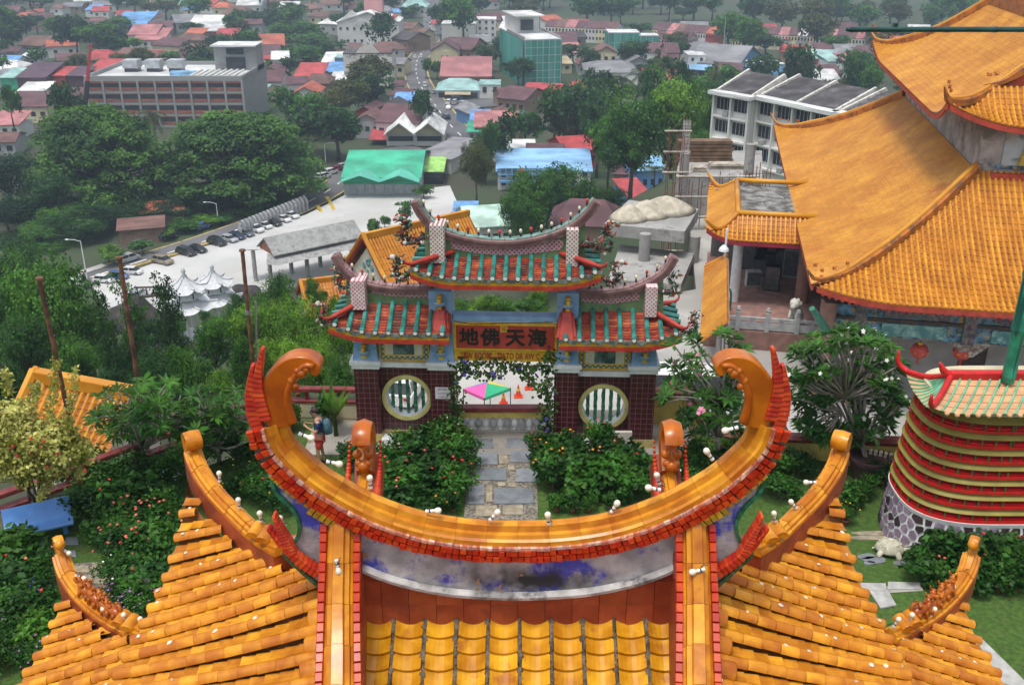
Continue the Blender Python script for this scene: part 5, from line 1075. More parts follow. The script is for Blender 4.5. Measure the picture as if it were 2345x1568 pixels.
# ------------------------------------------------------------------ frangipani trees: bare forked branches with leaf rosettes
M_plb=mat('frangipani_bark',(.26,.24,.20),rough=.85,var=.3,scale=6,bump=.3)
def frangipani(base,tips,label,m,seed,leafL=.29,nl=12,fl=0,flm='white',trunk=.09):
 r_=random.Random(seed);base=Vector(base);t=thing('frangipani_tree',label,'tree',base);br=MB();lv=MB();n=len(tips);c=Vector((sum(p[0] for p in tips)/n,sum(p[1] for p in tips)/n,sum(p[2] for p in tips)/n));hub=base.lerp(c,.38);hub.x=lerp(base.x,c.x,.3)
 br.tube([base-Vector((0,0,.1)),base.lerp(hub,.5)+Vector((.05,0,0)),hub],[trunk,trunk*.8,trunk*.7],8);subs=[]
 for k in range(max(4,n // 6)): q=hub.lerp(Vector(tips[r_.randrange(n)]),.5)+rdir(r_)*.2;br.tube([hub,hub.lerp(q,.5)+Vector((0,0,-.08)),q],[trunk*.6,trunk*.5,trunk*.42],6);subs.append(q)
 for p in tips:
  p=Vector(p);q=min(subs,key=lambda s_: (s_-p).length);m_=q.lerp(p,.55)+rdir(r_)*.12;br.tube([q,m_,p],[trunk*.4,trunk*.3,trunk*.22],5);d=(p-m_).normalized()*.5+Vector((0,0,.6));d.normalize()
  for k in range(nl):
   a=2.4*k+r_.uniform(-.3,.3);s_=d.orthogonal().normalized();s2=d.cross(s_);o_=s_*math.cos(a)+s2*math.sin(a);el=r_.uniform(.05,.7);tt=(o_*math.cos(el)+d*math.sin(el)).normalized();nn=(d-tt*d.dot(tt)).normalized();L=leafL*r_.uniform(.7,1.2);leaf(lv,p+tt*.03,nn,tt,L,L*.34,fold=L*.18)
 obj('branches',br,M_plb,t,loc=-base,smooth=True);tag(obj('leaves',lv,m,t,loc=-base),kind='stuff')
 FP=MB()
 for k in range(5): a=k*1.2566;tt=Vector((math.cos(a),math.sin(a),.25)).normalized();leaf(FP,Vector((0,0,0)),Vector((0,0,1)),tt,.05,.035)
 me=FP.mesh('blossom')
 for k in range(fl):
  p=Vector(tips[r_.randrange(n)]);o=obj('blossom',me,FM[flm],t,objmat=True);o.location=p-base+Vector((r_.uniform(-.15,.15),r_.uniform(-.25,-.05),r_.uniform(.08,.25)));s=r_.uniform(1.2,2.0);o.scale=(s,)*3;o.rotation_euler=(R(50)+r_.uniform(-.4,.4),0,r_.uniform(0,6))
 return t
def tips_in(us,vs,Y0,Y1,n,seed,hull=None):
 r_=random.Random(seed);out=[]
 while len(out)<n:
  u,v=r_.uniform(*us),r_.uniform(*vs)
  if hull and not hull(u,v): continue
  out.append(tuple(PY(u,v,r_.uniform(Y0,Y1))))
 return out
frangipani(PZ(330,1075,0),tips_in((215,460),(868,1000),21.5,24.5,90,1,lambda u,v: ((u-340)/130)**2+((v-945)/75)**2<1),'wide frangipani with bare grey forked branches near the long parapet',LF_plum,41,trunk=.08)
frangipani(PZ(500,1060,0),tips_in((430,580),(890,1010),22.5,25,70,2),'low frangipani beside the upswept crescent ridge tip',LF_plum,42,trunk=.07)
frangipani(PZ(1640,1060,0),tips_in((1510,1770),(760,1000),22.5,25.5,84,3,lambda u,v: ((u-1640)/135)**2+((v-880)/130)**2<1),'open frangipani with pink blossoms before the yellow moon wall',LF_plum,43,leafL=.30,fl=34,flm='pink',nl=15)
fp=frangipani(PZ(1985,1090,0),tips_in((1795,2075),(745,1010),23.0,26.0,190,4,lambda u,v: ((u-1935)/140)**2+((v-880)/140)**2<1),'full frangipani with white blossoms planted in a large dark pot',LF_plum,44,leafL=.30,fl=120,flm='white',nl=19)
q=PZ(1985,1092,0);pt_=tag(obj('plant_pot',MB().lathe([(.0,0),(.42,0),(.52,.55),(.58,.57),(.58,.68),(.5,.68),(.48,.6),(0,.6)],20),M_gpot,loc=q,smooth=40),'large dark glazed tub holding the white frangipani','plant pot')
# banana-like plant at the parapet
b=MB();r_=random.Random(8)
for k in range(9):
 a=k*2.4;tt=Vector((math.cos(a)*.6,math.sin(a)*.6,1)).normalized();p=PZ(770,1000,0)+Vector((0,0,.6));leaf(b,p,Vector((math.cos(a),math.sin(a),-.4)).normalized()*-1,tt,r_.uniform(.8,1.15),.28,fold=.2)
bt_=thing('banana_plant','broad-leaved banana plant rising behind the parapet','plant',PZ(770,1000,0));obj('leaves',b,LF_bright,bt_,loc=-PZ(770,1000,0));obj('stem',MB().cyl((0,0,0),(0,0,.75),.07,.05),LF_bright,bt_)
# ------------------------------------------------------------------ blue bench
bn=thing('garden_bench','plain sky blue bench with curved seat and back','bench',PZ(95,1255,0));q0,q1=PY(3,1185,20.9),PY(158,1143,21.6);ax_=(q1-q0);ax_.z=0;L=ax_.length;ax_.normalize();pf=Vector((-ax_.y,ax_.x,0))*-1;base=Vector(((q0+q1).x/2,(q0+q1).y/2,0));bn.location=base
prof=crom([Vector((0.24,.86,0)),Vector((.16,.62,0)),Vector((.02,.44,0)),Vector((-.18,.42,0)),Vector((-.36,.45,0)),Vector((-.42,.40,0))],18)
pl_o=[(p.x,p.y) for p in prof]+[(p.x+.012,p.y-.045) for p in reversed(prof)]
mb=MB();mb.sweep([ax_*(-L/2),ax_*(L/2)],[Vector((0,0,1))]*2,[-pf]*2,pl_o);obj('seat_shell',mb,mat('sky_blue_paint',(.13,.32,.72),rough=.45,var=.08,scale=3),bn,fix=True,smooth=40)
for e in (-1,1): obj('leg',MB().box((-.06,-.2,0),(.06,.22,.41)),MATS['sky_blue_paint'],bn,loc=ax_*(e*L*.36),rz=math.atan2(ax_.y,ax_.x),bevel=.02)
# ------------------------------------------------------------------ rusty poles
M_rust=mat('rusty_steel',(.14,.055,.03),rough=.75,var=.4,scale=3,c2=(.22,.10,.05),dirt=(.05,.03,.025),dirtscale=4,dirtamt=.45)
for (u0,v0),(u1,v1),Y,lab in (((90,640),(186,1085),22.6,'rusty brown pole rising out of the golden bush'),((274,592),(319,900),24.6,'rusty brown pole standing behind the bare frangipani'),((555,575),(581,850),27.9,'dark rusty pole with a clamp ring nearest the gate')):
 a,b=PY(u0,v0,Y),PY(u1,v1,Y);x=(a.x+b.x)/2;t=thing('steel_pole',lab,'pole',(x,Y,0 if Y<26 else -2));zz=t.location.z;d=(a-b)/(a.z-b.z)
 foot=b-d*(b.z-zz);obj('shaft',MB().cyl(tuple(foot-Vector((x,Y,zz))),tuple(a-Vector((x,Y,zz))),.062,.058,10),M_rust,t,smooth=40);obj('cap_flange',MB().cyl((0,0,0),(0,0,.05),.10,.09,12),M_rust,t,loc=a-Vector((x,Y,zz)))
 if Y>26: obj('clamp_ring',MB().cyl((0,0,0),(0,0,.12),.085,.085,10),mat('galvanised',(.35,.36,.37),rough=.4,metal=.6),t,loc=a-Vector((x,Y,zz))-d*2.0)
gp_=tag(obj('galvanised_pipe',MB().cyl(tuple(PY(585,690,28.0)),tuple(PY(590,900,28.0)),.03,.03,8),MATS['galvanised']),'thin galvanised pipe beside the dark rusty pole','pipe')
tag(obj('cable',MB().tube(crom([PY(578,768,27.9),PY(650,768,27),PY(740,750,26.2)],12),.01,4),M_blk),'thin cable from the dark pole to the gate roof','cable')
# ------------------------------------------------------------------ the visitor
def skin_mesh(verts,edges,rad,root=0,sub=1):
 me=bpy.data.meshes.new('body');me.from_pydata([tuple(v) for v in verts],edges,[]);o=bpy.data.objects.new('body',me);col.objects.link(o)
 sk=o.modifiers.new('skin','SKIN');sk.use_smooth_shade=True
 for i,r_ in enumerate(rad): me.skin_vertices[0].data[i].radius=(r_,r_) if not isinstance(r_,tuple) else r_
 me.skin_vertices[0].data[root].use_root=True
 if sub: s_=o.modifiers.new('sub','SUBSURF');s_.levels=sub;s_.render_levels=sub
 bpy.context.view_layer.update();out=bpy.data.meshes.new_from_object(o.evaluated_get(bpy.context.evaluated_depsgraph_get()));bpy.data.objects.remove(o);out.polygons.foreach_set('use_smooth',[True]*len(out.polygons));return out
M_skin=mat('skin',(.50,.27,.18),rough=.55,var=.08,scale=8);M_navy=mat('navy_cotton',(.012,.035,.11),rough=.85,var=.2,scale=12,bump=.2,bscale=30);M_short=mat('red_cotton',(.62,.05,.045),rough=.8,var=.12,scale=10,bump=.2,bscale=25);M_hair=mat('brown_hair',(.035,.02,.012),rough=.7,var=.4,scale=30)
pp_=PZ(737,1062,0);man=thing('person','man in navy shirt and red shorts looking at a phone, teal backpack on','person',pp_,R(8))
V=[];E=[];RA=[]
def jt(p,r,par=None): V.append(Vector(p));RA.append(r);(E.append((par,len(V)-1)) if par is not None else None);return len(V)-1
pel=jt((0,0,.93),.15);sp1=jt((.01,0,1.12),.135,pel);sp2=jt((.02,0,1.32),.15,sp1);chest=jt((.0,0,1.44),.12,sp2);nk=jt((-.04,0,1.53),.058,chest);hd0=jt((-.08,0,1.60),.075,nk);hd1=jt((-.10,0,1.68),.095,hd0);hd2=jt((-.09,0,1.76),.075,hd1)
for e in (-1,1):
 hip=jt((0,e*.10,.86),.10,pel);kn=jt((-.03+.05*e,e*.11,.49),.062,hip);an=jt((.02+.06*e,e*.11,.10),.042,kn);hl=jt((.02+.06*e,e*.11,.045),.045,an);toe=jt((-.15+.06*e,e*.13,.035),.034,hl)
 sh=jt((0,e*.19,1.42),.068,chest);el_=jt((-.06,e*.25,1.15),.046,sh);wr=jt((-.29,e*.14,1.27),.030,el_);pm=jt((-.36,e*.09,1.31),.032,wr)
 for k in range(4): f1=jt((-.40,e*(.075-.004*k),1.345-.022*k),.0105,pm);f2=jt((-.415,e*(.045-.004*k),1.355-.022*k),.0095,f1)
 th=jt((-.375,e*.06,1.35),.012,pm);jt((-.385,e*.035,1.385),.010,th)
obj('body',skin_mesh(V,E,RA,pel),M_skin,man)
def sub_skin(idx,pts,rad,edges,name,m): return obj(name,skin_mesh(pts,edges,rad,0),m,man)
sub_skin(None,[(0,0,.93),(.01,0,1.12),(.02,0,1.32),(.0,0,1.45),(0,-.19,1.425),(-.045,-.24,1.24),(0,.19,1.425),(-.045,.24,1.24)],[.165,.16,.172,.12,.085,.068,.085,.068],[(0,1),(1,2),(2,3),(3,4),(4,5),(3,6),(6,7)],'shirt',M_navy)
sub_skin(None,[(0,0,.94),(0,-.10,.84),(-.05,-.11,.55),(0,.10,.84),(.01,.11,.55)],[.16,.125,.105,.125,.105],[(0,1),(1,2),(0,3),(3,4)],'shorts',M_short)
hb=MB().ball((-.065,0,1.735),.115,14,8,(1.0,.9,.85));obj('hair',hb,M_hair,man,smooth=True);obj('beard',MB().ball((-.135,0,1.615),.055,10,6,(.8,1.0,.6)),M_hair,man,smooth=True)
obj('sunglasses',MB().box((-.205,-.085,1.675),(-.175,.085,1.715)).box((-.19,-.10,1.695),(-.05,-.09,1.71)).box((-.19,.09,1.695),(-.05,.10,1.71)),M_blk,man,bevel=.008)
obj('nose',MB().ball((-.195,0,1.655),.022,8,5,(1,.7,1.1)),M_skin,man,smooth=True)
for e in (-1,1): obj('ear',MB().ball((-.08,e*.095,1.665),.028,8,5,(.7,.4,1.1)),M_skin,man,smooth=True)
for e in (-1,1): x=.06*e;obj('shoe',MB().ball((-.06+x,e*.115,.04),.13,12,6,(1.05,.42,.36)),M_blk,man,smooth=True)
bp2=tag(obj('backpack',MB().ball((.23,0,1.20),.20,14,10,(.68,.82,1.3)).ball((.31,0,1.08),.12,10,6,(.7,1.05,1.0)).tube([(.14,-.12,1.36),(.05,-.15,1.50),(-.12,-.15,1.40),(-.1,-.17,1.2),(.1,-.19,1.05)],.022,6).tube([(.14,.12,1.36),(.05,.15,1.50),(-.12,.15,1.40),(-.1,.17,1.2),(.1,.19,1.05)],.022,6),mat('teal_canvas',(.06,.14,.17),rough=.85,var=.25,scale=10),smooth=True),'teal canvas backpack on the man in navy','backpack');bp2.location=pp_;bp2.rotation_euler=(0,0,R(8))
ph=tag(obj('phone',MB().box((-.425,-.04,1.30),(-.412,.04,1.445)),M_blk,bevel=.006),'black phone held up by the man in navy','phone');ph.location=pp_;ph.rotation_euler=(0,0,R(8))
# ------------------------------------------------------------------ stone tortoise
M_tort=mat('pale_cast_stone',(.52,.49,.38),rough=.85,var=.2,scale=8,bump=.5,bscale=25,dirt=(.3,.28,.2),dirtscale=6,dirtamt=.4)
q=PZ(2035,1266,0);to=thing('tortoise_statue','pale stone tortoise statue walking on the lawn','statue',q,R(-18))
mb=MB();mb.lathe([(.0,.07),(.30,.10),(.315,.14),(.29,.22),(.23,.31),(.13,.38),(.02,.40)],18);o=obj('shell',mb,M_tort,to,smooth=True);o.scale=(1.12,.9,1)
for x,y in [(.0,0)]+[(.17*math.cos(k*1.047),.15*math.sin(k*1.047)) for k in range(6)]: z=.395-(x*x+y*y)*2.6;obj('scute',MB().lathe([(.075,-.03),(.065,.012),(.03,.022)],6,(x*1.1,y*.95,z)),M_tort,o)
obj('head',MB().tube([(.26,0,.15),(.36,0,.19),(.44,0,.20),(.50,0,.185)],[.06,.055,.065,.04],10),M_tort,to,smooth=True)
for x,y in ((.2,.2),(.2,-.2),(-.2,.2),(-.2,-.2)): obj('leg',MB().tube([(x*.8,y*.8,.16),(x*1.15,y*1.2,.08),(x*1.2,y*1.25,0)],[.08,.07,.075],8),M_tort,to,smooth=True)
obj('tail',MB().tube([(-.3,0,.12),(-.4,0,.07)],[.04,.015],7),M_tort,to)
# ------------------------------------------------------------------ oval tower with red balconies, and bamboo painted poles
tw0=Vector((14.0,21.35,0));tw=thing('oval_tower','oval tower with red balcony tiers, crazy-paved stone base and green ribbed roof','tower',tw0)
M_tred=mat('bright_red_paint',(.56,.012,.012),rough=.5,var=.15,scale=3);M_tdk=mat('deep_red_wall',(.26,.01,.012),rough=.6,var=.15);M_tyel=mat('mustard_paint',(.27,.22,.04),rough=.6,var=.15,scale=3);M_tpost=mat('bamboo_green_paint',(.07,.12,.03),rough=.6,var=.3,scale=6)
M_sd=mat('dark_stone',(.045,.022,.03),rough=.6,var=.3,scale=6);M_sl=mat('lilac_stone',(.26,.19,.26),rough=.6,var=.2,scale=6);M_mortw=mat('white_joint_paint',(.86,.86,.86),rough=.7,var=.04)
HD=1.35;XL,XR=9.72,18.6
def outline(o,n=96):
 """rounded plan pushed out by o: local points with outward normals"""
 rx=1.9+o;ry=HD+o;c0=XL+1.9;c1=XR-1.9;pts=[]
 for k in range(n):
  a=2*math.pi*k/n-math.pi/2;ca,sa=math.cos(a),math.sin(a);e=.72
  x=(c1 if ca>0 else c0)+rx*math.copysign(abs(ca)**e,ca);y=ry*math.copysign(abs(sa)**e,sa);pts.append(Vector((x-tw0.x,y,0)))
 return pts
def ringband(o0,z0,o1,z1,m,name,n=96):
 a,b=outline(o0,n),outline(o1,n);mb=MB();mb.v=[(p.x,p.y,z0) for p in a]+[(p.x,p.y,z1) for p in b];mb.f=[(i,(i+1)%n,(i+1)%n+n,i+n) for i in range(n)]+[tuple(range(n,2*n))];mb.m=[0]*len(mb.f);return obj(name,mb,m,tw)
ZB=1.28
ringband(.22,0,.10,ZB-.02,M_mortw,'base_wall');ringband(.13,ZB-.1,.16,ZB,M_mortw,'base_coping')
per=outline(.2,400);acc=[0.0]
for i in range(400): acc.append(acc[-1]+(per[(i+1)%400]-per[i]).length)
def on_per(s_,z,lift):
 s_ %= acc[-1];i=max(0,min(399,next(k for k in range(400) if acc[k+1] >= s_)));f=(s_-acc[i])/(acc[i+1]-acc[i]);p=per[i].lerp(per[(i+1)%400],f);t=(per[(i+1)%400]-per[i]).normalized();n=Vector((t.y,-t.x,0));o=lerp(.02,-.10,z/ZB);return Vector((p.x,p.y,z))+n*(o+lift)
r_=random.Random(77);s0,s1=acc[-1]*.58,acc[-1]*1.2
cells=[];nx=int((s1-s0)/.30)
for j in range(5):
 for i in range(nx): cells.append((s0+(i+.5+(.5 if j%2 else 0)+r_.uniform(-.32,.32))*.30,(j+.5+r_.uniform(-.3,.3))*.25))
for ci,(cx,cz) in enumerate(cells):
 poly=[(cx-.4,max(.03,cz-.4)),(cx+.4,max(.03,cz-.4)),(cx+.4,min(ZB-.13,cz+.4)),(cx-.4,min(ZB-.13,cz+.4))]
 for dx,dz in cells:
  if (dx,dz)==(cx,cz) or abs(dx-cx)>.8: continue
  mx_,mz_=(cx+dx)/2,(cz+dz)/2;nx_,nz_=dx-cx,dz-cz;L=math.hypot(nx_,nz_);off=.036;out=[]
  for a,b in zip(poly,poly[1:]+poly[:1]):
   da=((a[0]-mx_)*nx_+(a[1]-mz_)*nz_)/L+off;db=((b[0]-mx_)*nx_+(b[1]-mz_)*nz_)/L+off
   if da <= 0: out.append(a)
   if da*db<0: f=da/(da-db);out.append((a[0]+(b[0]-a[0])*f,a[1]+(b[1]-a[1])*f))
  poly=out
  if len(poly)<3: break
 if len(poly)<3: continue
 n=len(poly);mb=MB();mb.v=[tuple(on_per(s_,z,.0)) for s_,z in poly]+[tuple(on_per(s_,z,.03)) for s_,z in poly];mb.f=[tuple(range(n,2*n))]+[(i,(i+1)%n,(i+1)%n+n,i+n) for i in range(n)];mb.m=[0]*len(mb.f)
 obj('stone',mb,r_.choice((M_sd,M_sl,M_sl)),tw,fix=True)
ZE=3.95;NT=7;dz=(ZE-ZB)/NT;PST=MB().cyl((0,0,0),(0,0,.2),.022,.022,6).mesh('post')
for k in range(NT):
 z=ZB+dz*k;sh=-.035*k
 ringband(.14+sh,z,.14+sh,z+.07,M_tred,'balcony_slab');ringband(.0+sh,z+.055,.0+sh,z+.25,M_tdk,'balcony_wall');ringband(.06+sh,z+.055,.06+sh,z+.11,M_tred,'balcony_kerb');ringband(.15+sh,z+.245,-.02+sh,z+dz+.001,M_tyel,'balcony_skirt')
 ol=outline(.11+sh,400);ac=0;last=-1
 for i in range(400):
  p,q=ol[i],ol[(i+1)%400];ac+=(q-p).length
  if ac-last>.30 and (p.y<.4) and p.x+tw0.x<13.9: last=ac;o=obj('post',PST,M_tpost,tw);o.location=(p.x,p.y,z+.055)
ringband(-.22,ZE-.05,-.22,ZE+.25,M_par,'attic_wall')
# roof with green ribs
def tp3(u,v,Y): return PY(u,v,Y)-tw0
Rg=tp3(2178,862,21.1);E1=tp3(2131,948,19.75);E2=tp3(2072,870,22.4);dx=8.0;M_salm=mat('salmon_roof_tile',(.62,.36,.18),rough=.5,var=.12,scale=3,isl=.1);M_rib=mat('mint_green_rib',(.16,.46,.28),rough=.5,var=.2,scale=5)
def fr(a,b): p=E1.lerp(Rg,b);q=p.lerp(p+Vector((dx,0,0)),a);s_=-.16*math.sin(math.pi*b);lift=.16*(1-b)*max(0,1-a*dx/.8)**2;return q+Vector((0,0,s_*.7+lift))
def lf(a,b): p=E1.lerp(E2,a);q=p.lerp(Rg,b);s_=-.16*math.sin(math.pi*b);lift=.16*(1-b)*(max(0,1-a/.3)**2+max(0,(a-.6)/.4)**2*1.3);return q+Vector((0,0,s_*.7+lift))
rf=obj('roof',MB().grid(fr,40,8).grid(lf,14,8),M_salm,tw,smooth=40)
obj('roof_back',MB().grid(lambda a,b: Vector((lerp(E2.x,E2.x+dx+1,a),E2.y,E2.z)).lerp(Rg+Vector((dx*a,0,0)),b),4,4),M_salm,rf)
for k in range(1,34):
 pts=[fr(k/34,q/8)+Vector((0,-.012,.018)) for q in range(9)];obj('rib',MB().tube(pts,.026,6),M_rib,rf,smooth=True)
 if k%1==0: obj('eave_tooth',MB().lathe([(.02,-.05),(.06,.0),(.05,.03)],7,tuple(fr((k+.5)/34,0)+Vector((0,-.02,-.03)))),M_salm,rf)
for k in range(1,10):
 pts=[lf(k/10,q/8)+Vector((-.01,0,.018)) for q in range(8)];obj('rib',MB().tube(pts,[.026]*6+[.02,.012],6),M_rib,rf,smooth=True)
for b in (.2,.4,.6,.8): obj('course_line',MB().tube([fr(a/40,b)+Vector((0,0,.004)) for a in range(41)],.009,4),mat('red_course',(.45,.10,.05),rough=.6),rf)
obj('ridge',MB().box((Rg.x-.05,Rg.y-.11,Rg.z-.06),(Rg.x+dx,Rg.y+.11,Rg.z+.14)),M_tred,rf,bevel=.03)
for end,curl,nm in ((lambda q: lf(0,q) ,Vector((-.1,-.1,.34)),'a'),(lambda q: lf(1,q),Vector((-.22,.12,.5)),'b')):
 pts=[end(1-q/8)+Vector((0,0,.05)) for q in range(9)];e=pts[-1];pts=crom(pts+[e+curl*.35+Vector((curl.x*.5,curl.y*.5,0)),e+curl],24);obj('hip_ridge',MB().tube(pts,[.075]*18+[.07,.065,.058,.05,.04,.025],8),M_tred,rf,smooth=True)
e=Rg+Vector((-.05,0,.05));obj('ridge_horn',MB().tube(crom([e,e+Vector((-.15,0,.1)),e+Vector((-.28,0,.32))],8),[.10,.10,.09,.085,.075,.06,.045,.02],8),M_tred,rf,smooth=True)
# bamboo painted pole on the tower and its boom
def bamboo_mat():
 m=mat('bamboo_stripe_paint',(.02,.22,.13),rough=.4,var=.3,scale=3,c2=(.035,.30,.18));n=m.node_tree.nodes;l=m.node_tree.links;b=n['Principled BSDF'];src=b.inputs['Base Color'].links[0].from_socket
 tc=n.new('ShaderNodeTexCoord');mp=n.new('ShaderNodeMapping');mp.inputs['Scale'].default_value=(7,7,.35);nz=n.new('ShaderNodeTexNoise');nz.inputs['Scale'].default_value=1.6;nz.inputs['Detail'].default_value=1;l.new(tc.outputs['Object'],mp.inputs[0]);l.new(mp.outputs[0],nz.inputs['Vector'])
 rp=n.new('ShaderNodeMapRange');rp.inputs['From Min'].default_value=.53;rp.inputs['From Max'].default_value=.57;l.new(nz.outputs['Fac'],rp.inputs['Value']);mx=n.new('ShaderNodeMix');mx.data_type='RGBA';l.new(rp.outputs[0],mx.inputs[0]);l.new(src,mx.inputs[6]);mx.inputs[7].default_value=(.008,.075,.06,1);l.new(mx.outputs[2],b.inputs['Base Color']);return m
M_bamb=bamboo_mat();pb=PY(2310,862,20.9);bpole=thing('bamboo_lamp_post','thick green post painted like bamboo standing on the tower roof','post',pb)
zz=[0,1.15,2.5,3.9,5.4,7.0,8.7];rr=[.155,.165,.18,.19,.2,.2,.2]
for k in range(6): obj('bamboo_segment',MB().lathe([(rr[k],zz[k]),(rr[k]+.012,zz[k]+.03),(rr[k]-.002,zz[k]+.08),(rr[k]-.004,zz[k+1]-.08),(rr[k]+.012,zz[k+1]-.03),(rr[k]+.012,zz[k+1])],16),M_bamb,bpole,smooth=50)
obj('foot_plate',MB().cyl((0,0,-.12),(0,0,.0),.14,.15,12),MATS['bamboo_stripe_paint'],bpole)
a,b=PY(1948,68,20.9),PY(2345,68,20.9);hz=thing('bamboo_boom','long dark green bamboo boom reaching out level over the town','boom',a);L=(pb.x-a.x)+.1
seg=5
for k in range(seg):
 x0,x1=L*k/seg,L*(k+1)/seg;mb=MB();mb.tube([(x0,0,0),(x0+.03,0,0),(x0+.08,0,0),(x1-.05,0,0),(x1,0,0)],[.058,.062,.053,.055,.06],10);obj('bamboo_segment',mb,mat('dark_green_boom',(.008,.06,.055),rough=.4,var=.3,scale=3),hz,smooth=50)
obj('end_knob',MB().tube([(-.09,0,0),(-.03,0,0),(.0,0,.0)],[.035,.05,.05],10),MATS['dark_green_boom'],hz,smooth=True);obj('top_bracket',MB().box((.86,-.03,.05),(.93,.03,.12)),MATS['dark_green_boom'],hz)
tag(obj('coiled_wire',MB().tube(crom([Rg+tw0+Vector((1.15,-.15,-.05)),Rg+tw0+Vector((1.0,-.35,-.16)),Rg+tw0+Vector((1.2,-.55,-.3)),Rg+tw0+Vector((1.1,-.5,-.28)),Rg+tw0+Vector((1.25,-.42,-.2))],20),.008,5),M_blk),'loose coiled wire on the green ribbed tower roof','wire')
# ------------------------------------------------------------------ on the forecourt: sunshade, cones
g4=[PZ(u,v,FC+2.0) for u,v in ((1061,890),(1109,911),(1169,888),(1122,872))];ap=PY(1117,868,sum(p.y for p in g4)/4);ctr=sum(g4,Vector())/4
gz_=thing('sunshade','square canopy of pink, green, blue and yellow panels on thin poles','canopy',(ctr.x,ctr.y,FC))
for k,(nm,cc) in enumerate((('pink',(.72,.10,.36)),('green',(.03,.42,.20)),('yellow',(.72,.56,.06)),('blue',(.05,.16,.55)))):
 p,q=g4[k],g4[(k+1)%4];o=gz_.location;mb=MB();A=Vector((ctr.x,ctr.y,FC+2.33));d=Vector((0,0,-.16));mb.add([p,q,A,p+d,q+d],[(0,1,2),(0,3,4,1)]);obj('canopy_panel',mb,mat(nm+'_canopy',cc,rough=.6,var=.06),gz_,loc=-Vector((ctr.x,ctr.y,FC)));obj('pole',MB().cyl(tuple(p-Vector((ctr.x,ctr.y,FC))),tuple(Vector((p.x,p.y,FC))-Vector((ctr.x,ctr.y,FC))),.025,.025,6),M_blk,gz_)
M_con=mat('orange_cone',(.68,.06,.02),rough=.5);
for u,v in ((1187,908),(1211,890),(1153,925)):
 t=thing('traffic_cone','orange traffic cone with a yellow band beside the coloured canopy','traffic cone',PZ(u,v,FC),0,'cones beside the canopy');obj('cone',MB().lathe([(.19,.04),(.10,.36),(.03,.72)],12),M_con,t,smooth=40);obj('cone_base',MB().box((-.24,-.24,0),(.24,.24,.05)),M_con,t);obj('yellow_band',MB().lathe([(.102,.38),(.07,.52)],12),M_gyel,t)
# ------------------------------------------------------------------ the great hall on the right
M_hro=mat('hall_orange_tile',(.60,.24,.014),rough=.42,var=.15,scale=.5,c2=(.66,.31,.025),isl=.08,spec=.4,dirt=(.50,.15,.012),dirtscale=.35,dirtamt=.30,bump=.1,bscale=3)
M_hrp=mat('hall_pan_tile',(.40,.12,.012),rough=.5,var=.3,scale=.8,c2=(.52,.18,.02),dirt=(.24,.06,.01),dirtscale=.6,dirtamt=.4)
M_hridge=mat('hall_ridge',(.40,.13,.018),rough=.5,var=.3,scale=2,dirt=(.12,.06,.03),dirtscale=1.5,dirtamt=.5);M_hdark=mat('dark_timber',(.07,.045,.035),rough=.8,var=.3)
HA=R(-11);HC=Vector((15.2,46.7,FC));hall=thing('temple_hall','great temple hall with double orange tiled roofs and painted beams','temple hall',HC,HA)
def hpart(name,mb,m,parent=hall,**k): return obj(name,mb,m,parent,**k)
def tiled(par,surf,s0,s1,pitch,steps,rad,single=False,limit=None,name='tile_row',up=None):
 """rows of barrel tiles running up a slope; surf(s, t) in metres along the eave and 0..1 up the slope"""
 n=max(2,int(abs(s1-s0)/pitch));allb=MB();pan=MB()
 for i in range(n):
  s=s0+(s1-s0)*(i+.5)/n;t1=limit(s) if limit else 1.0
  if t1<.04: continue
  b=MB() if single else allb;k=max(2,int(steps*t1));o=len(b.v);m=4
  for q in range(k):
   for e,rr in ((0,rad*1.08),(1,rad*.94)):
    t=t1*(q+e*.985)/k;p=surf(s,t);d=(surf(s,min(1.02,t+.02))-surf(s,t-.02 if t>.02 else t));w=(surf(s+.05,t)-surf(s-.05,t)).normalized();nn=d.cross(w).normalized();nn=nn if nn.z>0 else -nn
    for a in range(m): an=math.pi*a/(m-1);b.v.append(tuple(p+w*(math.cos(an)*rr)+nn*(math.sin(an)*rr+.03)))
  for q in range(0,2*k-1,2):
   for a in range(m-1): x=o+q*m+a;b.f.append((x,x+1,x+m+1,x+m));b.m.append(0)
  b.f.append(tuple(o+a for a in range(m)));b.m.append(0)
  if single: obj(name,b,M_hro,par,fix=False)
 if allb.v: tag(obj('tile_rows',allb,M_hro,par),kind='stuff')
 for i in range(n+1):
  s=s0+(s1-s0)*i/n;t1=limit(s) if limit else 1.0;k=max(1,int(steps*t1));hw=abs(s1-s0)/n/2
  for q in range(k):
   ta,tb=t1*q/k,t1*(q+1.1)/k;A,B=surf(s-hw,ta),surf(s+hw,ta);C,D=surf(s+hw,min(1.02,tb)),surf(s-hw,min(1.02,tb));z=Vector((0,0,.055));zz=Vector((0,0,.005));pan.add([A+z,B+z,C+zz,D+zz,A-zz,B-zz],[(0,1,2,3),(4,5,1,0)])
 tag(obj('pan_tiles',pan,M_hrp,par),kind='stuff')
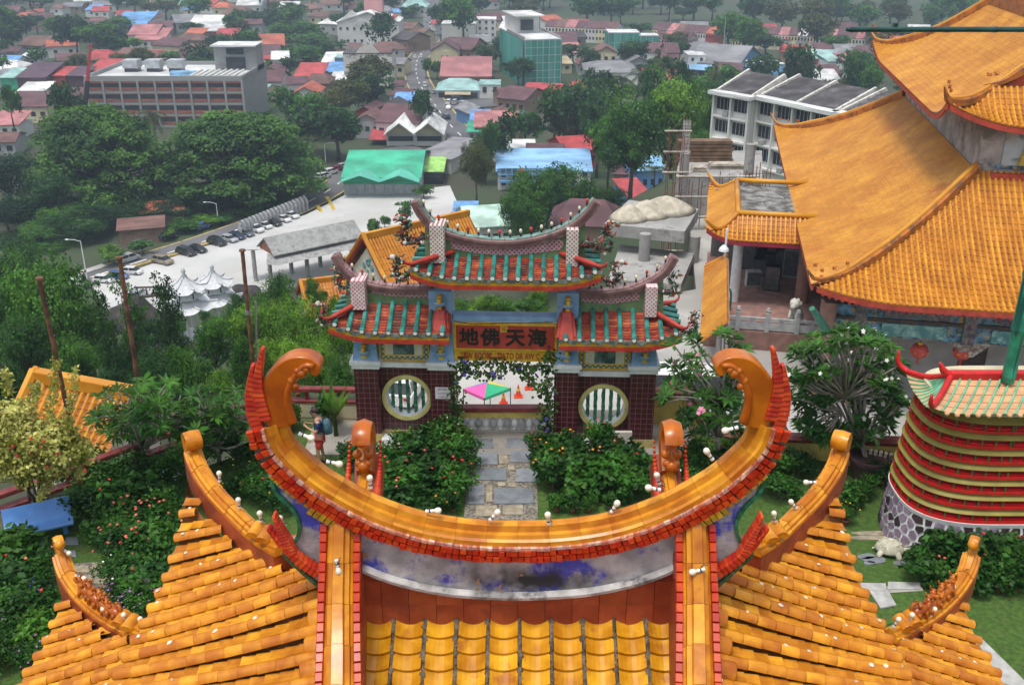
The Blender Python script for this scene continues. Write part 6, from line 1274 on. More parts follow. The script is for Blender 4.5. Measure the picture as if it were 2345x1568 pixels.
def hipridge(par,pts,w,m=None,curl=True,beasts=4):
 c=crom(pts,30);sd=[];up=[]
 for i in range(30): t=(c[min(i+1,29)]-c[max(i-1,0)]).normalized();s_=t.cross(Vector((0,0,1))).normalized();sd.append(s_);up.append(s_.cross(t))
 r_=obj('hip_ridge',MB().sweep(c,up,sd,[(-w,-.1),(-w,w*1.1),(-w*.5,w*1.5),(w*.5,w*1.5),(w,w*1.1),(w,-.1)],scl=[1.0]*20+[1-.085*q for q in range(1,11)]),m or M_hridge,par,fix=True)
 obj('ridge_cap',MB().tube([p+u*(w*1.55*(1 if i<20 else 1-.085*(i-19))) for i,(p,u) in enumerate(zip(c,up))],[w*.55]*20+[w*.55*(1-.085*q) for q in range(1,11)],6),M_hro,r_,smooth=True)
 for k in range(beasts): p=c[28-2*k]+up[28-2*k]*w*2;o=obj('ridge_beast',BE1 if k%2 else BE2,M_glazed,r_);o.location=p;o.scale=(.95,)*3;o.rotation_euler=(0,0,math.atan2((c[29]-c[25]).y,(c[29]-c[25]).x))
 return r_
LE,LZ,LI=41.3,6.6,8.65
def prof(t): return .58*t+.42*t*t
def cl(d,amp=1.0,w=5.0): return amp*max(0,1-d/w)**2.2
def sLeft(s,t): return Vector((LI*t-.25*cl(min(s,LE-s))*(1-t),s,LZ+4.9*prof(t)+cl(min(s,LE-s),.8)*(1-t)**2))
def sFront(s,t): return Vector((s,LI*t-.25*cl(s)*(1-t),LZ+4.9*prof(t)+cl(s,.8)*(1-t)**2))
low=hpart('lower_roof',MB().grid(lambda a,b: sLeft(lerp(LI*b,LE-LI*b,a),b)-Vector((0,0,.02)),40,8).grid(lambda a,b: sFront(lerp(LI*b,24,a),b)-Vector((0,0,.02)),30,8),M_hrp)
tiled(low,sLeft,0,LE,.29,26,.085,False,lambda s: min(1,min(s,LE-s)/LI))
tiled(low,sFront,0,15.5,.30,24,.10,True,lambda s: min(1,s/LI))
hipridge(low,[sLeft(LI,1)+Vector((0,0,.1)),sLeft(LI*.6,.6)+Vector((0,0,.1)),sLeft(LI*.25,.25)+Vector((0,0,.1)),sLeft(.5,.04)+Vector((0,0,.15)),sLeft(0,0)+Vector((-.35,-.35,.9))],.24)
hipridge(low,[sLeft(LE-LI,1)+Vector((0,0,.1)),sLeft(LE-LI*.6,.6)+Vector((0,0,.1)),sLeft(LE-LI*.25,.25)+Vector((0,0,.1)),sLeft(LE-.5,.04)+Vector((0,0,.15)),sLeft(LE,0)+Vector((-.35,.35,.9))],.24)
M_hred=mat('hall_red_eave',(.42,.05,.025),rough=.6,var=.2);eb=MB()
for nm,fn,n_ in (('left',lambda f: sLeft(LE*f,0),60),('front',lambda f: sFront(15.5*f,0),40)):
 c=[fn(k/n_)+Vector((0,0,-.14)) for k in range(n_+1)];s_=Vector((1,0,0)) if nm=='left' else Vector((0,1,0));obj('eave_board',MB().sweep(c,[Vector((0,0,1))]*(n_+1),[s_]*(n_+1),[(0,-.14),(0,.12),(.12,.12),(.12,-.14)]),M_hred,low,fix=True)
RF=MB().box((-.07,0,-.07),(.07,1.6,.07)).mesh('rafter_end')
for k in range(46): o=obj('rafter_end',RF,M_hred,low);o.location=sFront(.35+.33*k,0)+Vector((0,.05,-.33));o.rotation_euler=(R(18),0,0)
M_pat=mat('painted_beam_pattern',(.03,.13,.16),rough=.5,var=.6,scale=3.2,c2=(.10,.30,.48),dirt=(.50,.28,.05),dirtscale=4.2,dirtamt=.50,detail=6);M_pat2=mat('teal_beam_pattern',(.10,.34,.34),rough=.5,var=.4,scale=3,c2=(.32,.52,.48),dirt=(.05,.2,.2),dirtscale=5,dirtamt=.55)
M_pat3=mat('dark_carved_pattern',(.10,.07,.12),rough=.6,var=.5,scale=5,c2=(.24,.17,.15),dirt=(.05,.16,.14),dirtscale=4,dirtamt=.5);M_hstone=mat('grey_stone_wall',(.34,.32,.30),rough=.8,var=.15,scale=.8,bump=.2,bscale=6)
M_hcol=mat('brown_pink_column',(.30,.16,.12),rough=.6,var=.15)
bm_=hpart('painted_beams',MB().box((1.4,2.2,4.0),(15.5,2.7,6.1)),M_pat)
for k in range(3):
 x0=2.9+5.4*k
 obj('carved_panel',MB().box((x0+.9,2.12,5.15),(x0+4.1,2.199,5.9)),M_pat3,bm_);obj('painted_panel',MB().box((x0+.9,2.12,4.12),(x0+4.1,2.199,4.8)),M_pat2,bm_);obj('post_band',MB().box((x0-.5,2.08,3.9),(x0+.1,2.199,6.1)),M_pat3,bm_)
 obj('beam_corbel',MB().hexa([(x0-.2,2.2,3.2),(x0+.2,2.2,3.2),(x0+.2,2.6,3.2),(x0-.2,2.6,3.2),(x0-1.0,2.2,3.99),(x0+1.0,2.2,3.99),(x0+1.0,2.6,3.99),(x0-1.0,2.6,3.99)]),mat('carved_floral_bracket',(.30,.20,.14),rough=.6,var=.5,scale=5,c2=(.45,.40,.36)),bm_)
 if k != 1: hpart('column',MB().cyl((x0-.2,2.5,0),(x0-.2,2.5,4.0),.42,.40,16),M_hcol,smooth=40)
obj('beam_line',MB().box((1.4,2.1,4.88),(15.5,2.19,5.05)),M_hdark,bm_)
hpart('hall_wall',MB().box((3.2,5.0,0),(20,5.3,6.3)).box((3.2,5.0,0),(3.5,36,6.3)),M_hstone);hpart('doorway',MB().box((8.6,4.94,0),(10.0,4.999,3.6)),M_hdark);hpart('corner_bracket',MB().tube([(.9,.9,4.6),(.3,.3,5.6),(-.1,-.1,6.2)],[.28,.2,.15],8),mat('green_bracket',(.04,.2,.13),rough=.5))
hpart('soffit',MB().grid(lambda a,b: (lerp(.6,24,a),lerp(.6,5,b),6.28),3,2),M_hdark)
for k,(u,v) in enumerate(((2105,803),(2203,806))):       # lanterns
 p=PY(u,v,48.0-.3*k) ;t=thing('paper_lantern','round red lantern with gold bosses hanging before the grey hall wall','lantern',p,0,'red lanterns under the hall eave')
 obj('lantern_body',MB().lathe([(.12,-.38),(.34,-.30),(.46,-.1),(.48,.0),(.46,.1),(.34,.30),(.12,.38)],14),mat('red_lantern_silk',(.5,.06,.04),rough=.5,var=.2,scale=5),t,smooth=50);obj('lantern_cap',MB().lathe([(.13,.36),(.13,.46),(.1,.47)],10),M_gyel,t);obj('tassel',MB().tube([(0,0,-.38),(0,0,-.55),(0,0,-.75)],[.09,.05,.07],8),M_gred,t);obj('cord',MB().cyl((0,0,.46),(0,0,1.9),.015,.015,5),M_blk,t)
 for a in range(8): obj('gold_boss',MB().ball((.47*math.cos(a*.785),.47*math.sin(a*.785),0),.05,6,4),M_gyel,t)
# upper storey
hpart('upper_wall',MB().box((8.7,8.7,11.2),(22,33,14.6)),mat('stained_grey_render',(.36,.34,.32),rough=.9,var=.3,scale=.8,bump=.2,dirt=(.14,.13,.12),dirtscale=.7,dirtamt=.5))
mu=hpart('mural',MB().box((9.8,8.58,11.9),(15,8.69,14.2)),mat('mural_painting',(.5,.52,.50),rough=.6,var=.25,scale=1.2,c2=(.42,.5,.55),dirt=(.12,.16,.12),dirtscale=1.6,dirtamt=.5));obj('mural_frame',MB().box((9.6,8.6,11.7),(15.2,8.68,11.89)).box((9.6,8.6,14.21),(15.2,8.68,14.4)),M_pat,mu)
for x,zz in ((11.0,12.0),(12.9,12.0)): obj('mural_figure',MB().lathe([(.42,0),(.34,.4),(.2,.8),(.22,1.1),(.12,1.3)],10,(x,8.5,zz)),mat('yellow_robe',(.5,.36,.06),rough=.7,var=.3),mu)
hpart('red_sill',MB().box((9.3,8.2,11.0),(16,8.69,11.5)),M_hred)
UE0,UE1,UX,UZ=7.3,36.0,6.4,14.1;UI=6.6
def sU(s,t): d=min(s-UE0,UE1-s);return Vector((UX+UI*t-.2*cl(d)*(1-t),s,UZ+4.6*prof(t)+cl(d,1.2)*(1-t)**2))
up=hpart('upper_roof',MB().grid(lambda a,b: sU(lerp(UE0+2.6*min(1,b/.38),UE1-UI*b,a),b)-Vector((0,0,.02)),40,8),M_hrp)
tiled(up,sU,UE0,UE1,.29,22,.085,False,lambda s: min(1,(UE1-s)/UI) if s>UE0+2.6 else .38*(s-UE0)/2.6)
hipridge(up,[sU(UE1-UI,1)+Vector((0,0,.1)),sU(UE1-UI*.6,.6)+Vector((0,0,.1)),sU(UE1-UI*.25,.25)+Vector((0,0,.1)),sU(UE1-.5,.04)+Vector((0,0,.15)),sU(UE1,0)+Vector((-.3,.3,.9))],.22)
hipridge(up,[sU(UE0+2.6,.38)+Vector((0,0,.1)),sU(UE0+1.3,.2)+Vector((0,0,.1)),sU(UE0+.3,.03)+Vector((0,0,.15)),sU(UE0,0)+Vector((-.3,-.3,.9))],.20,beasts=3)
hipridge(up,[sU(UE0+2.6,1)+Vector((0,0,.2)),sU(UE0+2.6,.75)+Vector((0,0,.2)),sU(UE0+2.6,.5)+Vector((0,0,.2)),sU(UE0+2.5,.36)+Vector((-.2,0,.5))],.22,beasts=2)
obj('main_ridge',MB().box((UX+UI-.35,UE0+2.6,UZ+4.4),(UX+UI+.35,UE1-UI+.3,UZ+5.6)),M_hridge,up,bevel=.08)
obj('ridge_cap',MB().tube([(UX+UI,UE0+2.4,UZ+5.65),(UX+UI,UE1-UI+.4,UZ+5.65)],.22,8),M_hro,up)
def sUF(s,t): return Vector((UX+s,UE0+2.6*t-.2*cl(s)*(1-t),UZ+1.75*prof(t)+cl(s,1.2)*(1-t)**2))
obj('front_skirt',MB().grid(lambda a,b: sUF(lerp(2.6*b,13,a),b)-Vector((0,0,.02)),20,4),M_hrp,up);tiled(up,sUF,0,10,.30,8,.10,True,lambda s: min(1,s/2.6))
obj('gable_panel',MB().prism([(UX+2.5,UZ+1.5),(UX+UI+4.2,UZ+1.5),(UX+UI,UZ+4.6)],UE0+2.75,UE0+2.9),mat('gable_red',(.52,.08,.03),rough=.6,var=.12),up)
for fn,n_,s_ in ((lambda f: sU(lerp(UE0,UE1,f),0),40,Vector((1,0,0))),(lambda f: sUF(10*f,0),20,Vector((0,1,0)))):
 obj('eave_board',MB().sweep([fn(k/n_)+Vector((0,0,-.16)) for k in range(n_+1)],[Vector((0,0,1))]*(n_+1),[s_]*(n_+1),[(0,-.16),(0,.12),(.12,.12),(.12,-.16)]),M_hred,up,fix=True)
# porch pavilion with flat top and tiled skirt
po=thing('porch','flat-topped porch with an orange tiled skirt and white column','porch',HC,HA);PX0,PX1,PY0,PY1,PZ_=-5.5,1.2,12.0,23.8,5.7
def sPF(s,t): return Vector((PX0+s,PY0+1.7*t,PZ_+1.25*prof(t)+cl(s,.7,2.2)*(1-t)**2))
def sPL(s,t): d=min(s,PY1-PY0-s);return Vector((PX0+1.9*t,PY0+s,PZ_+1.25*prof(t)+cl(d,.7,2.2)*(1-t)**2))
pr=obj('porch_roof',MB().grid(lambda a,b: sPF(lerp(1.9*b,6.7,a),b)-Vector((0,0,.03)),14,4).grid(lambda a,b: sPL(lerp(1.7*b,11.8-1.7*b,a),b)-Vector((0,0,.03)),14,4),M_hrp,po)
tiled(pr,sPF,0,6.7,.28,6,.09,True,lambda s: min(1,s/1.9));tiled(pr,sPL,0,11.8,.28,6,.09,False,lambda s: min(1,min(s,11.8-s)/1.7))
obj('roof_terrace',MB().box((PX0+1.9,PY0+1.7,PZ_+.5),(PX1+4,PY1-1.6,PZ_+1.0)),mat('mossy_flat_roof',(.16,.155,.14),rough=.95,var=.5,scale=1.5,c2=(.30,.30,.29),dirt=(.5,.5,.5),dirtscale=2.5,dirtamt=.35),pr)
for q in ([sPL(1.7,1),sPL(10.1,1)],[sPF(1.9,1),sPF(6.7,1)],[sPL(10.1,1),sPL(10.1,1)+Vector((4.8,0,0))]): obj('skirt_ridge',MB().tube([p+Vector((0,0,.12)) for p in q],.17,8),M_hro,pr,smooth=True)
for e in (0,1): s_=0 if not e else 11.8;w=1.7 if not e else 10.1;obj('hip_ridge',MB().tube(crom([sPL(w,1)+Vector((0,0,.1)),sPL(lerp(w,s_,.6),.4)+Vector((0,0,.1)),sPL(s_,0)+Vector((-.2,-.2 if not e else .2,.7))],12),[.16]*8+[.14,.12,.1,.05],7),M_hro,pr,smooth=True)
obj('eave_board',MB().sweep([sPF(6.7*k/20,0)+Vector((0,0,-.12)) for k in range(21)],[Vector((0,0,1))]*21,[Vector((0,1,0))]*21,[(0,-.14),(0,.1),(.1,.1),(.1,-.14)]),mat('crimson_eave',(.32,.02,.05),rough=.6),pr,fix=True)
obj('white_column',MB().cyl((-3.4,13.6,1.2),(-3.4,13.6,5.9),.33,.30,16),M_trim,po,smooth=40);obj('brown_column',MB().cyl((.9,14.2,1.2),(.9,14.2,6),.45,.42,16),M_hcol,po,smooth=40);obj('brown_column',MB().cyl((1.0,2.0,0),(1.0,2.0,6),.45,.42,16),M_hcol,po,smooth=40)
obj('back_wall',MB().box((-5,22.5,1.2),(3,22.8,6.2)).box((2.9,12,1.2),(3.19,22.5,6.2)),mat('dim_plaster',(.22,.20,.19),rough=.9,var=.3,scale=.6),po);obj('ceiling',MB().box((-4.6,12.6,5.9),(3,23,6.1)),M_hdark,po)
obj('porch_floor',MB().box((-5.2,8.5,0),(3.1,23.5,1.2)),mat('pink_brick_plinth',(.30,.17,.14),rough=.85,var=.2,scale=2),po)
r_=random.Random(3)
for k in range(10):
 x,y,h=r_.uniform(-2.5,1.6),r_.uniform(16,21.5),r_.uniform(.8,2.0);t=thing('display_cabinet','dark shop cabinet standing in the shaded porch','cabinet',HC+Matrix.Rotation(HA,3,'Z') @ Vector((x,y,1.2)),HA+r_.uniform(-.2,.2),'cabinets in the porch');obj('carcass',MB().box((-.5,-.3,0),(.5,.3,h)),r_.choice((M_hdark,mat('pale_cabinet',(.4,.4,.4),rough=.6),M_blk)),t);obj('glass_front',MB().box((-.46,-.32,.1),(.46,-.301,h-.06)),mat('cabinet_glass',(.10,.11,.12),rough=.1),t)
# stone balustrade with a lion
sb_=thing('stone_balustrade','grey carved stone balustrade in front of the porch','balustrade',HC,HA);M_gst=mat('grey_carved_stone',(.42,.43,.44),rough=.8,var=.15,scale=3,dirt=(.25,.25,.25),dirtscale=2,dirtamt=.4)
for k in range(5):
 x=-5.0+1.75*k;obj('newel',MB().box((x-.13,8.5,1.2),(x+.13,8.76,2.3)).lathe([(.1,2.3),(.15,2.36),(.1,2.46),(.15,2.55),(.1,2.7),(.02,2.75)],10,(x,8.63,0)),M_gst,sb_)
 if k<4: obj('balustrade_panel',MB().box((x+.13,8.57,1.3),(x+1.62,8.7,1.78)).box((x+.13,8.56,1.92),(x+1.62,8.71,2.08)).box((x+.75,8.58,1.78),(x+1.0,8.69,1.92)),M_gst,sb_)
ln=thing('lion_statue','white stone guardian lion sitting on the porch balustrade','statue',HC+Matrix.Rotation(HA,3,'Z') @ Vector((.2,9.6,1.2)),HA-.5);M_ws=mat('white_stone',(.62,.60,.53),rough=.7,var=.12,bump=.4,bscale=12)
obj('plinth',MB().box((-.45,-.55,0),(.45,.55,.5)),M_ws,ln);obj('lion_body',MB().tube([(0,.35,.7),(0,.1,.95),(0,-.12,1.25),(0,-.2,1.5)],[.36,.40,.34,.26],12).ball((0,-.3,1.62),.32,12,8).ball((0,-.58,1.52),.17,8,6),M_ws,ln,smooth=True)
for e in (-1,1): obj('foreleg',MB().tube([(e*.2,-.25,1.15),(e*.22,-.38,.8),(e*.22,-.42,.5)],[.13,.11,.12],8),M_ws,ln,smooth=True)
for k in range(16): a=k*2.4;obj('mane_curl',MB().ball((.28*math.cos(a),-.18+.1*math.sin(a*1.7),1.62+.26*math.sin(a)),.1,6,5),M_ws,ln,smooth=True)
# long strip roof of a side gallery
gl_=thing('side_gallery','narrow gallery with a steep orange tiled roof strip','gallery',HC,HA);A=HC;Ri=Matrix.Rotation(-HA,3,'Z')
q0,q1=Ri @ (PZ(1606,768,-6.3)-HC),Ri @ (PZ(1608,625,-6.3)-HC)
def sG(s,t): return Vector((q0.x+1.3*t,lerp(q0.y-1,q1.y,s/12.0),3.7+1.3*t+cl(12-s,.5,2)*(1-t)))
gr_=obj('gallery_roof',MB().grid(lambda a,b: sG(12*a,b)-Vector((0,0,.02)),10,3),M_hrp,gl_);tiled(gr_,sG,0,12,.27,5,.09,False);obj('gallery_wall',MB().box((q0.x+1.0,q0.y-1,0),(q0.x+1.4,q1.y,4.7)),M_hstone,gl_)
# ------------------------------------------------------------------ construction site
M_rawc=mat('raw_concrete',(.36,.355,.34),rough=.9,var=.25,scale=.5,bump=.2,bscale=4,dirt=(.17,.16,.15),dirtscale=.5,dirtamt=.5);M_scaf=mat('rusty_scaffold',(.22,.10,.07),rough=.8,var=.3);M_plank=mat('bleached_plank',(.42,.38,.32),rough=.9,var=.25,scale=2)
SZ=-7.0;cs=thing('unfinished_deck','unfinished concrete deck on round columns strewn with sand','concrete deck',(8,75,FC))
o8=Vector((8,75,FC))
def cpart(nm,mb,m,**k): return obj(nm,mb,m,cs,loc=-o8,**k)
cpart('near_slab',MB().slab([tuple(PZ(u,v,SZ)) for u,v in ((1383,513),(1568,530),(1600,478),(1440,458))],SZ-.9,SZ),M_rawc);cpart('far_slab',MB().slab([tuple(PZ(u,v,SZ)) for u,v in ((1548,405),(1745,412),(1745,345),(1560,345))],SZ-2.2,SZ),M_rawc);cpart('low_slab',MB().slab([tuple(PZ(u,v,-9.2)) for u,v in ((1392,640),(1560,650),(1590,580),(1420,560))],-9.8,-9.2),M_rawc)
for u,v0,v1,Y in ((1569,350,640,83),(1720,330,470,83),(1592,540,620,72),(1478,535,620,70)):
 a,b=PY(u,v0,Y),PY(u,v1,Y);cpart('round_column',MB().cyl((a.x,Y,-11),(a.x,Y,a.z),.42,.42,16),M_rawc,smooth=40)
a=PY(1569,350,83)
for k in range(8): an=k*.785;cpart('rebar',MB().cyl((a.x+.3*math.cos(an),83+.3*math.sin(an),a.z),(a.x+.3*math.cos(an),83+.3*math.sin(an),a.z+2.7),.03,.03,5),mat('grey_rebar',(.45,.43,.42),rough=.7))
for k in range(9): z=a.z+.3*k;cpart('rebar_tie',MB().tube([(a.x+.31*math.cos(t*.785),83+.31*math.sin(t*.785),z) for t in range(9)],.02,4),MATS['grey_rebar'])
cpart('back_wall',MB().box((PY(1565,420,84).x,84,-11),(PY(1740,420,84).x,84.3,-8.2)),M_rawc)
for k,(u,v,r) in enumerate(((1480,490,2.0),(1525,480,2.4),(1440,500,1.6))):
 p=PZ(u,v,SZ);b=MB().lathe([(r,0),(r*.75,.35),(r*.4,.8),(.1,1.1)],14);tag(obj('sand_pile',b,mat('pale_sand',(.46,.42,.33),rough=.95,var=.2,scale=2,bump=.5,bscale=8),loc=p,smooth=True),'heap of pale sand on the unfinished deck','sand','sand heaps on the deck')
for gi,(u0,u1,v0,v1,Y) in enumerate(((1527,1560,300,640,81),(1712,1760,385,560,78),(1560,1720,405,520,80))):
 sc_=thing('scaffold',('tall rusty scaffold tower beside the round column','rusty rod thicket against the hall roof edge','wide pipe scaffold with planks across the deck front')[gi],'scaffold',PY(u0,v1,Y));o9=sc_.location.copy();nx=max(2,int((u1-u0)/14)) if gi != 2 else 7
 xa_,xb_=PY(u0,450,Y).x,PY(u1,450,Y).x;zt,zb=PY(u0,v0,Y).z,PY(u0,v1,Y).z
 for i in range(nx+1):
  for yy in (Y,Y+1.2): x=lerp(xa_,xb_,i/nx);obj('standard',MB().cyl((x,yy,zb),(x+rnd.uniform(-.05,.05),yy,zt+rnd.uniform(-.6,.2)),.035,.035,6),M_scaf,sc_,loc=-o9)
 z=zb+.8
 while z<zt:
  obj('ledger',MB().cyl((xa_-.3,Y,z),(xb_+.3,Y,z+rnd.uniform(-.05,.05)),.03,.03,5),M_scaf,sc_,loc=-o9)
  if gi != 1: obj('brace',MB().cyl((xa_,Y+.05,z),(lerp(xa_,xb_,.5 if gi==2 else 1),Y+.05,z+1.5),.025,.025,5),M_scaf,sc_,loc=-o9)
  if gi==2 or rnd.random()<.4: obj('plank',MB().box((xa_-.5,Y-.1,z+.05),(xb_+.5,Y+.25,z+.12)),M_plank,sc_,loc=-o9)
  z+=1.7
for u,v,w_,h_,nm,lab,m in ((1612,368,5.0,2.0,'timber_stack','brown timber formwork drum stack on the far deck',mat('brown_formwork',(.16,.10,.06),rough=.9,var=.3,scale=1.5)),(1665,385,3.2,.5,'plank_pile','flat pile of pale boards on the far deck',M_plank),(1600,392,1.2,.5,'rubble_heap','small heap of offcuts by the round column',M_plank)):
 p=PZ(u,v,SZ);b=MB()
 for k in range(6): b.box((-w_/2+rnd.uniform(-.1,.1),-.6+rnd.uniform(-.1,.1),h_*k/6),(w_/2+rnd.uniform(-.1,.1),.6+rnd.uniform(-.1,.1),h_*(k+.82)/6))
 tag(obj(nm,b,m,loc=p),lab,'timber',kind=None)
cabn=thing('floodlight_pole','white post with lamp housing beside the strip roof','lamp post',PZ(1648,720,FC+1.2));a=PY(1645,600,52);obj('post',MB().cyl((0,0,0),(0,0,a.z-FC-1.2),.08,.07,8),M_trim,cabn);obj('lamp_hood',MB().lathe([(.32,0),(.28,.15),(.1,.35)],10,(-.1,0,a.z-FC-2.6)),M_trim,cabn)
gh=thing('green_standpipe','green hooked standpipe beside the stone balustrade','pipe',PZ(1660,750,FC));obj('pipe',MB().tube(crom([Vector((.2,0,0)),Vector((.2,0,2.2)),Vector((0,0,2.7)),Vector((-.25,0,2.5))],14),.07,8),mat('green_paint',(.04,.22,.16),rough=.5),gh,smooth=True);obj('hood',MB().lathe([(.25,-.2),(.2,.1),(.08,.2)],10,(-.25,0,2.4)),MATS['green_paint'],gh)
# ------------------------------------------------------------------ town buildings
RC_=dict(maroon=(.125,.055,.062),brown=(.17,.085,.07),red=(.42,.06,.06),terra=(.46,.13,.07),grey=(.22,.22,.23),blue=(.14,.32,.62),white=(.66,.67,.66),mint=(.42,.60,.50),green=(.05,.40,.24),pink=(.42,.17,.17),dark=(.07,.06,.065),teal=(.30,.48,.46),purple=(.10,.055,.08),lime=(.34,.62,.16),sand=(.46,.38,.24),sky=(.24,.45,.70))
RM={k: mat('roof_'+k,c,rough=.75,var=.28,scale=2.5,isl=.12,dirt=tuple(x*.55+.03 for x in c),dirtscale=1.6,dirtamt=.42) for k,c in RC_.items()}
WC_=dict(white=(.66,.66,.63),cream=(.62,.55,.36),grey=(.38,.38,.38),blue=(.12,.26,.48),pink=(.55,.28,.28),brown=(.26,.17,.12),conc=(.30,.305,.30),sky=(.24,.48,.75),purple=(.10,.05,.07),red=(.40,.07,.06),green=(.05,.38,.22))
WM={k: mat('wall_'+k,c,rough=.85,var=.12,scale=1.5,dirt=tuple(x*.5 for x in c),dirtscale=1.2,dirtamt=.35) for k,c in WC_.items()}
M_win=mat('dark_window',(.03,.035,.045),rough=.25,var=.3)
UB=MB().box((-.5,-.5,0),(.5,.5,1)).mesh('unit_block');UBm={}
def unit(kind):
 if kind in UBm: return UBm[kind]
 b=MB();th=.05
 if kind=='block': b.box((-.5,-.5,0),(.5,.5,1))
 if kind=='gable':
  b.hexa([(-.5,-.5,0),(.5,-.5,0),(.5,0,1),(-.5,0,1),(-.5,-.5,.09),(.5,-.5,.09),(.5,0,1.09),(-.5,0,1.09)]);b.hexa([(-.5,0,1),(.5,0,1),(.5,.5,0),(-.5,.5,0),(-.5,0,1.09),(.5,0,1.09),(.5,.5,.09),(-.5,.5,.09)])
 if kind=='hip': b.add([(-.5,-.5,0),(.5,-.5,0),(.5,.5,0),(-.5,.5,0),(-.22,0,1),(.22,0,1)],[(0,1,5,4),(1,2,5),(2,3,4,5),(3,0,4),(3,2,1,0)])
 if kind=='shed': b.hexa([(-.5,-.5,0),(.5,-.5,0),(.5,.5,1),(-.5,.5,1),(-.5,-.5,.12),(.5,-.5,.12),(.5,.5,1.12),(-.5,.5,1.12)])
 if kind=='tri': b.prism([(-.5,0),(.5,0),(0,1)],-.5,.5)
 UBm[kind]=b.mesh(kind);return UBm[kind]
def piece(name,kind,m,par,loc,sc,rz=0.0): return obj(name,unit(kind),m,par,objmat=True,loc=loc,sc=sc,rz=rz)
OCC=[]          # rectangles of ground in use: centre, half sizes, angle
ADJ={'maroon': 'maroon tiled','brown': 'brown','red': 'bright red','terra': 'terracotta','grey': 'grey sheet','blue': 'blue sheet','white': 'white sheet','mint': 'mint green','green': 'emerald green','pink': 'faded pink','dark': 'blackened','teal': 'pale teal','purple': 'dark purple sheet','lime': 'lime green','sand': 'sandy','sky': 'light blue'}
def house(c,w,d,h,rz,rtype,rcol,wcol,rh=None,wins=2,label=None,group=None,ridge_y=False,over=.5,z=TOWN,name='house',floors=1):
 """a building: wall block, roof with eaves, front windows; ridge along its width unless ridge_y"""
 lab=label or '%s house with %s %s roof in the town'%({'white': 'white','cream': 'cream','grey': 'grey','blue': 'blue','pink': 'pink','brown': 'timber','conc': 'concrete','sky': 'light blue','purple': 'dark','red': 'red','green': 'green'}[wcol],ADJ[rcol],{'gable': 'gabled','hip': 'hipped','shed': 'sloping','flat': 'flat'}[rtype])
 t=thing(name,lab,'building' if label and name != 'house' else 'house',(c.x,c.y,z),rz,group or (None if label else lab.replace(' house ',' houses ')))
 piece('wall','block',WM[wcol],t,(0,0,-1),(w,d,h+1));rh=rh or min(w,d)*.28
 if rtype=='flat': piece('roof','block',RM[rcol],t,(0,0,h),(w+.3,d+.3,.35))
 elif rtype=='gable':
  r_=piece('roof','gable',RM[rcol],t,(0,0,h-.1),((d if ridge_y else w)+2*over,(w if ridge_y else d)+2*over,rh),R(90) if ridge_y else 0)
  tr=piece('gable_end','tri',WM[wcol],t,(0,0,h-.02),((w if ridge_y else d)*.98,(d if ridge_y else w)*.96,rh*.95),0 if ridge_y else R(90))
 else: piece('roof',rtype,RM[rcol],t,(0,0,h-.05),(w+2*over,d+2*over,rh))
 for f in range(floors):
  for k in range(wins): piece('window','block',M_win,t,(w*((k+.5)/wins-.5),-d/2-.01,h*(f+.38)/floors),(min(1.6,w/wins*.5),.12,min(1.5,h/floors*.42)))
 OCC.append((c.x,c.y,w/2+1,d/2+1,rz));return t
def hpx(u0,v0,u1,v1,rcol,rtype='gable',wcol='white',h=4.0,rz=0.0,ry=False,wins=2,k=.82,**kw):
 """house whose roof was seen between these sight lines"""
 um,vm=(u0+u1)/2,(v0+v1)/2;z=TOWN+h+.5;c=PZ(um,vm,z);dep=(c-cam.location).dot(Vector((0,math.cos(PITCH),-math.sin(PITCH))));w=(u1-u0)*dep/FOC*.92
 d=(PZ(um,v0,z).y-PZ(um,v1,z).y)*k;d=max(4.5,min(d,max(12,w*1.6)));return house(Vector((c.x,c.y,0)),w,d,h,R(rz),rtype,rcol,wcol,wins=wins,ridge_y=ry,**kw)
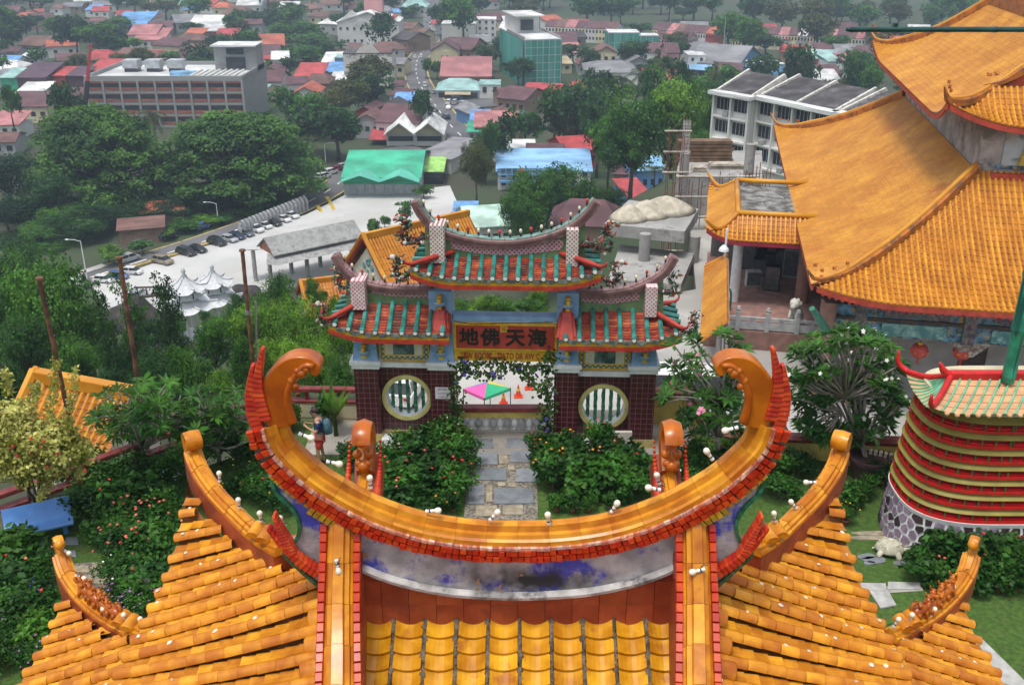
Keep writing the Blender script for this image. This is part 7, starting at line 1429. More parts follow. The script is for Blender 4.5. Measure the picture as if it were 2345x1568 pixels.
for a in ((2,10,50,42,'maroon','gable','brown',5,10),(20,40,52,52,'dark','gable','grey',4,5),(78,16,97,32,'red','gable','cream',4,35),(56,20,76,34,'brown','gable','cream',4,-10),(38,36,70,42,'terra','shed','brown',3,0),(88,27,116,45,'grey','gable','blue',4,20,True),(122,10,152,23,'brown','hip','white',4,0),(202,14,232,26,'blue','shed','white',4,0),(210,38,232,48,'brown','gable','white',3,0),(266,24,304,42,'red','gable','white',5,30),(316,30,366,47,'brown','hip','white',5,0),(270,48,352,60,'blue','shed','blue',5,0),(340,12,372,24,'white','flat','white',7,0),(342,50,392,70,'maroon','gable','brown',4,25),(308,66,376,80,'pink','gable','white',6,0),(315,82,388,92,'pink','shed','white',4,0),(245,72,282,86,'grey','shed','grey',4,5),(64,88,126,108,'brown','gable','grey',4,-8),(14,108,52,122,'maroon','gable','grey',3.5,0),(54,124,96,134,'white','shed','white',3.5,0),(4,130,54,146,'blue','gable','white',4,0),(0,142,58,158,'white','hip','white',3,0),(130,122,196,152,'maroon','gable','brown',5,25),(202,114,268,142,'red','hip','brown',5,10),(58,156,128,180,'purple','shed','purple',9,0),(128,153,166,178,'red','shed','red',9,0),(166,153,206,178,'purple','shed','purple',9,0),(15,158,58,182,'teal','shed','green',9,0),(-10,156,15,178,'grey','shed','grey',7,0),(216,140,272,168,'red','shed','red',6,0),(48,200,112,216,'white','shed','cream',5,0),(44,217,136,244,'maroon','gable','cream',5,0),(158,188,208,232,'maroon','gable','brown',5,15),(280,112,330,130,'brown','gable','cream',4,-20),(320,118,384,142,'brown','hip','grey',4,0),(338,130,382,142,'red','gable','white',3,-20),(300,126,370,134,'red','shed','red',3,0),(-8,295,45,330,'brown','gable','grey',4,10),(-10,268,60,285,'pink','shed','white',4,0),
          (415,1,446,14,'teal','gable','grey',5,0),(424,14,452,24,'blue','gable','cream',4,0),(460,0,512,18,'red','gable','white',5,-15),(550,3,612,13,'white','gable','white',5,0),(510,22,582,42,'brown','hip','white',5,0),(395,38,452,56,'grey','gable','grey',5,25),(447,46,522,62,'white','gable','red',4,-3),(470,62,522,71,'white','shed','red',3,0),(427,72,470,84,'terra','shed','brown',4,0),(497,74,548,90,'red','shed','white',4,8),(592,90,652,106,'terra','shed','cream',5,12),(576,106,646,132,'maroon','gable','white',5,0),(622,118,662,142,'white','shed','white',5,12),(584,134,622,144,'red','shed','grey',4,0),(600,150,652,168,'maroon','gable','cream',4,0,True),(588,165,656,190,'maroon','gable','white',5,0),(656,172,702,196,'maroon','gable','white',6,12),(680,158,746,176,'red','shed','brown',5,0),(700,166,762,196,'brown','hip','brown',5,0),(676,195,738,216,'terra','gable','white',5,0,True),(577,190,628,214,'teal','gable','cream',4,-25),(377,50,398,62,'maroon','gable','grey',4,0),(600,120,640,128,'brown','shed','grey',3,0),
          (918,52,960,70,'brown','gable','cream',5,-20),(915,72,968,98,'dark','gable','brown',6,-35),(950,62,985,84,'brown','gable','cream',6,-30),(862,15,900,28,'grey','hip','cream',6,0),(920,2,982,20,'teal','hip','white',6,0),(892,20,918,30,'blue','hip','white',5,0),(990,42,1024,62,'red','gable','white',5,15,True),(1010,25,1052,42,'white','hip','white',7,0),(1025,88,1102,122,'maroon','gable','brown',5,-15),(1028,128,1102,165,'maroon','gable','cream',4,15),(1010,146,1130,176,'pink','gable','brown',4,0),(770,122,792,132,'teal','flat','blue',6,0),(742,130,792,142,'white','shed','grey',4,0),(745,150,792,166,'blue','shed','white',4,0),(760,168,795,184,'white','shed','cream',3,0),(895,130,935,150,'grey','gable','cream',5,-10),(905,180,930,195,'maroon','gable','white',4,0),(905,200,950,222,'maroon','gable','white',4,-20),(904,218,948,236,'blue','shed','white',4,0),(818,236,880,262,'maroon','gable','red',4,-10,True),(860,232,935,262,'dark','gable','brown',4,-10,True),(880,240,985,288,'maroon','gable','white',5,-12),(820,252,880,280,'brown','gable','grey',5,-5,True),
          (1305,184,1366,206,'red','hip','white',4,0),(1136,200,1190,224,'maroon','gable','brown',4,15),(1160,194,1236,238,'maroon','gable','brown',5,-30),(1205,200,1292,222,'red','gable','grey',4,-15),(1255,90,1322,104,'maroon','shed','white',4,0),(1262,104,1325,122,'pink','gable','white',4,12),(1358,104,1412,124,'brown','gable','cream',5,0,True),(1262,130,1310,146,'sand','hip','cream',4,0),(1320,132,1380,150,'brown','gable','white',4,0,True),(1420,122,1482,152,'grey','gable','grey',5,10,True),(1380,145,1420,158,'maroon','gable','white',4,0,True),
          (1565,104,1640,122,'grey','hip','white',6,0),(1755,74,1812,86,'sky','gable','white',5,12),(1790,76,1852,92,'red','gable','white',5,-10),(1865,104,1912,122,'maroon','shed','white',6,0),(1912,108,1962,128,'grey','shed','white',6,-8),(1845,122,1890,134,'mint','shed','red',5,0),(1875,124,1930,142,'teal','shed','white',5,10),(1920,126,1965,146,'pink','shed','white',6,10),(1855,150,1912,172,'maroon','gable','brown',4,10),(1855,172,1918,186,'white','shed','white',4,0),(1960,108,1992,130,'maroon','shed','white',8,0),(1950,76,2020,96,'maroon','hip','cream',5,0),(1505,170,1560,185,'red','shed','white',4,0),(1535,200,1610,215,'brown','shed','white',4,0),
          (1056,236,1112,262,'grey','gable','blue',4,25,True),(1078,258,1122,274,'blue','shed','sky',4,0),(1085,272,1192,290,'pink','shed','brown',4,0),(1072,282,1108,300,'green','shed','grey',3,0),(1112,246,1156,266,'brown','gable','blue',4,-20,True),(1156,262,1200,280,'blue','shed','white',3,0),(1270,308,1350,348,'red','gable','red',5,18),(1142,332,1226,372,'white','shed','white',5,0),(1205,336,1292,358,'maroon','gable','grey',5,-4),(1405,372,1452,396,'maroon','gable','brown',4,-8),(1434,360,1512,388,'sky','gable','blue',6,10),(1420,415,1475,450,'red','shed','blue',4,12),(1040,468,1092,492,'blue','shed','white',4,0),(1055,458,1160,525,'mint','gable','white',5,12),(1400,530,1490,560,'maroon','hip','blue',5,-10)):
 hpx(a[0],a[1],a[2],a[3],a[4],a[5],a[6],a[7],a[8],ry=(len(a)>9 and a[9]),wins=max(1,min(4,int((a[2]-a[0])/18))))
_c=PZ(1345,484,-36);house(Vector((_c.x,_c.y,0)),12.5,11,9,R(-8),'hip','maroon','brown',label='big brown hipped roof in front of the dense round trees',name='brown_hall',z=-46,rh=3.4,wins=0)
# --- landmark buildings
def block(uL,uR,vb,vt,d,wcol,rcol,label,rows,cols,rz=0.0,name='building',rtype='flat',rh=None,winw=1.2,winh=1.3,ry=False):
 """box with its front base on sight lines uL..uR at vb and its top at vt; returns thing, w, h"""
 a,b=PZ(uL,vb,TOWN),PZ(uR,vb,TOWN);c=(a+b)/2;w=(b-a).length;h=PY((uL+uR)/2,vt,c.y).z-TOWN
 t=house(Vector((c.x,c.y+d/2,0)),w,d,h,rz,rtype,rcol,wcol,wins=0,label=label,name=name,rh=rh,ridge_y=ry)
 for i in range(rows):
  for j in range(cols): wd=piece('window','block',M_win,t,(w*((j+.5)/cols-.5),-d/2-.02,h*(i+.4)/rows),(winw,.14,winh));piece('sill','block',WM['white'],wd,(0,-.3,-.06),(1.15,1.6,.06))
 return t,w,h,d
cb,w,h,d=block(212,565,292,186,34,'conc','white','grey concrete frame building with brick infill under construction',0,0,name='unfinished_building')
M_brick=mat('infill_brick',(.30,.10,.065),rough=.9,var=.25,scale=3,dirt=(.35,.3,.27),dirtscale=2,dirtamt=.4)
for f in range(4):
 for k in range(9):
  x=-w/2+w*(k+.5)/9.0;zb=h*.04+f*h*.245
  piece('brick_infill','block',M_brick,cb,(x,-d/2-.06,zb+.3),(w/9-.9,.3,1.05));piece('brick_infill','block',M_brick,cb,(x,-d/2-.06,zb+2.75),(w/9-.9,.3,.5));piece('opening','block',M_win,cb,(x,-d/2-.03,zb+1.38),(w/9-.9,.3,1.35))
 piece('floor_band','block',WM['conc'],cb,(0,-d/2-.12,f*h*.245+h*.0),(w+.2,.4,.6))
for k in range(10): piece('concrete_post','block',WM['conc'],cb,(-w/2+w*k/9.0,-d/2-.16,0),(.7,.5,h))
for s_,lo,sz in ((0,(0,-d/2,h),(w,.5,1.6)),(1,(0,d/2,h),(w,.5,1.6)),(2,(-w/2,0,h),(.5,d,1.6)),(3,(w/2,0,h),(.5,d,1.6))): piece('roof_parapet','block',WM['conc'],cb,lo,sz)
for k in range(3): b=piece('water_tank','block',mat('galvanised_tank',(.42,.44,.46),rough=.5,var=.2),cb,(-w/2+9+7.5*k,2,h+1.6),(5,5,2.6));piece('tank_stand','block',M_win,b,(0,-.02,-.55),(.85,.8,.5))
for k in range(8): piece('roof_beam','block',WM['white'],cb,(w/2-3-2.0*k,-d/4,h+.9),(.5,d/2.4,.7))
pu=piece('stair_tower','block',WM['conc'],cb,(w/2-7,d/2-8,h),(14.5,9,8.5));piece('tower_opening','block',M_win,pu,(0,-.52,.1),(.45,.06,.45));piece('tower_opening','block',M_win,pu,(0,-.52,.66),(.4,.06,.22));piece('tower_roof','block',RM['white'],pu,(0,-.12,.97),(1.06,1.3,.06));piece('tarpaulin','block',RM['sky'],cb,(4,-d/4,h+.3),(8,3,1.6))
M_net=mat('green_safety_net',(.03,.26,.19),rough=.8,var=.3,scale=.15,c2=(.06,.38,.30),alpha=.93,dirt=(.10,.30,.28),dirtscale=.3,dirtamt=.5)
def netted(uL,uR,vb,vt,d,label,cols,nz,rz=0.0):
 t,w,h,d=block(uL,uR,vb,vt,d,'conc','white',label,0,0,name='netted_tower',rz=rz)
 for k in range(cols): piece('safety_net','block',M_net,t,(-w/2+w*(k+.5)/cols,-d/2-.6,-.5),(w/cols-.12,.2,h+.2))
 for e in (-1,1):
  for k in range(cols): piece('safety_net','block',M_net,t,(e*(w/2+.6),-d/2+d*(k+.5)/cols,-.5),(.2,d/cols-.12,h+.2))
 for k in range(cols+1): piece('net_pole','block',mat('pale_pole',(.5,.58,.55),rough=.6),t,(-w/2+w*k/cols,-d/2-.75,0),(.14,.14,h))
 for f in range(nz): piece('net_seam','block',MATS['pale_pole'],t,(0,-d/2-.72,h*(f+1)/(nz+1)),(w,.12,.12))
 return t,w,h,d
t,w,h,d=netted(1172,1256,196,92,44,'tall block wrapped in green safety net with white roof slab',6,5,R(13))
pt=piece('penthouse','block',WM['white'],t,(-1,d/2-12,h+.3),(w*.72,18,7));piece('penthouse_roof','block',RM['white'],pt,(.02,-.1,.98),(1.2,1.35,.06));piece('penthouse_opening','block',M_win,pt,(0,-.52,.15),(.5,.06,.6));piece('frame_wall','block',WM['conc'],t,(w/2-1.5,d/2-6,h),(3,10,6));
for e in (-1,1): piece('roof_parapet','block',WM['conc'],t,(e*w/2,-6,h),(.5,d*.7,1.2))
netted(1392,1462,122,76,14,'low block wrapped in green net among shophouses',5,1);netted(1464,1506,124,83,10,'small green-netted annex beside the low netted block',3,1)
t,w,h,d=block(775,915,108,52,22,'white','white','large white building with stepped gables and pink stair tower',2,9,rtype='gable',rh=5,ry=True);piece('pink_tower','block',WM['pink'],t,(1.5,6,h),(9.5,8,11));piece('side_gable','tri',WM['white'],t,(-w/4,-d/2+.5,h),(w/2,1,6));piece('side_gable','tri',WM['white'],t,(w/4,-d/2+.5,h),(w/2,1,5));piece('roof_strip','block',RM['red'],t,(w*.36,0,h+1.5),(4,d,.5))
M_stain=mat('black_streaked_render',(.62,.60,.55),rough=.9,var=.12,scale=1,dirt=(.06,.06,.06),dirtscale=3.0,dirtamt=.45)
t,w,h,d=block(790,900,196,124,14,'cream','dark','tall windowless block with black-streaked cream wall',0,0,name='streaked_block')
for ch in t.children:
 if ch.name.startswith('wall'): ch.material_slots[0].material=M_stain
piece('gable_front','tri',M_stain,t,(0,-d/2+.4,h),(w*.5,1.0,6));piece('roof_slope','shed',RM['brown'],t,(w*.3,0,h+.2),(w*.38,d*.8,2))
for k in range(6): piece('aerial','block',MATS['grey_metal_box'],t,(-w/2+1+k*.9,-d/3,h),(.12,.12,rnd.uniform(2,5)))
t,w,h,d=block(1012,1090,98,56,16,'white','white','plain white slab-sided building near the main street',0,0);
for k in range(4): piece('window','block',M_win,t,(w/2+.02,-d/2+2+3.5*k,h*.3),(.14,1.6,h*.5))
t,w,h,d=block(1092,1136,102,46,14,'white','white','white office block with vertical window strips',4,3)
t,w,h,d=block(987,1050,150,118,16,'cream','maroon','cream gabled house with two small windows and maroon roof',0,0,rtype='gable',rh=4,ry=True)
for x in (-1.0,1.2): piece('window','block',M_win,t,(x,-d/2-.03,h*.5),(1.0,.2,1.2))
t,w,h,d=block(1000,1098,224,207,18,'grey','teal','market hall with wide pale teal roof and shaded stalls',0,0,name='market_hall',rtype='hip',rh=3.2)
piece('stall_opening','block',M_win,t,(0,-d/2-.1,.2),(w*.9,.6,h*.6));piece('awning','shed',RM['sand'],t,(0,-d/2-1.6,h*.55),(w*.6,3,.8))
t,w,h,d=block(1098,1146,224,196,12,'white','teal','white shop wing with two dark doors beside the market',1,2,winw=1.6,winh=2.2)
t,w,h,d=block(886,1016,332,306,14,'white','white','white twin-gabled house with long dark window band',0,0,rtype='flat',name='twin_gable_house')
for e in (-1,1): r_=piece('roof','gable',RM['white'],t,(e*w/4,-1,h),(d+5,w/2+.9,3.6),R(90));piece('gable_end','tri',WM['cream'],t,(e*w/4,-d/2-.4,h),(w/2-.4,.8,3.2));piece('window_band','block',M_win,t,(e*w/4,-d/2-.06,h*.35),(w/2-1.2,.3,h*.42))
piece('red_lean_to','shed',RM['red'],t,(-w/2-2.5,0,h*.4),(6,d,1.6))
# green market shed by the car park
t,w,h,d=block(788,962,447,408,30,'grey','green','wide shed with bright green folded roofs and grey shutters',0,0,name='green_shed',rtype='gable',rh=3.5)
for k in range(7): piece('shutter','block',mat('grey_shutter',(.36,.38,.40),rough=.6,var=.15),t,(-w/2+1.7+2.45*k,-d/2-.08,.1),(2.2,.2,h*.62))
piece('green_fascia','block',RM['green'],t,(0,-d/2-.12,h*.66),(w,.3,h*.3))
for e in (-1,1): piece('front_roof','gable',mat('aqua_roof_sheet',(.10,.46,.34),rough=.6,var=.12,scale=1),t,(e*w/4,-d/2-.5,h-.2),(7,w/2+.4,1.7),R(90));piece('front_gable','tri',RM['green'],t,(e*w/4,-d/2-.2,h-.15),(w/2,.4,1.5))
piece('lime_lean_to','shed',RM['lime'],t,(w/2+2.4,2,h*.72),(6.0,12,1.2));piece('lean_to_wall','block',M_win,t,(w/2+2.4,2,-1),(5,10,h*.72))
t,w,h,d=block(985,1078,395,362,26,'white','grey','long white-walled shed with flat grey green roof behind the green shed',0,0,rtype='hip',rh=1.2,rz=R(-22))
# blue roofed association hall with a sign
t,w,h,d=block(1140,1352,432,394,12,'white','sky','two-storey hall with light blue roof and signboard',2,8,rtype='shed',rh=3.0,name='association_hall')
sg=piece('signboard','block',RM['sky'],t,(-w*.22,-d/2-1.0,h*.86),(w*.56,.4,1.9));piece('canopy','block',RM['blue'],t,(-w*.2,-d/2-1.2,h*.48),(w*.55,2.4,.4))
for tx,x,sz in (('中華慈善堂',-w*.38,1.5),('ASSOCIATION HALL',-w*.1,.9)): o=lettering('lettering',tx,sz,M_blk,t,(x,-d/2-1.25,h*.86+.95));
o=obj('red_emblem',MB().ball((0,0,0),.8,10,6,(1,.3,1)),FM['red'],t);o.location=(-w*.245,-d/2-1.25,h*.86+.95)
# hall with blue walls and long grey roof, blue tank
t,w,h,d=block(1618,1740,172,150,38,'blue','grey','long market hall with grey sheet roof and blue eaves',0,0,rtype='gable',rh=6,rz=R(-28),name='market_hall');piece('blue_eave','shed',RM['sky'],t,(0,-d/2-2.5,h-2),(w+2,6,2))
t,w,h,d=block(1716,1792,186,148,10,'sky','white','bright blue panelled tank on the market roof line',0,0,name='water_tank')
for k in range(6): piece('panel_seam','block',WM['blue'],t,(-w/2+w*k/5,-d/2-.05,0),(.15,.2,h))
t,w,h,d=block(1524,1552,178,122,18,'pink','maroon','narrow pink terrace house with dark red roof',2,2,rtype='gable',rh=3);t,w,h,d=block(1574,1614,168,128,14,'white','white','square white house with red window hoods',2,2)
t,w,h,d=block(1342,1460,198,166,26,'white','grey','big white-walled warehouse with low grey roof',0,0,rtype='hip',rh=3.0,name='warehouse')
# shophouse rows: every unit a house of its own
def row(u0,v0,u1,v1,n,h,cols,walls,lab):
 a,b=PZ(u0,v0,TOWN),PZ(u1,v1,TOWN);rz=math.atan2((b-a).y,(b-a).x);L=(b-a).length
 for k in range(n):
  c=a.lerp(b,(k+.5)/n);rc,wc=cols[k%len(cols)],walls[k%len(walls)]
  t=house(Vector((c.x,c.y+6,0)),L/n-.15,13,h,rz,'gable',rc,wc,rh=3.2,wins=3,label='%s-roofed shophouse, %s front, %s'%(ADJ[rc],{'white': 'white','cream': 'cream','pink': 'pink','grey': 'grey','red': 'red','sky': 'light blue'}[wc],lab),group='%s roofed %s shophouses, %s'%(rc,wc,lab),over=.05,name='shophouse',floors=2)
  piece('party_wall','block',WM['grey'],t,(L/n/2,0,h-.2),(.3,13.2,1.0))
row(1258,92,1420,100,7,7,['maroon','brown','pink','maroon','maroon'],['white','cream'],'terrace beside the netted tower');row(1508,100,1650,112,8,7,['maroon','maroon','pink','brown','maroon','maroon','maroon','terra'],['cream','white','red','cream','sky'],'terrace before the wooded hill');row(1688,108,1990,124,14,7,['maroon','brown','pink','maroon','maroon','pink','maroon','white'],['cream','white','cream','grey'],'terrace behind the grey market hall')
row(1508,112,1590,118,4,5,['maroon','pink','maroon'],['white','pink'],'low back terrace')
# white walk-up flats behind the building site
def flats(p,q,d,zb,h,label,nf,bays,rz=None):
 a,b=Vector(p),Vector(q);rz=math.atan2((b-a).y,(b-a).x);w=(b-a).length;c=(a+b)/2+Vector((-math.sin(rz),math.cos(rz),0))*d/2;t=thing('apartment_block',label,'apartment block',(c.x,c.y,zb),rz)
 piece('wall','block',WM['white'],t,(0,0,-6),(w,d,h+6));M_rf=mat('blackened_sheet_roof',(.075,.07,.075),rough=.85,var=.4,scale=3,dirt=(.2,.2,.2),dirtscale=3,dirtamt=.35)
 for k in range(bays): piece('roof','shed',M_rf,t,(-w/2+w*(k+.5)/bays,-d*.05,h+.3),(w/bays-.5,d*.8,1.9))
 for k in range(bays+1): o=obj('roof_wall',MB().prism([(-d/2,0),(d/2,0),(d/2,1.6),(d*.36,2.9),(-d/2,.7)],-.18,.18),M_stain,t);o.location=(-w/2+w*k/bays,0,h-.1);o.rotation_euler=(0,0,R(90))
 piece('eave_slab','block',RM['white'],t,(0,-d/2-.5,h),(w+1.2,1.6,.5));nb=bays*2
 for f in range(nf):
  z=h-(f+1)*3.1
  for k in range(nb):
   x=-w/2+w*(k+.5)/nb;o=piece('window','block',M_win,t,(x,-d/2-.03,z+1.1),(w/nb*.82,.2,1.6))
   for j in range(3): piece('mullion','block',MATS['grey_metal_box'],o,(-.5+(j+1)*.25,-.3,0),(.03,.8,1))
   if rnd.random()<.3: piece('air_conditioner','block',WM['grey'],t,(x+rnd.uniform(-.8,.8),-d/2-.4,z+.3),(.9,.6,.6))
  piece('floor_ledge','block',WM['white'],t,(0,-d/2-.3,z),(w+.2,.7,.25))
 for k in range(nb+1): piece('fin','block',WM['white'],t,(-w/2+w*k/nb,-d/2-.35,h-nf*3.1),(.3,.7,nf*3.1))
 return t
FZ=-9.0
flats(PZ(1642,214,FZ)+Vector((0,0,0)),PZ(1722,228,FZ),7.5,FZ-17,17,'narrow white walk-up block with dark sloping roof beside scaffolding',4,1);flats(PZ(1742,226,FZ),PZ(1912,262,FZ),8,FZ-17,17,'wide white walk-up block with two dark roof bays and air conditioners',3,2);flats(PZ(1925,262,FZ),PZ(2040,290,FZ),8,FZ-17,17,'white walk-up block half hidden by the temple roof',3,1)
# ------------------------------------------------------------------ temple outbuildings on the hillside
def orange_hall(apx,Y,L,w,rise,rz,zb,label,fascia=None):
 a=PY(apx[0],apx[1],Y);t=thing('side_hall',label,'temple hall',(a.x,a.y,zb),rz);h=a.z-zb-rise
 def S(s,tt,e): return Vector((s,e*w/2*(1-tt)*1.12,h+rise*(.75*tt+.25*tt*tt)-.3*(1-tt)))
 for e in (-1,1):
  r_=obj('roof_slope',MB().grid(lambda p,q: S(L*p,q,e),4,4),M_hrp,t);tiled(r_,lambda s,tt: S(s,tt,e),0,L,.32,10,.09,False)
 wl_=obj('gable_wall',MB().prism([(-w*.44,-2),(w*.44,-2),(w*.44,h-.3),(0,h+rise*.80),(-w*.44,h-.3)],.3,L-.3,lambda p: Vector((p.y,p.x,p.z))),M_cream,t,fix=True)
 obj('ridge',MB().box((-.2,-.22,h+rise-.1),(L+.2,.22,h+rise+.45)),M_hro,t,bevel=.05)
 for e in (-1,1): obj('barge_band',MB().tube([(0,e*w*.56,h-.25),(0,e*w*.28,h+rise*.42),(0,0,h+rise+.1)],.2,6),M_gred,t);obj('barge_tiles',MB().tube([(-.05,e*w*.58,h+.0),(-.05,e*w*.29,h+rise*.42+.28),(-.05,0,h+rise+.4)],.2,6),M_hro,t)
 for x,z,r_ in ((0,.42,.35),(-.4,.3,.28),(.45,.28,.3),(.1,.16,.22),(-.2,.55,.22)): obj('painted_flower',MB().ball((.27,x*w*.18,h+rise*(.15+z*.7)),r_,8,5,(.12,1,1)),mat('blue_floral_paint',(.10,.20,.55),rough=.6,var=.5,scale=3,c2=(.2,.5,.3)),t)
 return t
orange_hall((833,545),84,11.5,8.5,4.3,R(40),-24,'orange-roofed hall with white gable painted with blue flowers');orange_hall((690,650),92,12,7,2.2,R(20),-26,'low orange roof with yellow fascia below the flowered gable');orange_hall((85,868),36,4.5,3.6,1.5,R(-20),-9,'small orange tiled pavilion behind the golden bush')
# gatehouse of the car park
p0_=PZ(622,655,-50);t=thing('gatehouse','open grey gatehouse with curved weathered roof at the car park','gatehouse',p0_,R(38));gw,gd,ghh=21,7,4.4;M_grt=mat('weathered_grey_tile',(.36,.36,.35),rough=.9,var=.3,scale=.8,dirt=(.18,.18,.17),dirtscale=.8,dirtamt=.5)
obj('skirt_roof',MB().grid(lambda a,b: (lerp(-1.5+2.2*b,gw+1.5-2.2*b,a),lerp(-2,gd/2-1.4,b),ghh+1.3*b+.9*max(0,abs(2*a-1)-.8)*(1-b)*4),20,3).grid(lambda a,b: (lerp(-1.5+2.2*b,gw+1.5-2.2*b,a),lerp(gd+2,gd/2+1.4,b),ghh+1.3*b+.9*max(0,abs(2*a-1)-.8)*(1-b)*4),20,3),M_grt,t)
obj('upper_roof',MB().hexa([(.9,-.2,ghh+1.2),(gw-.9,-.2,ghh+1.2),(gw-.9,gd/2,ghh+3.8),(.9,gd/2,ghh+3.8),(.9,-.2,ghh+1.4),(gw-.9,-.2,ghh+1.4),(gw-.9,gd/2,ghh+4.0),(.9,gd/2,ghh+4.0)]).hexa([(.9,gd/2,ghh+3.8),(gw-.9,gd/2,ghh+3.8),(gw-.9,gd+.2,ghh+1.2),(.9,gd+.2,ghh+1.2),(.9,gd/2,ghh+4.0),(gw-.9,gd/2,ghh+4.0),(gw-.9,gd+.2,ghh+1.4),(.9,gd+.2,ghh+1.4)]),M_grt,t)
obj('gable_brick',MB().prism([(.4,ghh+1.2),(gd-.4,ghh+1.2),(gd/2,ghh+3.6)],1.2,1.4,lambda p: Vector((p.y,p.x,p.z))),M_brick,t)
for x in (0,gw*.36,gw*.66,gw):
 for y in (0,gd): obj('column',MB().cyl((x,y,-5),(x,y,ghh+.6),.42,.40,10),M_rawc,t)
# white pagodas, boulders, little bridge
M_pg=mat('white_granite',(.60,.62,.64),rough=.7,var=.12,scale=2)
for (u,v),zb,lab in (((440,770),-42,'white stone pagoda pavilion with two flared roofs in front of the other'),((502,748),-46,'white stone pagoda pavilion with flared roofs behind its twin')):
 y_=(CAMZ-zb)/(-(sight(u,v).z)/sight(u,v).y);p=PZ(u,v,zb);t=thing('stone_pagoda',lab,'pagoda',p,.2)
 def hexroof(z,r,h,nm,o=None):
  n=48;mb=MB()
  for q in range(5):
   f=q/4;
   for k in range(n): an=2*math.pi*k/n;c6=abs(((an*6/(2*math.pi))%1)-.5)*2;rr=lerp(r*(.87+.13*c6**1.5),.3,f**.75);mb.v.append((rr*math.cos(an),rr*math.sin(an),z+h*f**1.3+.7*c6**3*(1-f)**3))
  for q in range(4):
   for k in range(n): k2=(k+1)%n;mb.f.append((q*n+k,q*n+k2,q*n+n+k2,q*n+n+k));mb.m.append(0)
  rf_=obj(nm,mb,M_pg,t,smooth=True)
  for k in range(6): an=k*math.pi/3+0;pts=[(lerp(r*1.0,.3,f**.75)*math.cos(an),lerp(r*1.0,.3,f**.75)*math.sin(an),z+h*f**1.3+.7*(1-f)**3+.08) for f in (0,.25,.5,.75,1)];obj('roof_rib',MB().tube(pts,.13,6),M_pg,rf_)
  return rf_
 hexroof(4.6,4.2,1.6,'lower_roof');hexroof(7.2,3.0,1.9,'upper_roof');obj('lantern_storey',MB().lathe([(1.9,6.0),(1.9,7.4)],6),M_pg,t);obj('finial',MB().lathe([(.3,9.0),(.45,9.3),(.2,9.6),(.35,9.9),(.05,10.6)],10),M_pg,t,smooth=True)
 for k in range(6): an=k*math.pi/3+.5;obj('column',MB().cyl((2.6*math.cos(an),2.6*math.sin(an),-2),(2.6*math.cos(an),2.6*math.sin(an),4.9),.22,.22,8),M_pg,t)
 for k in range(6): an=k*math.pi/3+.5;obj('lattice_window',MB().box((-.35,-.04,6.2),(.35,.06,6.9)),M_win,t,rz=an+R(90),loc=(1.72*math.cos(an+.52),1.72*math.sin(an+.52),0))
 obj('base',MB().lathe([(3.4,-3),(3.4,0),(3.1,.3)],6),M_pg,t)
def boulder(u,v,z,r,sc,label):
 p=PZ(u,v,z);b=MB().ball((0,0,0),r,18,12,sc);r_=random.Random(int(u));ph=[r_.uniform(0,6) for _ in range(6)]
 b.v=[tuple(Vector(q)*(1+.12*math.sin(q[0]*2.2/r*2+ph[0])+.1*math.sin(q[1]*2/r*2+ph[1])+.08*math.sin(q[2]*5/r+ph[2]))) for q in b.v]
 tag(obj('boulder',b,mat('black_rock',(.035,.028,.03),rough=.85,var=.4,scale=.5,c2=(.07,.055,.05),bump=.6,bscale=1.5),loc=p,smooth=True),label,'boulder')
boulder(308,732,-42,3.5,(1.25,.9,.9),'big rounded black boulder near the stone pagodas');boulder(562,690,-46,2.9,(1.0,.9,1.1),'upright black boulder behind the white pagoda');boulder(330,800,-34,1.8,(1.3,1,.7),'low black boulder among dark conifers');boulder(445,800,-36,1.6,(1.4,1,.6),'flat black rock under the hillside trees');boulder(20,850,-20,1.8,(1.2,1,.8),'dark rock behind the little orange pavilion')
t=thing('arched_bridge','small dark arched footbridge by the car park wall','footbridge',PZ(402,688,-50),.05)
obj('bridge_deck',MB().tube([(x,0,1.2-.012*x*x) for x in range(-7,8)],.3,6),M_hdark,t)
for k in range(9): obj('baluster',MB().cyl((-6.5+1.6*k,0,.6),(-6.5+1.6*k,0,2.6),.12,.12,6),M_hdark,t)
obj('hand_rail',MB().box((-7,-.12,2.5),(7,.12,2.75)),M_hdark,t)
# crane beside the concrete building
t=thing('mobile_crane','raised telescopic crane boom, black below and red above','crane',PZ(190,300,TOWN));bz=PY(208,100,PZ(190,300,TOWN).y)-Vector(t.location);obj('lower_boom',MB().tube([(0,0,0),tuple(bz*.58)],[.85,.75],4),M_blk,t);obj('upper_boom',MB().tube([tuple(bz*.57),tuple(bz)],[.6,.45],4),mat('crane_red',(.45,.03,.03),rough=.5),t)
for (u0,v0,v1,lab) in ((1654,40,140,'tall thin grey mast rising over the shophouse terrace'),(1533,25,80,'thin pale mast before the wooded hill')):
 b_=PZ(u0,v1,TOWN);a_=PY(u0,v0,b_.y);tag(obj('mast',MB().cyl((0,0,0),(0,0,a_.z-TOWN),.22,.12,6),MATS['grey_metal_box'],loc=b_),lab,'mast')
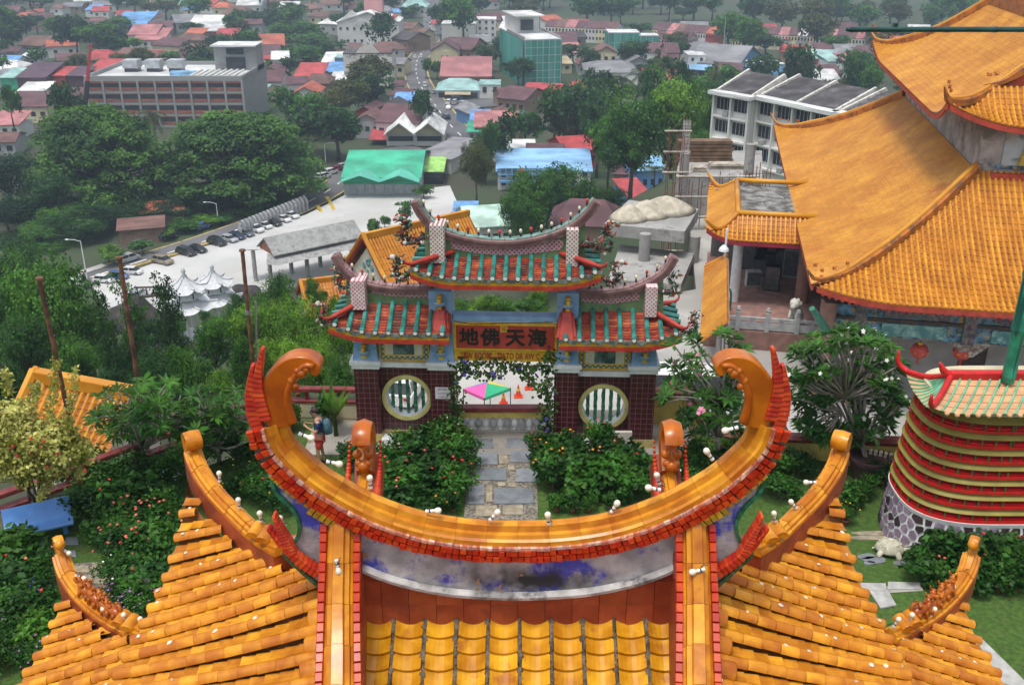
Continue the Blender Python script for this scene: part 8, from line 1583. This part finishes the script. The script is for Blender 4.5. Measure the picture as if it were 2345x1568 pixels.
# ------------------------------------------------------------------ vehicles
M_tyre=mat('tyre',(.02,.02,.02),rough=.9);M_hub=mat('alloy_wheel',(.4,.4,.42),rough=.35,metal=.6);M_cg=mat('car_glass',(.02,.025,.03),rough=.08,coat=.5);M_lamp=mat('lamp_glass',(.7,.7,.68),rough=.2);M_tail=mat('tail_lamp',(.4,.02,.02),rough=.3)
PAINT={k: mat('paint_'+k,c,rough=.25,var=.04,coat=.6) for k,c in dict(white=(.72,.72,.72),black=(.015,.015,.018),silver=(.40,.42,.44),blue=(.06,.12,.32),champagne=(.26,.22,.15),grey=(.10,.12,.15),red=(.30,.03,.04),navy=(.015,.03,.08)).items()}
def car_meshes(L,W,H,hood,boot,bh):
 """profile along x (nose at +x) carried across the width with rounded shoulders"""
 low=[(-L/2,.35),(-L/2+.05,bh*.95),(-L/2+boot,bh),(L/2-hood,bh),(L/2-.25,bh*.88),(L/2,bh*.62),(L/2-.02,.32)]
 b=MB()
 for y,k in ((-W/2,.0),(-W/2+.0,.0),(-W/2+.12,.04),(W/2-.12,.04),(W/2,.0)): pass
 n=len(low);ys=[(-W/2,-.0),(-W/2+.1,.05),(W/2-.1,.05),(W/2,0)]
 for y,up in ys:
  for x,z in low: b.v.append((x*(1 if up else .985),y,z+(up if z>.5 else -.05*(up>0))))
 for q in range(3):
  for i in range(n): j=(i+1)%n;b.f.append((q*n+i,q*n+j,q*n+n+j,q*n+n+i));b.m.append(0)
 b.f.append(tuple(range(n)));b.m.append(0);b.f.append(tuple(3*n+i for i in reversed(range(n))));b.m.append(0)
 xr,xf=-L/2+boot*.55+.1,L/2-hood-.05;w0,w1=W/2-.06,W/2-.22;zr=H
 cab=MB().hexa([(xr-.1,-w0,bh),(xf+.35,-w0,bh),(xf+.35,w0,bh),(xr-.1,w0,bh),(xr+.35,-w1,zr-.03),(xf-.45,-w1,zr-.03),(xf-.45,w1,zr-.03),(xr+.35,w1,zr-.03)])
 rf=MB().hexa([(xr+.22,-w1-.02,zr-.06),(xf-.35,-w1-.02,zr-.06),(xf-.35,w1+.02,zr-.06),(xr+.22,w1+.02,zr-.06),(xr+.38,-w1+.06,zr+.02),(xf-.52,-w1+.06,zr+.02),(xf-.52,w1-.06,zr+.02),(xr+.38,w1-.06,zr+.02)])
 for e in (-1,1):
  for x in (xr+.12,(xr+xf)/2,): rf.hexa([(x-.06,e*(w0+.005),bh),(x+.06,e*(w0+.005),bh),(x+.06,e*(w0-.03),bh),(x-.06,e*(w0-.03),bh),(x+.14 if x<0-.5 else x-.05,e*(w1+.01),zr-.05),(x+.24 if x<-.5 else x+.05,e*(w1+.01),zr-.05),(x+.24 if x<-.5 else x+.05,e*(w1-.03),zr-.05),(x+.14 if x<-.5 else x-.05,e*(w1-.03),zr-.05)])
 return b.mesh('body'),cab.mesh('cabin_glass'),rf.mesh('roof'),(L,W)
CM={'hatch': car_meshes(3.9,1.7,1.5,.95,.35,.88),'sedan': car_meshes(4.5,1.75,1.45,1.2,1.0,.88),'suv': car_meshes(4.6,1.85,1.72,1.15,.3,1.02),'van': car_meshes(6.6,2.0,2.45,.7,.15,1.25)}
WH=MB().cyl((0,-.1,0),(0,.1,0),.32,.32,14).mesh('wheel');HB=MB().cyl((0,-.11,0),(0,.11,0),.19,.17,8).mesh('rim');LB=MB().box((-.05,-.18,-.07),(.05,.18,.07)).mesh('headlight')
def car(u,v,kind,paint,rz,z,label,group=None,name='parked_car',bed=False):
 p=PZ(u,v,z);t=thing(name,label,'van' if kind=='van' else 'car',p,rz,group);b,c,r_,(L,W)=CM[kind]
 o=obj('body',b,PAINT[paint],t,objmat=True);smooth_by_angle(o,40) if not b.get('sm') else None;obj('cabin_glass',c,M_cg,t,objmat=True);obj('roof',r_,PAINT[paint],t,objmat=True)
 for x in (-L/2+.75,L/2-.8):
  for y in (-W/2+.08,W/2-.08): w=obj('wheel',WH,M_tyre,t,objmat=True,loc=(x,y,.32));obj('rim',HB,M_hub,w,objmat=True)
 for y in (-W/2+.25,W/2-.25): obj('headlight',LB,M_lamp,t,objmat=True,loc=(L/2-.06,y,.66));obj('tail_light',LB,M_tail,t,objmat=True,loc=(-L/2+.02,y,.74))
 return t
CZ_=TOWN+.04;RA_=math.atan2(*(lambda d: (d.y,d.x))(PZ(560,520,0)-PZ(300,605,0)))
for u,v,k,pc,a,lab in ((238,646,'hatch','white',-10,'white hatchback parked by the low wall end of the car park'),(272,637,'hatch','blue',-10,'blue hatchback parked between two white hatchbacks'),(304,627,'hatch','white',-10,'white hatchback parked beside the blue hatchback'),(373,603,'suv','champagne',-28,'champagne coloured SUV parked alone by the kerb'),(427,583,'suv','black',-30,'black SUV parked beside the black sedan'),(452,576,'sedan','black',-30,'black sedan parked beside the black SUV'),(497,560,'suv','black',-32,'black SUV parked next to the silver sedan'),(524,552,'sedan','silver',-32,'silver sedan parked next to a black SUV'),(541,546,'sedan','navy',-32,'navy sedan parked in the line of cars'),(562,539,'sedan','grey',-34,'dark grey sedan parked beside the white pickup'),(584,530,'suv','white',-34,'white pickup with dark bed in the line of cars'),(606,522,'hatch','white',-34,'white hatchback parked between pickup and black sedan'),(626,515,'sedan','black',-36,'black sedan parked between two white cars'),(648,506,'sedan','white',-36,'white sedan parked beside the black sedan'),(666,498,'sedan','white',-36,'white sedan at the entrance end of the row'),(318,682,'suv','silver',85,'silver car standing behind the stone lions'),(182,655,'hatch','white',0,'white hatchback half hidden by street trees')):
 car(u,v,k,pc,R(a),CZ_,lab)
car(296,598,'suv','silver',RA_,CZ_,'silver SUV driving down the hillside road',name='moving_car');car(385,545,'suv','navy',RA_,CZ_,'navy pickup stopped on the far side of the hillside road');car(322,563,'sedan','grey',RA_,CZ_,'dark sedan stopped beside the tin shed');car(462,524,'hatch','blue',RA_,CZ_,'blue hatchback under the flat-topped street trees')
for u,v,k,pc,lab in ((722,418,'sedan','white','white sedan last in the roadside line'),(741,409,'suv','white','white estate car in the roadside line'),(757,399,'suv','white','white pickup in the roadside line'),(773,391,'hatch','red','dark red car in the roadside line'),(786,385,'sedan','silver','silver sedan in the roadside line behind the red car'),(806,374,'sedan','white','white sedan beside the green shed roof'),(836,356,'hatch','red','red car at the bend behind the green shed')): car(u,v,k,pc,R(55),CZ_,lab)
for k,(u,v,kd,pc,a) in enumerate(((1022,272,'suv','navy',110),(975,304-60,'sedan','white',100),(950,133,'sedan','white',95),(964,132,'sedan','white',95),(968,142,'sedan','grey',95),(973,198,'suv','white',95),(1028,238,'suv','white',80),(1042,238,'suv','silver',80),(1028,250,'sedan','white',85),(1060,240,'sedan','silver',70),(1046,228,'suv','navy',20),(985,62,'van','white',95),(978,52,'sedan','silver',95),(990,44,'sedan','white',95),(976,70,'sedan','blue',95),(993,30,'suv','white',95),(1000,215,'hatch','silver',20),(1035,222,'hatch','blue',10))):
 car(u,v,kd,pc,R(a),TOWN+.03,'%s %s in the town street'%(pc,{'suv': 'SUV','sedan': 'sedan','van': 'van','hatch': 'hatchback'}[kd]),'%s %s in the streets'%(pc,kd),name='street_car')
car(1570,938,'van','white',R(-4),FC,'white minibus parked on the forecourt beyond the yellow wall',name='minibus');car(930,905,'hatch','white',R(80),FC,'white car on the forecourt seen through the round window')
# street lamps, statues, shed
def lamp(u,vb,vt,lab,arm=-2.2):
 p=PZ(u,vb,TOWN);h=PY(u,vt,p.y).z-TOWN;t=thing('street_lamp',lab,'street lamp',p);obj('post',MB().cyl((0,0,0),(0,0,h),.14,.08,8),M_trim,t);obj('arm',MB().tube([(0,0,h-.1),(arm*.5,0,h+.25),(arm,0,h+.3)],.06,6),M_trim,t);obj('lamp_head',MB().ball((arm*1.15,0,h+.28),.42,8,5,(1,.45,.35)),M_trim,t)
lamp(200,640,552,'white street lamp by the bend of the hillside road');lamp(500,508,466,'white street lamp over the flat-topped trees');lamp(746,372,330,'white street lamp on the upper road bank',2.2);lamp(985,315,255,'dark lamp post at the corner of the twin-gabled house',1.5)
ST=MB().lathe([(.75,0),(.8,.5),(.5,.7),(.55,1.4),(.45,2.0),(.2,2.25),(.28,2.6),(.05,2.9)],10).mesh('statue',True);SN=MB().prism([(-1.05,0),(1.05,0),(1.05,2.2),(.7,3.0),(0,3.5),(-.7,3.0),(-1.05,2.2)],.3,.8).mesh('niche')
for k in range(18):
 f=k/17;p=PZ(lerp(553,694,f),lerp(540,482,f),TOWN);t=thing('stone_statue','grey seated stone figure before an arched slab along the car park','statue',p,R(-30),'stone figures along the car park');obj('figure',ST,mat('grey_granite',(.34,.35,.36),rough=.85,var=.2,scale=2),t);obj('arched_slab',SN,MATS['grey_granite'],t)
for u,v,lab,rcx in ((328,545,'rusty tin-roofed shed under the big trees','brown'),(375,505,'small lean-to with rust red roof under the trees','terra')): p=PZ(u,v,TOWN);house(Vector((p.x,p.y,0)),9,6,3,.3,'shed',rcx,'brown',wins=0,label=lab,name='shed',rh=.8)
p=PZ(305,537,TOWN);tag(obj('blue_tank',MB().box((-2,-1.2,0),(2,1.2,2.2)),RM['sky'],loc=p,bevel=.2),'light blue plastic tank beside the rusty shed','tank')
for k,(u,v) in enumerate(((690,482),(700,478),(1150,1))):
 if k<2: p=PZ(u,v,TOWN);t=thing('person',('attendant in dark clothes standing by the red booth umbrella','visitor in blue standing by the car park entrance')[k],'person',p);obj('body',skin_mesh([(0,0,.9),(0,0,1.35),(0,0,1.62),(.1,0,.45),(.1,0,.05),(-.1,0,.45),(-.1,0,.05),(.25,0,1.0),(-.25,0,1.0)],[(0,1),(1,2),(0,3),(3,4),(0,5),(5,6),(1,7),(1,8)],[.16,.17,.11,.09,.07,.09,.07,.06,.06]),(M_navy,M_hdark)[k],t)
p=PZ(683,480,TOWN);t=thing('market_umbrella','red umbrella over the parking attendant booth','umbrella',p);obj('canopy',MB().lathe([(1.6,2.2),(.9,2.6),(.05,2.8)],8),FM['red'],t);obj('pole',MB().cyl((0,0,0),(0,0,2.7),.04,.04,6),M_trim,t)
# ------------------------------------------------------------------ trees
ROADP=[Vector((p.x,p.y,0)) for p in cA+cB+cC]
HCN={'round': 6.6,'spread': 8.3,'tall': 6.5,'palm': 10.5,'fine': 6.5,'rain': 11.0};BSE={'round': 5.0,'spread': 7.5,'tall': 2.6,'palm': 4.0,'fine': 5.0,'rain': 16.0}
MN={id(LF_dark): 'dark green',id(LF_mid): 'mid green',id(LF_lite): 'light green',id(LF_blue): 'bluish green',id(LF_olive): 'olive green',id(LF_palm): 'tall'}
def T(kind,u,v,rpx,Y,m,where,label=None,nm='tree'):
 """a tree whose crown centre lies on this sight line at distance Y"""
 p=PY(u,v,Y);k0=kind.rstrip('0123456789');dep=Y/sight(u,v).y;r=rpx*dep/FOC;s=r/BSE[k0];gz0=hill(p.x,p.y);h=max(.55,min(1.9,(p.z-gz0)/(HCN[k0]*s)));zb=p.z-HCN[k0]*s*h
 lab=label or '%s %s %s'%(MN[id(m)],{'round': 'rounded tree','spread': 'spreading tree','tall': 'conical tree','palm': 'coconut palm','fine': 'leafy tree','rain': 'rain tree'}[k0],where)
 t=tree(kind,(p.x,p.y,zb),r,m,lab,None if label else lab.replace('tree','trees').replace('palm','palms'),h,{'tall': 'conifer','palm': 'coconut_palm'}.get(k0,nm));OCC.append((p.x,p.y,r*.8,r*.8,0));return t
T('rain',222,345,168,232,LF_rain,'','broad rain tree with domed crown beside the concrete building','rain_tree');T('rain',540,342,195,240,LF_rain,'','huge dark rain tree overhanging the hillside road','rain_tree')
hs_='on the slope below the terrace'
for k,(kd,u,v,r,Y,m) in enumerate((('fine',110,740,120,72,LF_mid),('fine',30,690,90,85,LF_dark),('tall',305,800,52,78,LF_mid),('tall',392,800,55,76,LF_dark),('tall',250,820,45,66,LF_dark),('fine',345,850,48,62,LF_dark),('fine',490,790,55,66,LF_mid),('fine',625,700,62,90,LF_mid),('fine',690,770,80,62,LF_lite),('fine',600,780,75,66,LF_lite),('fine',770,760,60,56,LF_lite),('fine',725,830,65,46,LF_lite),('fine',645,850,70,44,LF_lite),('fine',560,850,55,46,LF_mid),('fine',180,830,60,60,LF_mid),('fine',60,800,65,60,LF_dark),('fine',440,860,60,50,LF_mid),('fine',130,880,50,44,LF_mid),('fine',270,895,45,44,LF_dark),('fine',500,895,45,42,LF_lite),('fine',780,860,45,42,LF_mid),('fine',10,900,55,40,LF_dark),('fine',720,675,30,80,LF_mid),('fine',405,735,25,118,LF_mid),('fine',400,772,35,100,LF_mid),('fine',530,745,40,92,LF_mid),('fine',585,735,45,88,LF_lite),('fine',200,760,60,82,LF_dark),('fine',480,740,25,110,LF_mid),('fine',60,620,60,120,LF_mid),('fine',640,740,50,80,LF_lite),('fine',30,745,60,80,LF_mid),('fine',340,760,30,100,LF_dark),('fine',545,700,25,130,LF_dark))):
 T(kd+str(k%(2 if kd=='tall' else 3)),u,v,r,Y,m,hs_)
lf_='at the foot of the wooded bank'
for k,(u,v,r,Y,m) in enumerate(((15,400,90,225,LF_blue),(70,480,90,215,LF_dark),(150,500,80,208,LF_mid),(40,560,70,205,LF_dark),(230,490,70,212,LF_dark),(300,480,60,218,LF_dark),(110,570,50,200,LF_mid),(390,470,60,222,LF_blue),(470,450,60,228,LF_dark),(600,430,60,238,LF_dark),(660,400,50,245,LF_blue),(10,480,60,210,LF_blue),(340,430,60,235,LF_dark),(180,560,40,205,LF_lite),(560,450,50,232,LF_dark),(120,440,80,216,LF_dark),(260,450,80,222,LF_dark),(420,440,70,230,LF_dark),(500,455,60,226,LF_blue),(640,440,60,236,LF_dark),(200,520,60,206,LF_dark),(90,530,60,204,LF_mid),(20,600,50,190,LF_mid))): T('fine%d'%(k%3),u,v,r,Y,m,lf_)
for k,(u,v,r,Y) in enumerate(((258,582,30,190),(325,560,32,197),(245,570,24,192),(420,512,45,214),(460,505,40,217),(500,498,38,220),(560,486,36,226),(600,478,36,230),(640,470,36,233),(675,462,30,236),(380,530,28,208))): T('spread%d'%(k%3),u,v,r,Y,LF_mid if k%2 else LF_lite,'','flat-topped young street tree along the hillside road' if k>2 else 'yellow green street tree by the road bend') ['group']='flat-topped street trees' if k>2 else 'street trees by the road bend'
for u,v,r,Y in ((480,634,18,190),(562,606,14,200),(610,590,12,205),(720,560,10,220),(855,520,18,205),(880,505,14,215),(930,480,16,215),(925,470,18,235),(970,435,22,240)): T('round%d'%(int(u)%4),u,v,r,Y,LF_mid,'','small young tree planted on the white car park')['group']='young trees on the car park'
mid='between temple and town'
for k,(u,v,r,Y,m) in enumerate(((1210,475,72,170,LF_mid),(1315,450,76,192,LF_mid),(1388,452,60,196,LF_mid),(1185,500,48,165,LF_mid),(1262,460,55,186,LF_dark),(1450,300,105,190,LF_mid),(1545,290,90,195,LF_lite),(1395,330,55,200,LF_mid),(1600,345,70,165,LF_mid),(1590,260,60,215,LF_dark),(1640,280,50,200,LF_mid),(1090,372,42,225,LF_olive),(1150,312,45,262,LF_dark),(1110,330,40,255,LF_mid),(1205,285,42,295,LF_mid),(1270,255,55,285,LF_dark),(1330,250,60,285,LF_dark),(1310,285,45,285,LF_olive),(1390,215,40,320,LF_dark),(1370,290,45,262,LF_dark),(1500,210,45,300,LF_mid),(1560,195,40,310,LF_dark),(1100,700,45,66,LF_lite),(1150,705,45,68,LF_mid),(1210,700,40,64,LF_mid),(1065,705,35,66,LF_mid),(1230,690,30,70,LF_lite),
          (845,205,48,345,LF_dark),(790,222,48,335,LF_olive),(965,238,26,310,LF_dark),(700,292,75,285,LF_dark),(770,290,70,282,LF_dark),(730,250,45,310,LF_mid),(660,235,40,325,LF_mid),(755,250,40,310,LF_olive),(160,250,45,285,LF_dark),(20,230,25,300,LF_mid),(690,75,60,560,LF_mid),(720,100,60,520,LF_mid),(660,35,55,650,LF_dark),(590,45,45,640,LF_dark),(250,85,65,540,LF_blue),(200,70,45,560,LF_blue),(305,98,25,520,LF_lite),(500,95,40,520,LF_dark),(560,100,45,515,LF_dark),(700,125,50,480,LF_mid),(1115,125,32,450,LF_dark),(1345,130,28,440,LF_dark),(1445,120,40,450,LF_dark),(1830,155,42,360,LF_dark),(1955,175,40,330,LF_dark),(1985,195,30,320,LF_mid),(955,95,10,560,LF_mid),(940,25,30,690,LF_mid),(975,152,14,430,LF_mid),(1000,155,16,430,LF_mid))): T(('fine' if Y<260 else 'round')+str(k%3),u,v,r,Y,m,mid if Y<400 else 'standing among the town roofs')
for k,(u,v,r,Y) in enumerate(((1425,185,34,330),(1480,175,36,335),(1510,150,30,350),(1640,175,22,340),(712,305,38,280),(1500,385,30,150),(1400,235,28,290),(350,270,30,262),(695,325,30,268))): T('palm%d'%(k%2),u,v,r,Y,LF_palm,'above the roofs')
# the rest of the wooded town: trees wherever no building or road stands
def free(x,y,r):
 for cx,cy,hw,hd,a in OCC:
  dx,dy=x-cx,y-cy
  if abs(dx)>60 or abs(dy)>60: continue
  c,s=math.cos(-a),math.sin(-a)
  if abs(dx*c-dy*s)<hw+r and abs(dx*s+dy*c)<hd+r: return False
 return min((p.x-x)**2+(p.y-y)**2 for p in ROADP)>100
rt_=random.Random(99);n_t=0;tries=0;WOOD=[]
while n_t<285 and tries<9000:
 tries+=1;u=rt_.uniform(-30,2370);v=rt_.uniform(-45,260)**1.0 if rt_.random()<.75 else rt_.uniform(-60,60);p=PZ(u,v,TOWN)
 if p.y<300 and u>900: continue
 r=rt_.uniform(4,7.5) if p.y<480 else rt_.uniform(6,11)
 if not free(p.x,p.y,r*.25): continue
 m=rt_.choice((LF_dark,LF_dark,LF_blue,LF_mid,LF_mid,LF_olive));kd=rt_.choice(('round0','round1','round2','round3','spread0','spread1'))
 WOOD.append((p.y,kd,tuple(p),r,m,rt_.uniform(.8,1.15)));OCC.append((p.x,p.y,r*.5,r*.5,0));n_t+=1
WOOD.sort(key=lambda q: q[0]);far=MB()
for k,(_,kd,p,r,m,hh) in enumerate(WOOD):
 if k<165: lab='%s %s standing among the town roofs'%(MN[id(m)],'rounded tree' if kd[0]=='r' else 'spreading tree');tree(kd,p,r,m,lab,lab.replace('tree','trees'),hh)
 else:         # beyond the nearest trees the wood reads as one mass
  cm,s=CROWNS[kd][0],r/(5.0 if kd[0]=='r' else 7.5);a=rt_.uniform(0,6.28);ca,sa=math.cos(a)*s,math.sin(a)*s;vs_=cm.vertices;step=2
  for i in range(0,len(cm.polygons),step):
   o_=4*i;q=[vs_[o_+j].co for j in range(4)];n0=len(far.v);far.v+=[(p[0]+v.x*ca-v.y*sa,p[1]+v.x*sa+v.y*ca,p[2]+v.z*s*hh) for v in q];far.f.append((n0,n0+1,n0+2,n0+3));far.m.append(0)
tag(obj('distant_woodland',far,LF_dark),'far wooded mass beyond the last roofs of the town','woodland',kind='stuff')
n_h=0;tries=0
while n_h<110 and tries<6000:
 tries+=1;u=rt_.uniform(-20,2300);v=rt_.uniform(-20,200);p=PZ(u,v,TOWN);w=rt_.uniform(9,17);d=rt_.uniform(8,13)
 if (p.y<300 and u>900) or (u>1250 and v<66 and rt_.random()<.93) or not free(p.x,p.y,max(w,d)*.55): continue
 house(Vector((p.x,p.y,0)),w,d,rt_.uniform(3.2,6),rt_.uniform(-.5,.5),rt_.choice(('gable','gable','hip','shed')),rt_.choice(('maroon','maroon','maroon','brown','brown','brown','red','terra','grey','white','dark')),rt_.choice(('white','cream','grey','brown','white')),wins=2);n_h+=1
# ------------------------------------------------------------------ damp air
hz_m=bpy.data.materials.new('damp_air');hz_m.use_nodes=True;hn=hz_m.node_tree.nodes;hl=hz_m.node_tree.links;hn.remove(hn['Principled BSDF']);pv=hn.new('ShaderNodeVolumePrincipled');pv.inputs['Color'].default_value=(.66,.83,1.0,1);pv.inputs['Density'].default_value=.00038;pv.inputs['Anisotropy'].default_value=.2;hl.new(pv.outputs[0],hn['Material Output'].inputs['Volume'])
tag(obj('haze',MB().box((-1700,-100,-53),(1700,2700,17)),hz_m),'thin bluish haze over the town','haze',kind='stuff')
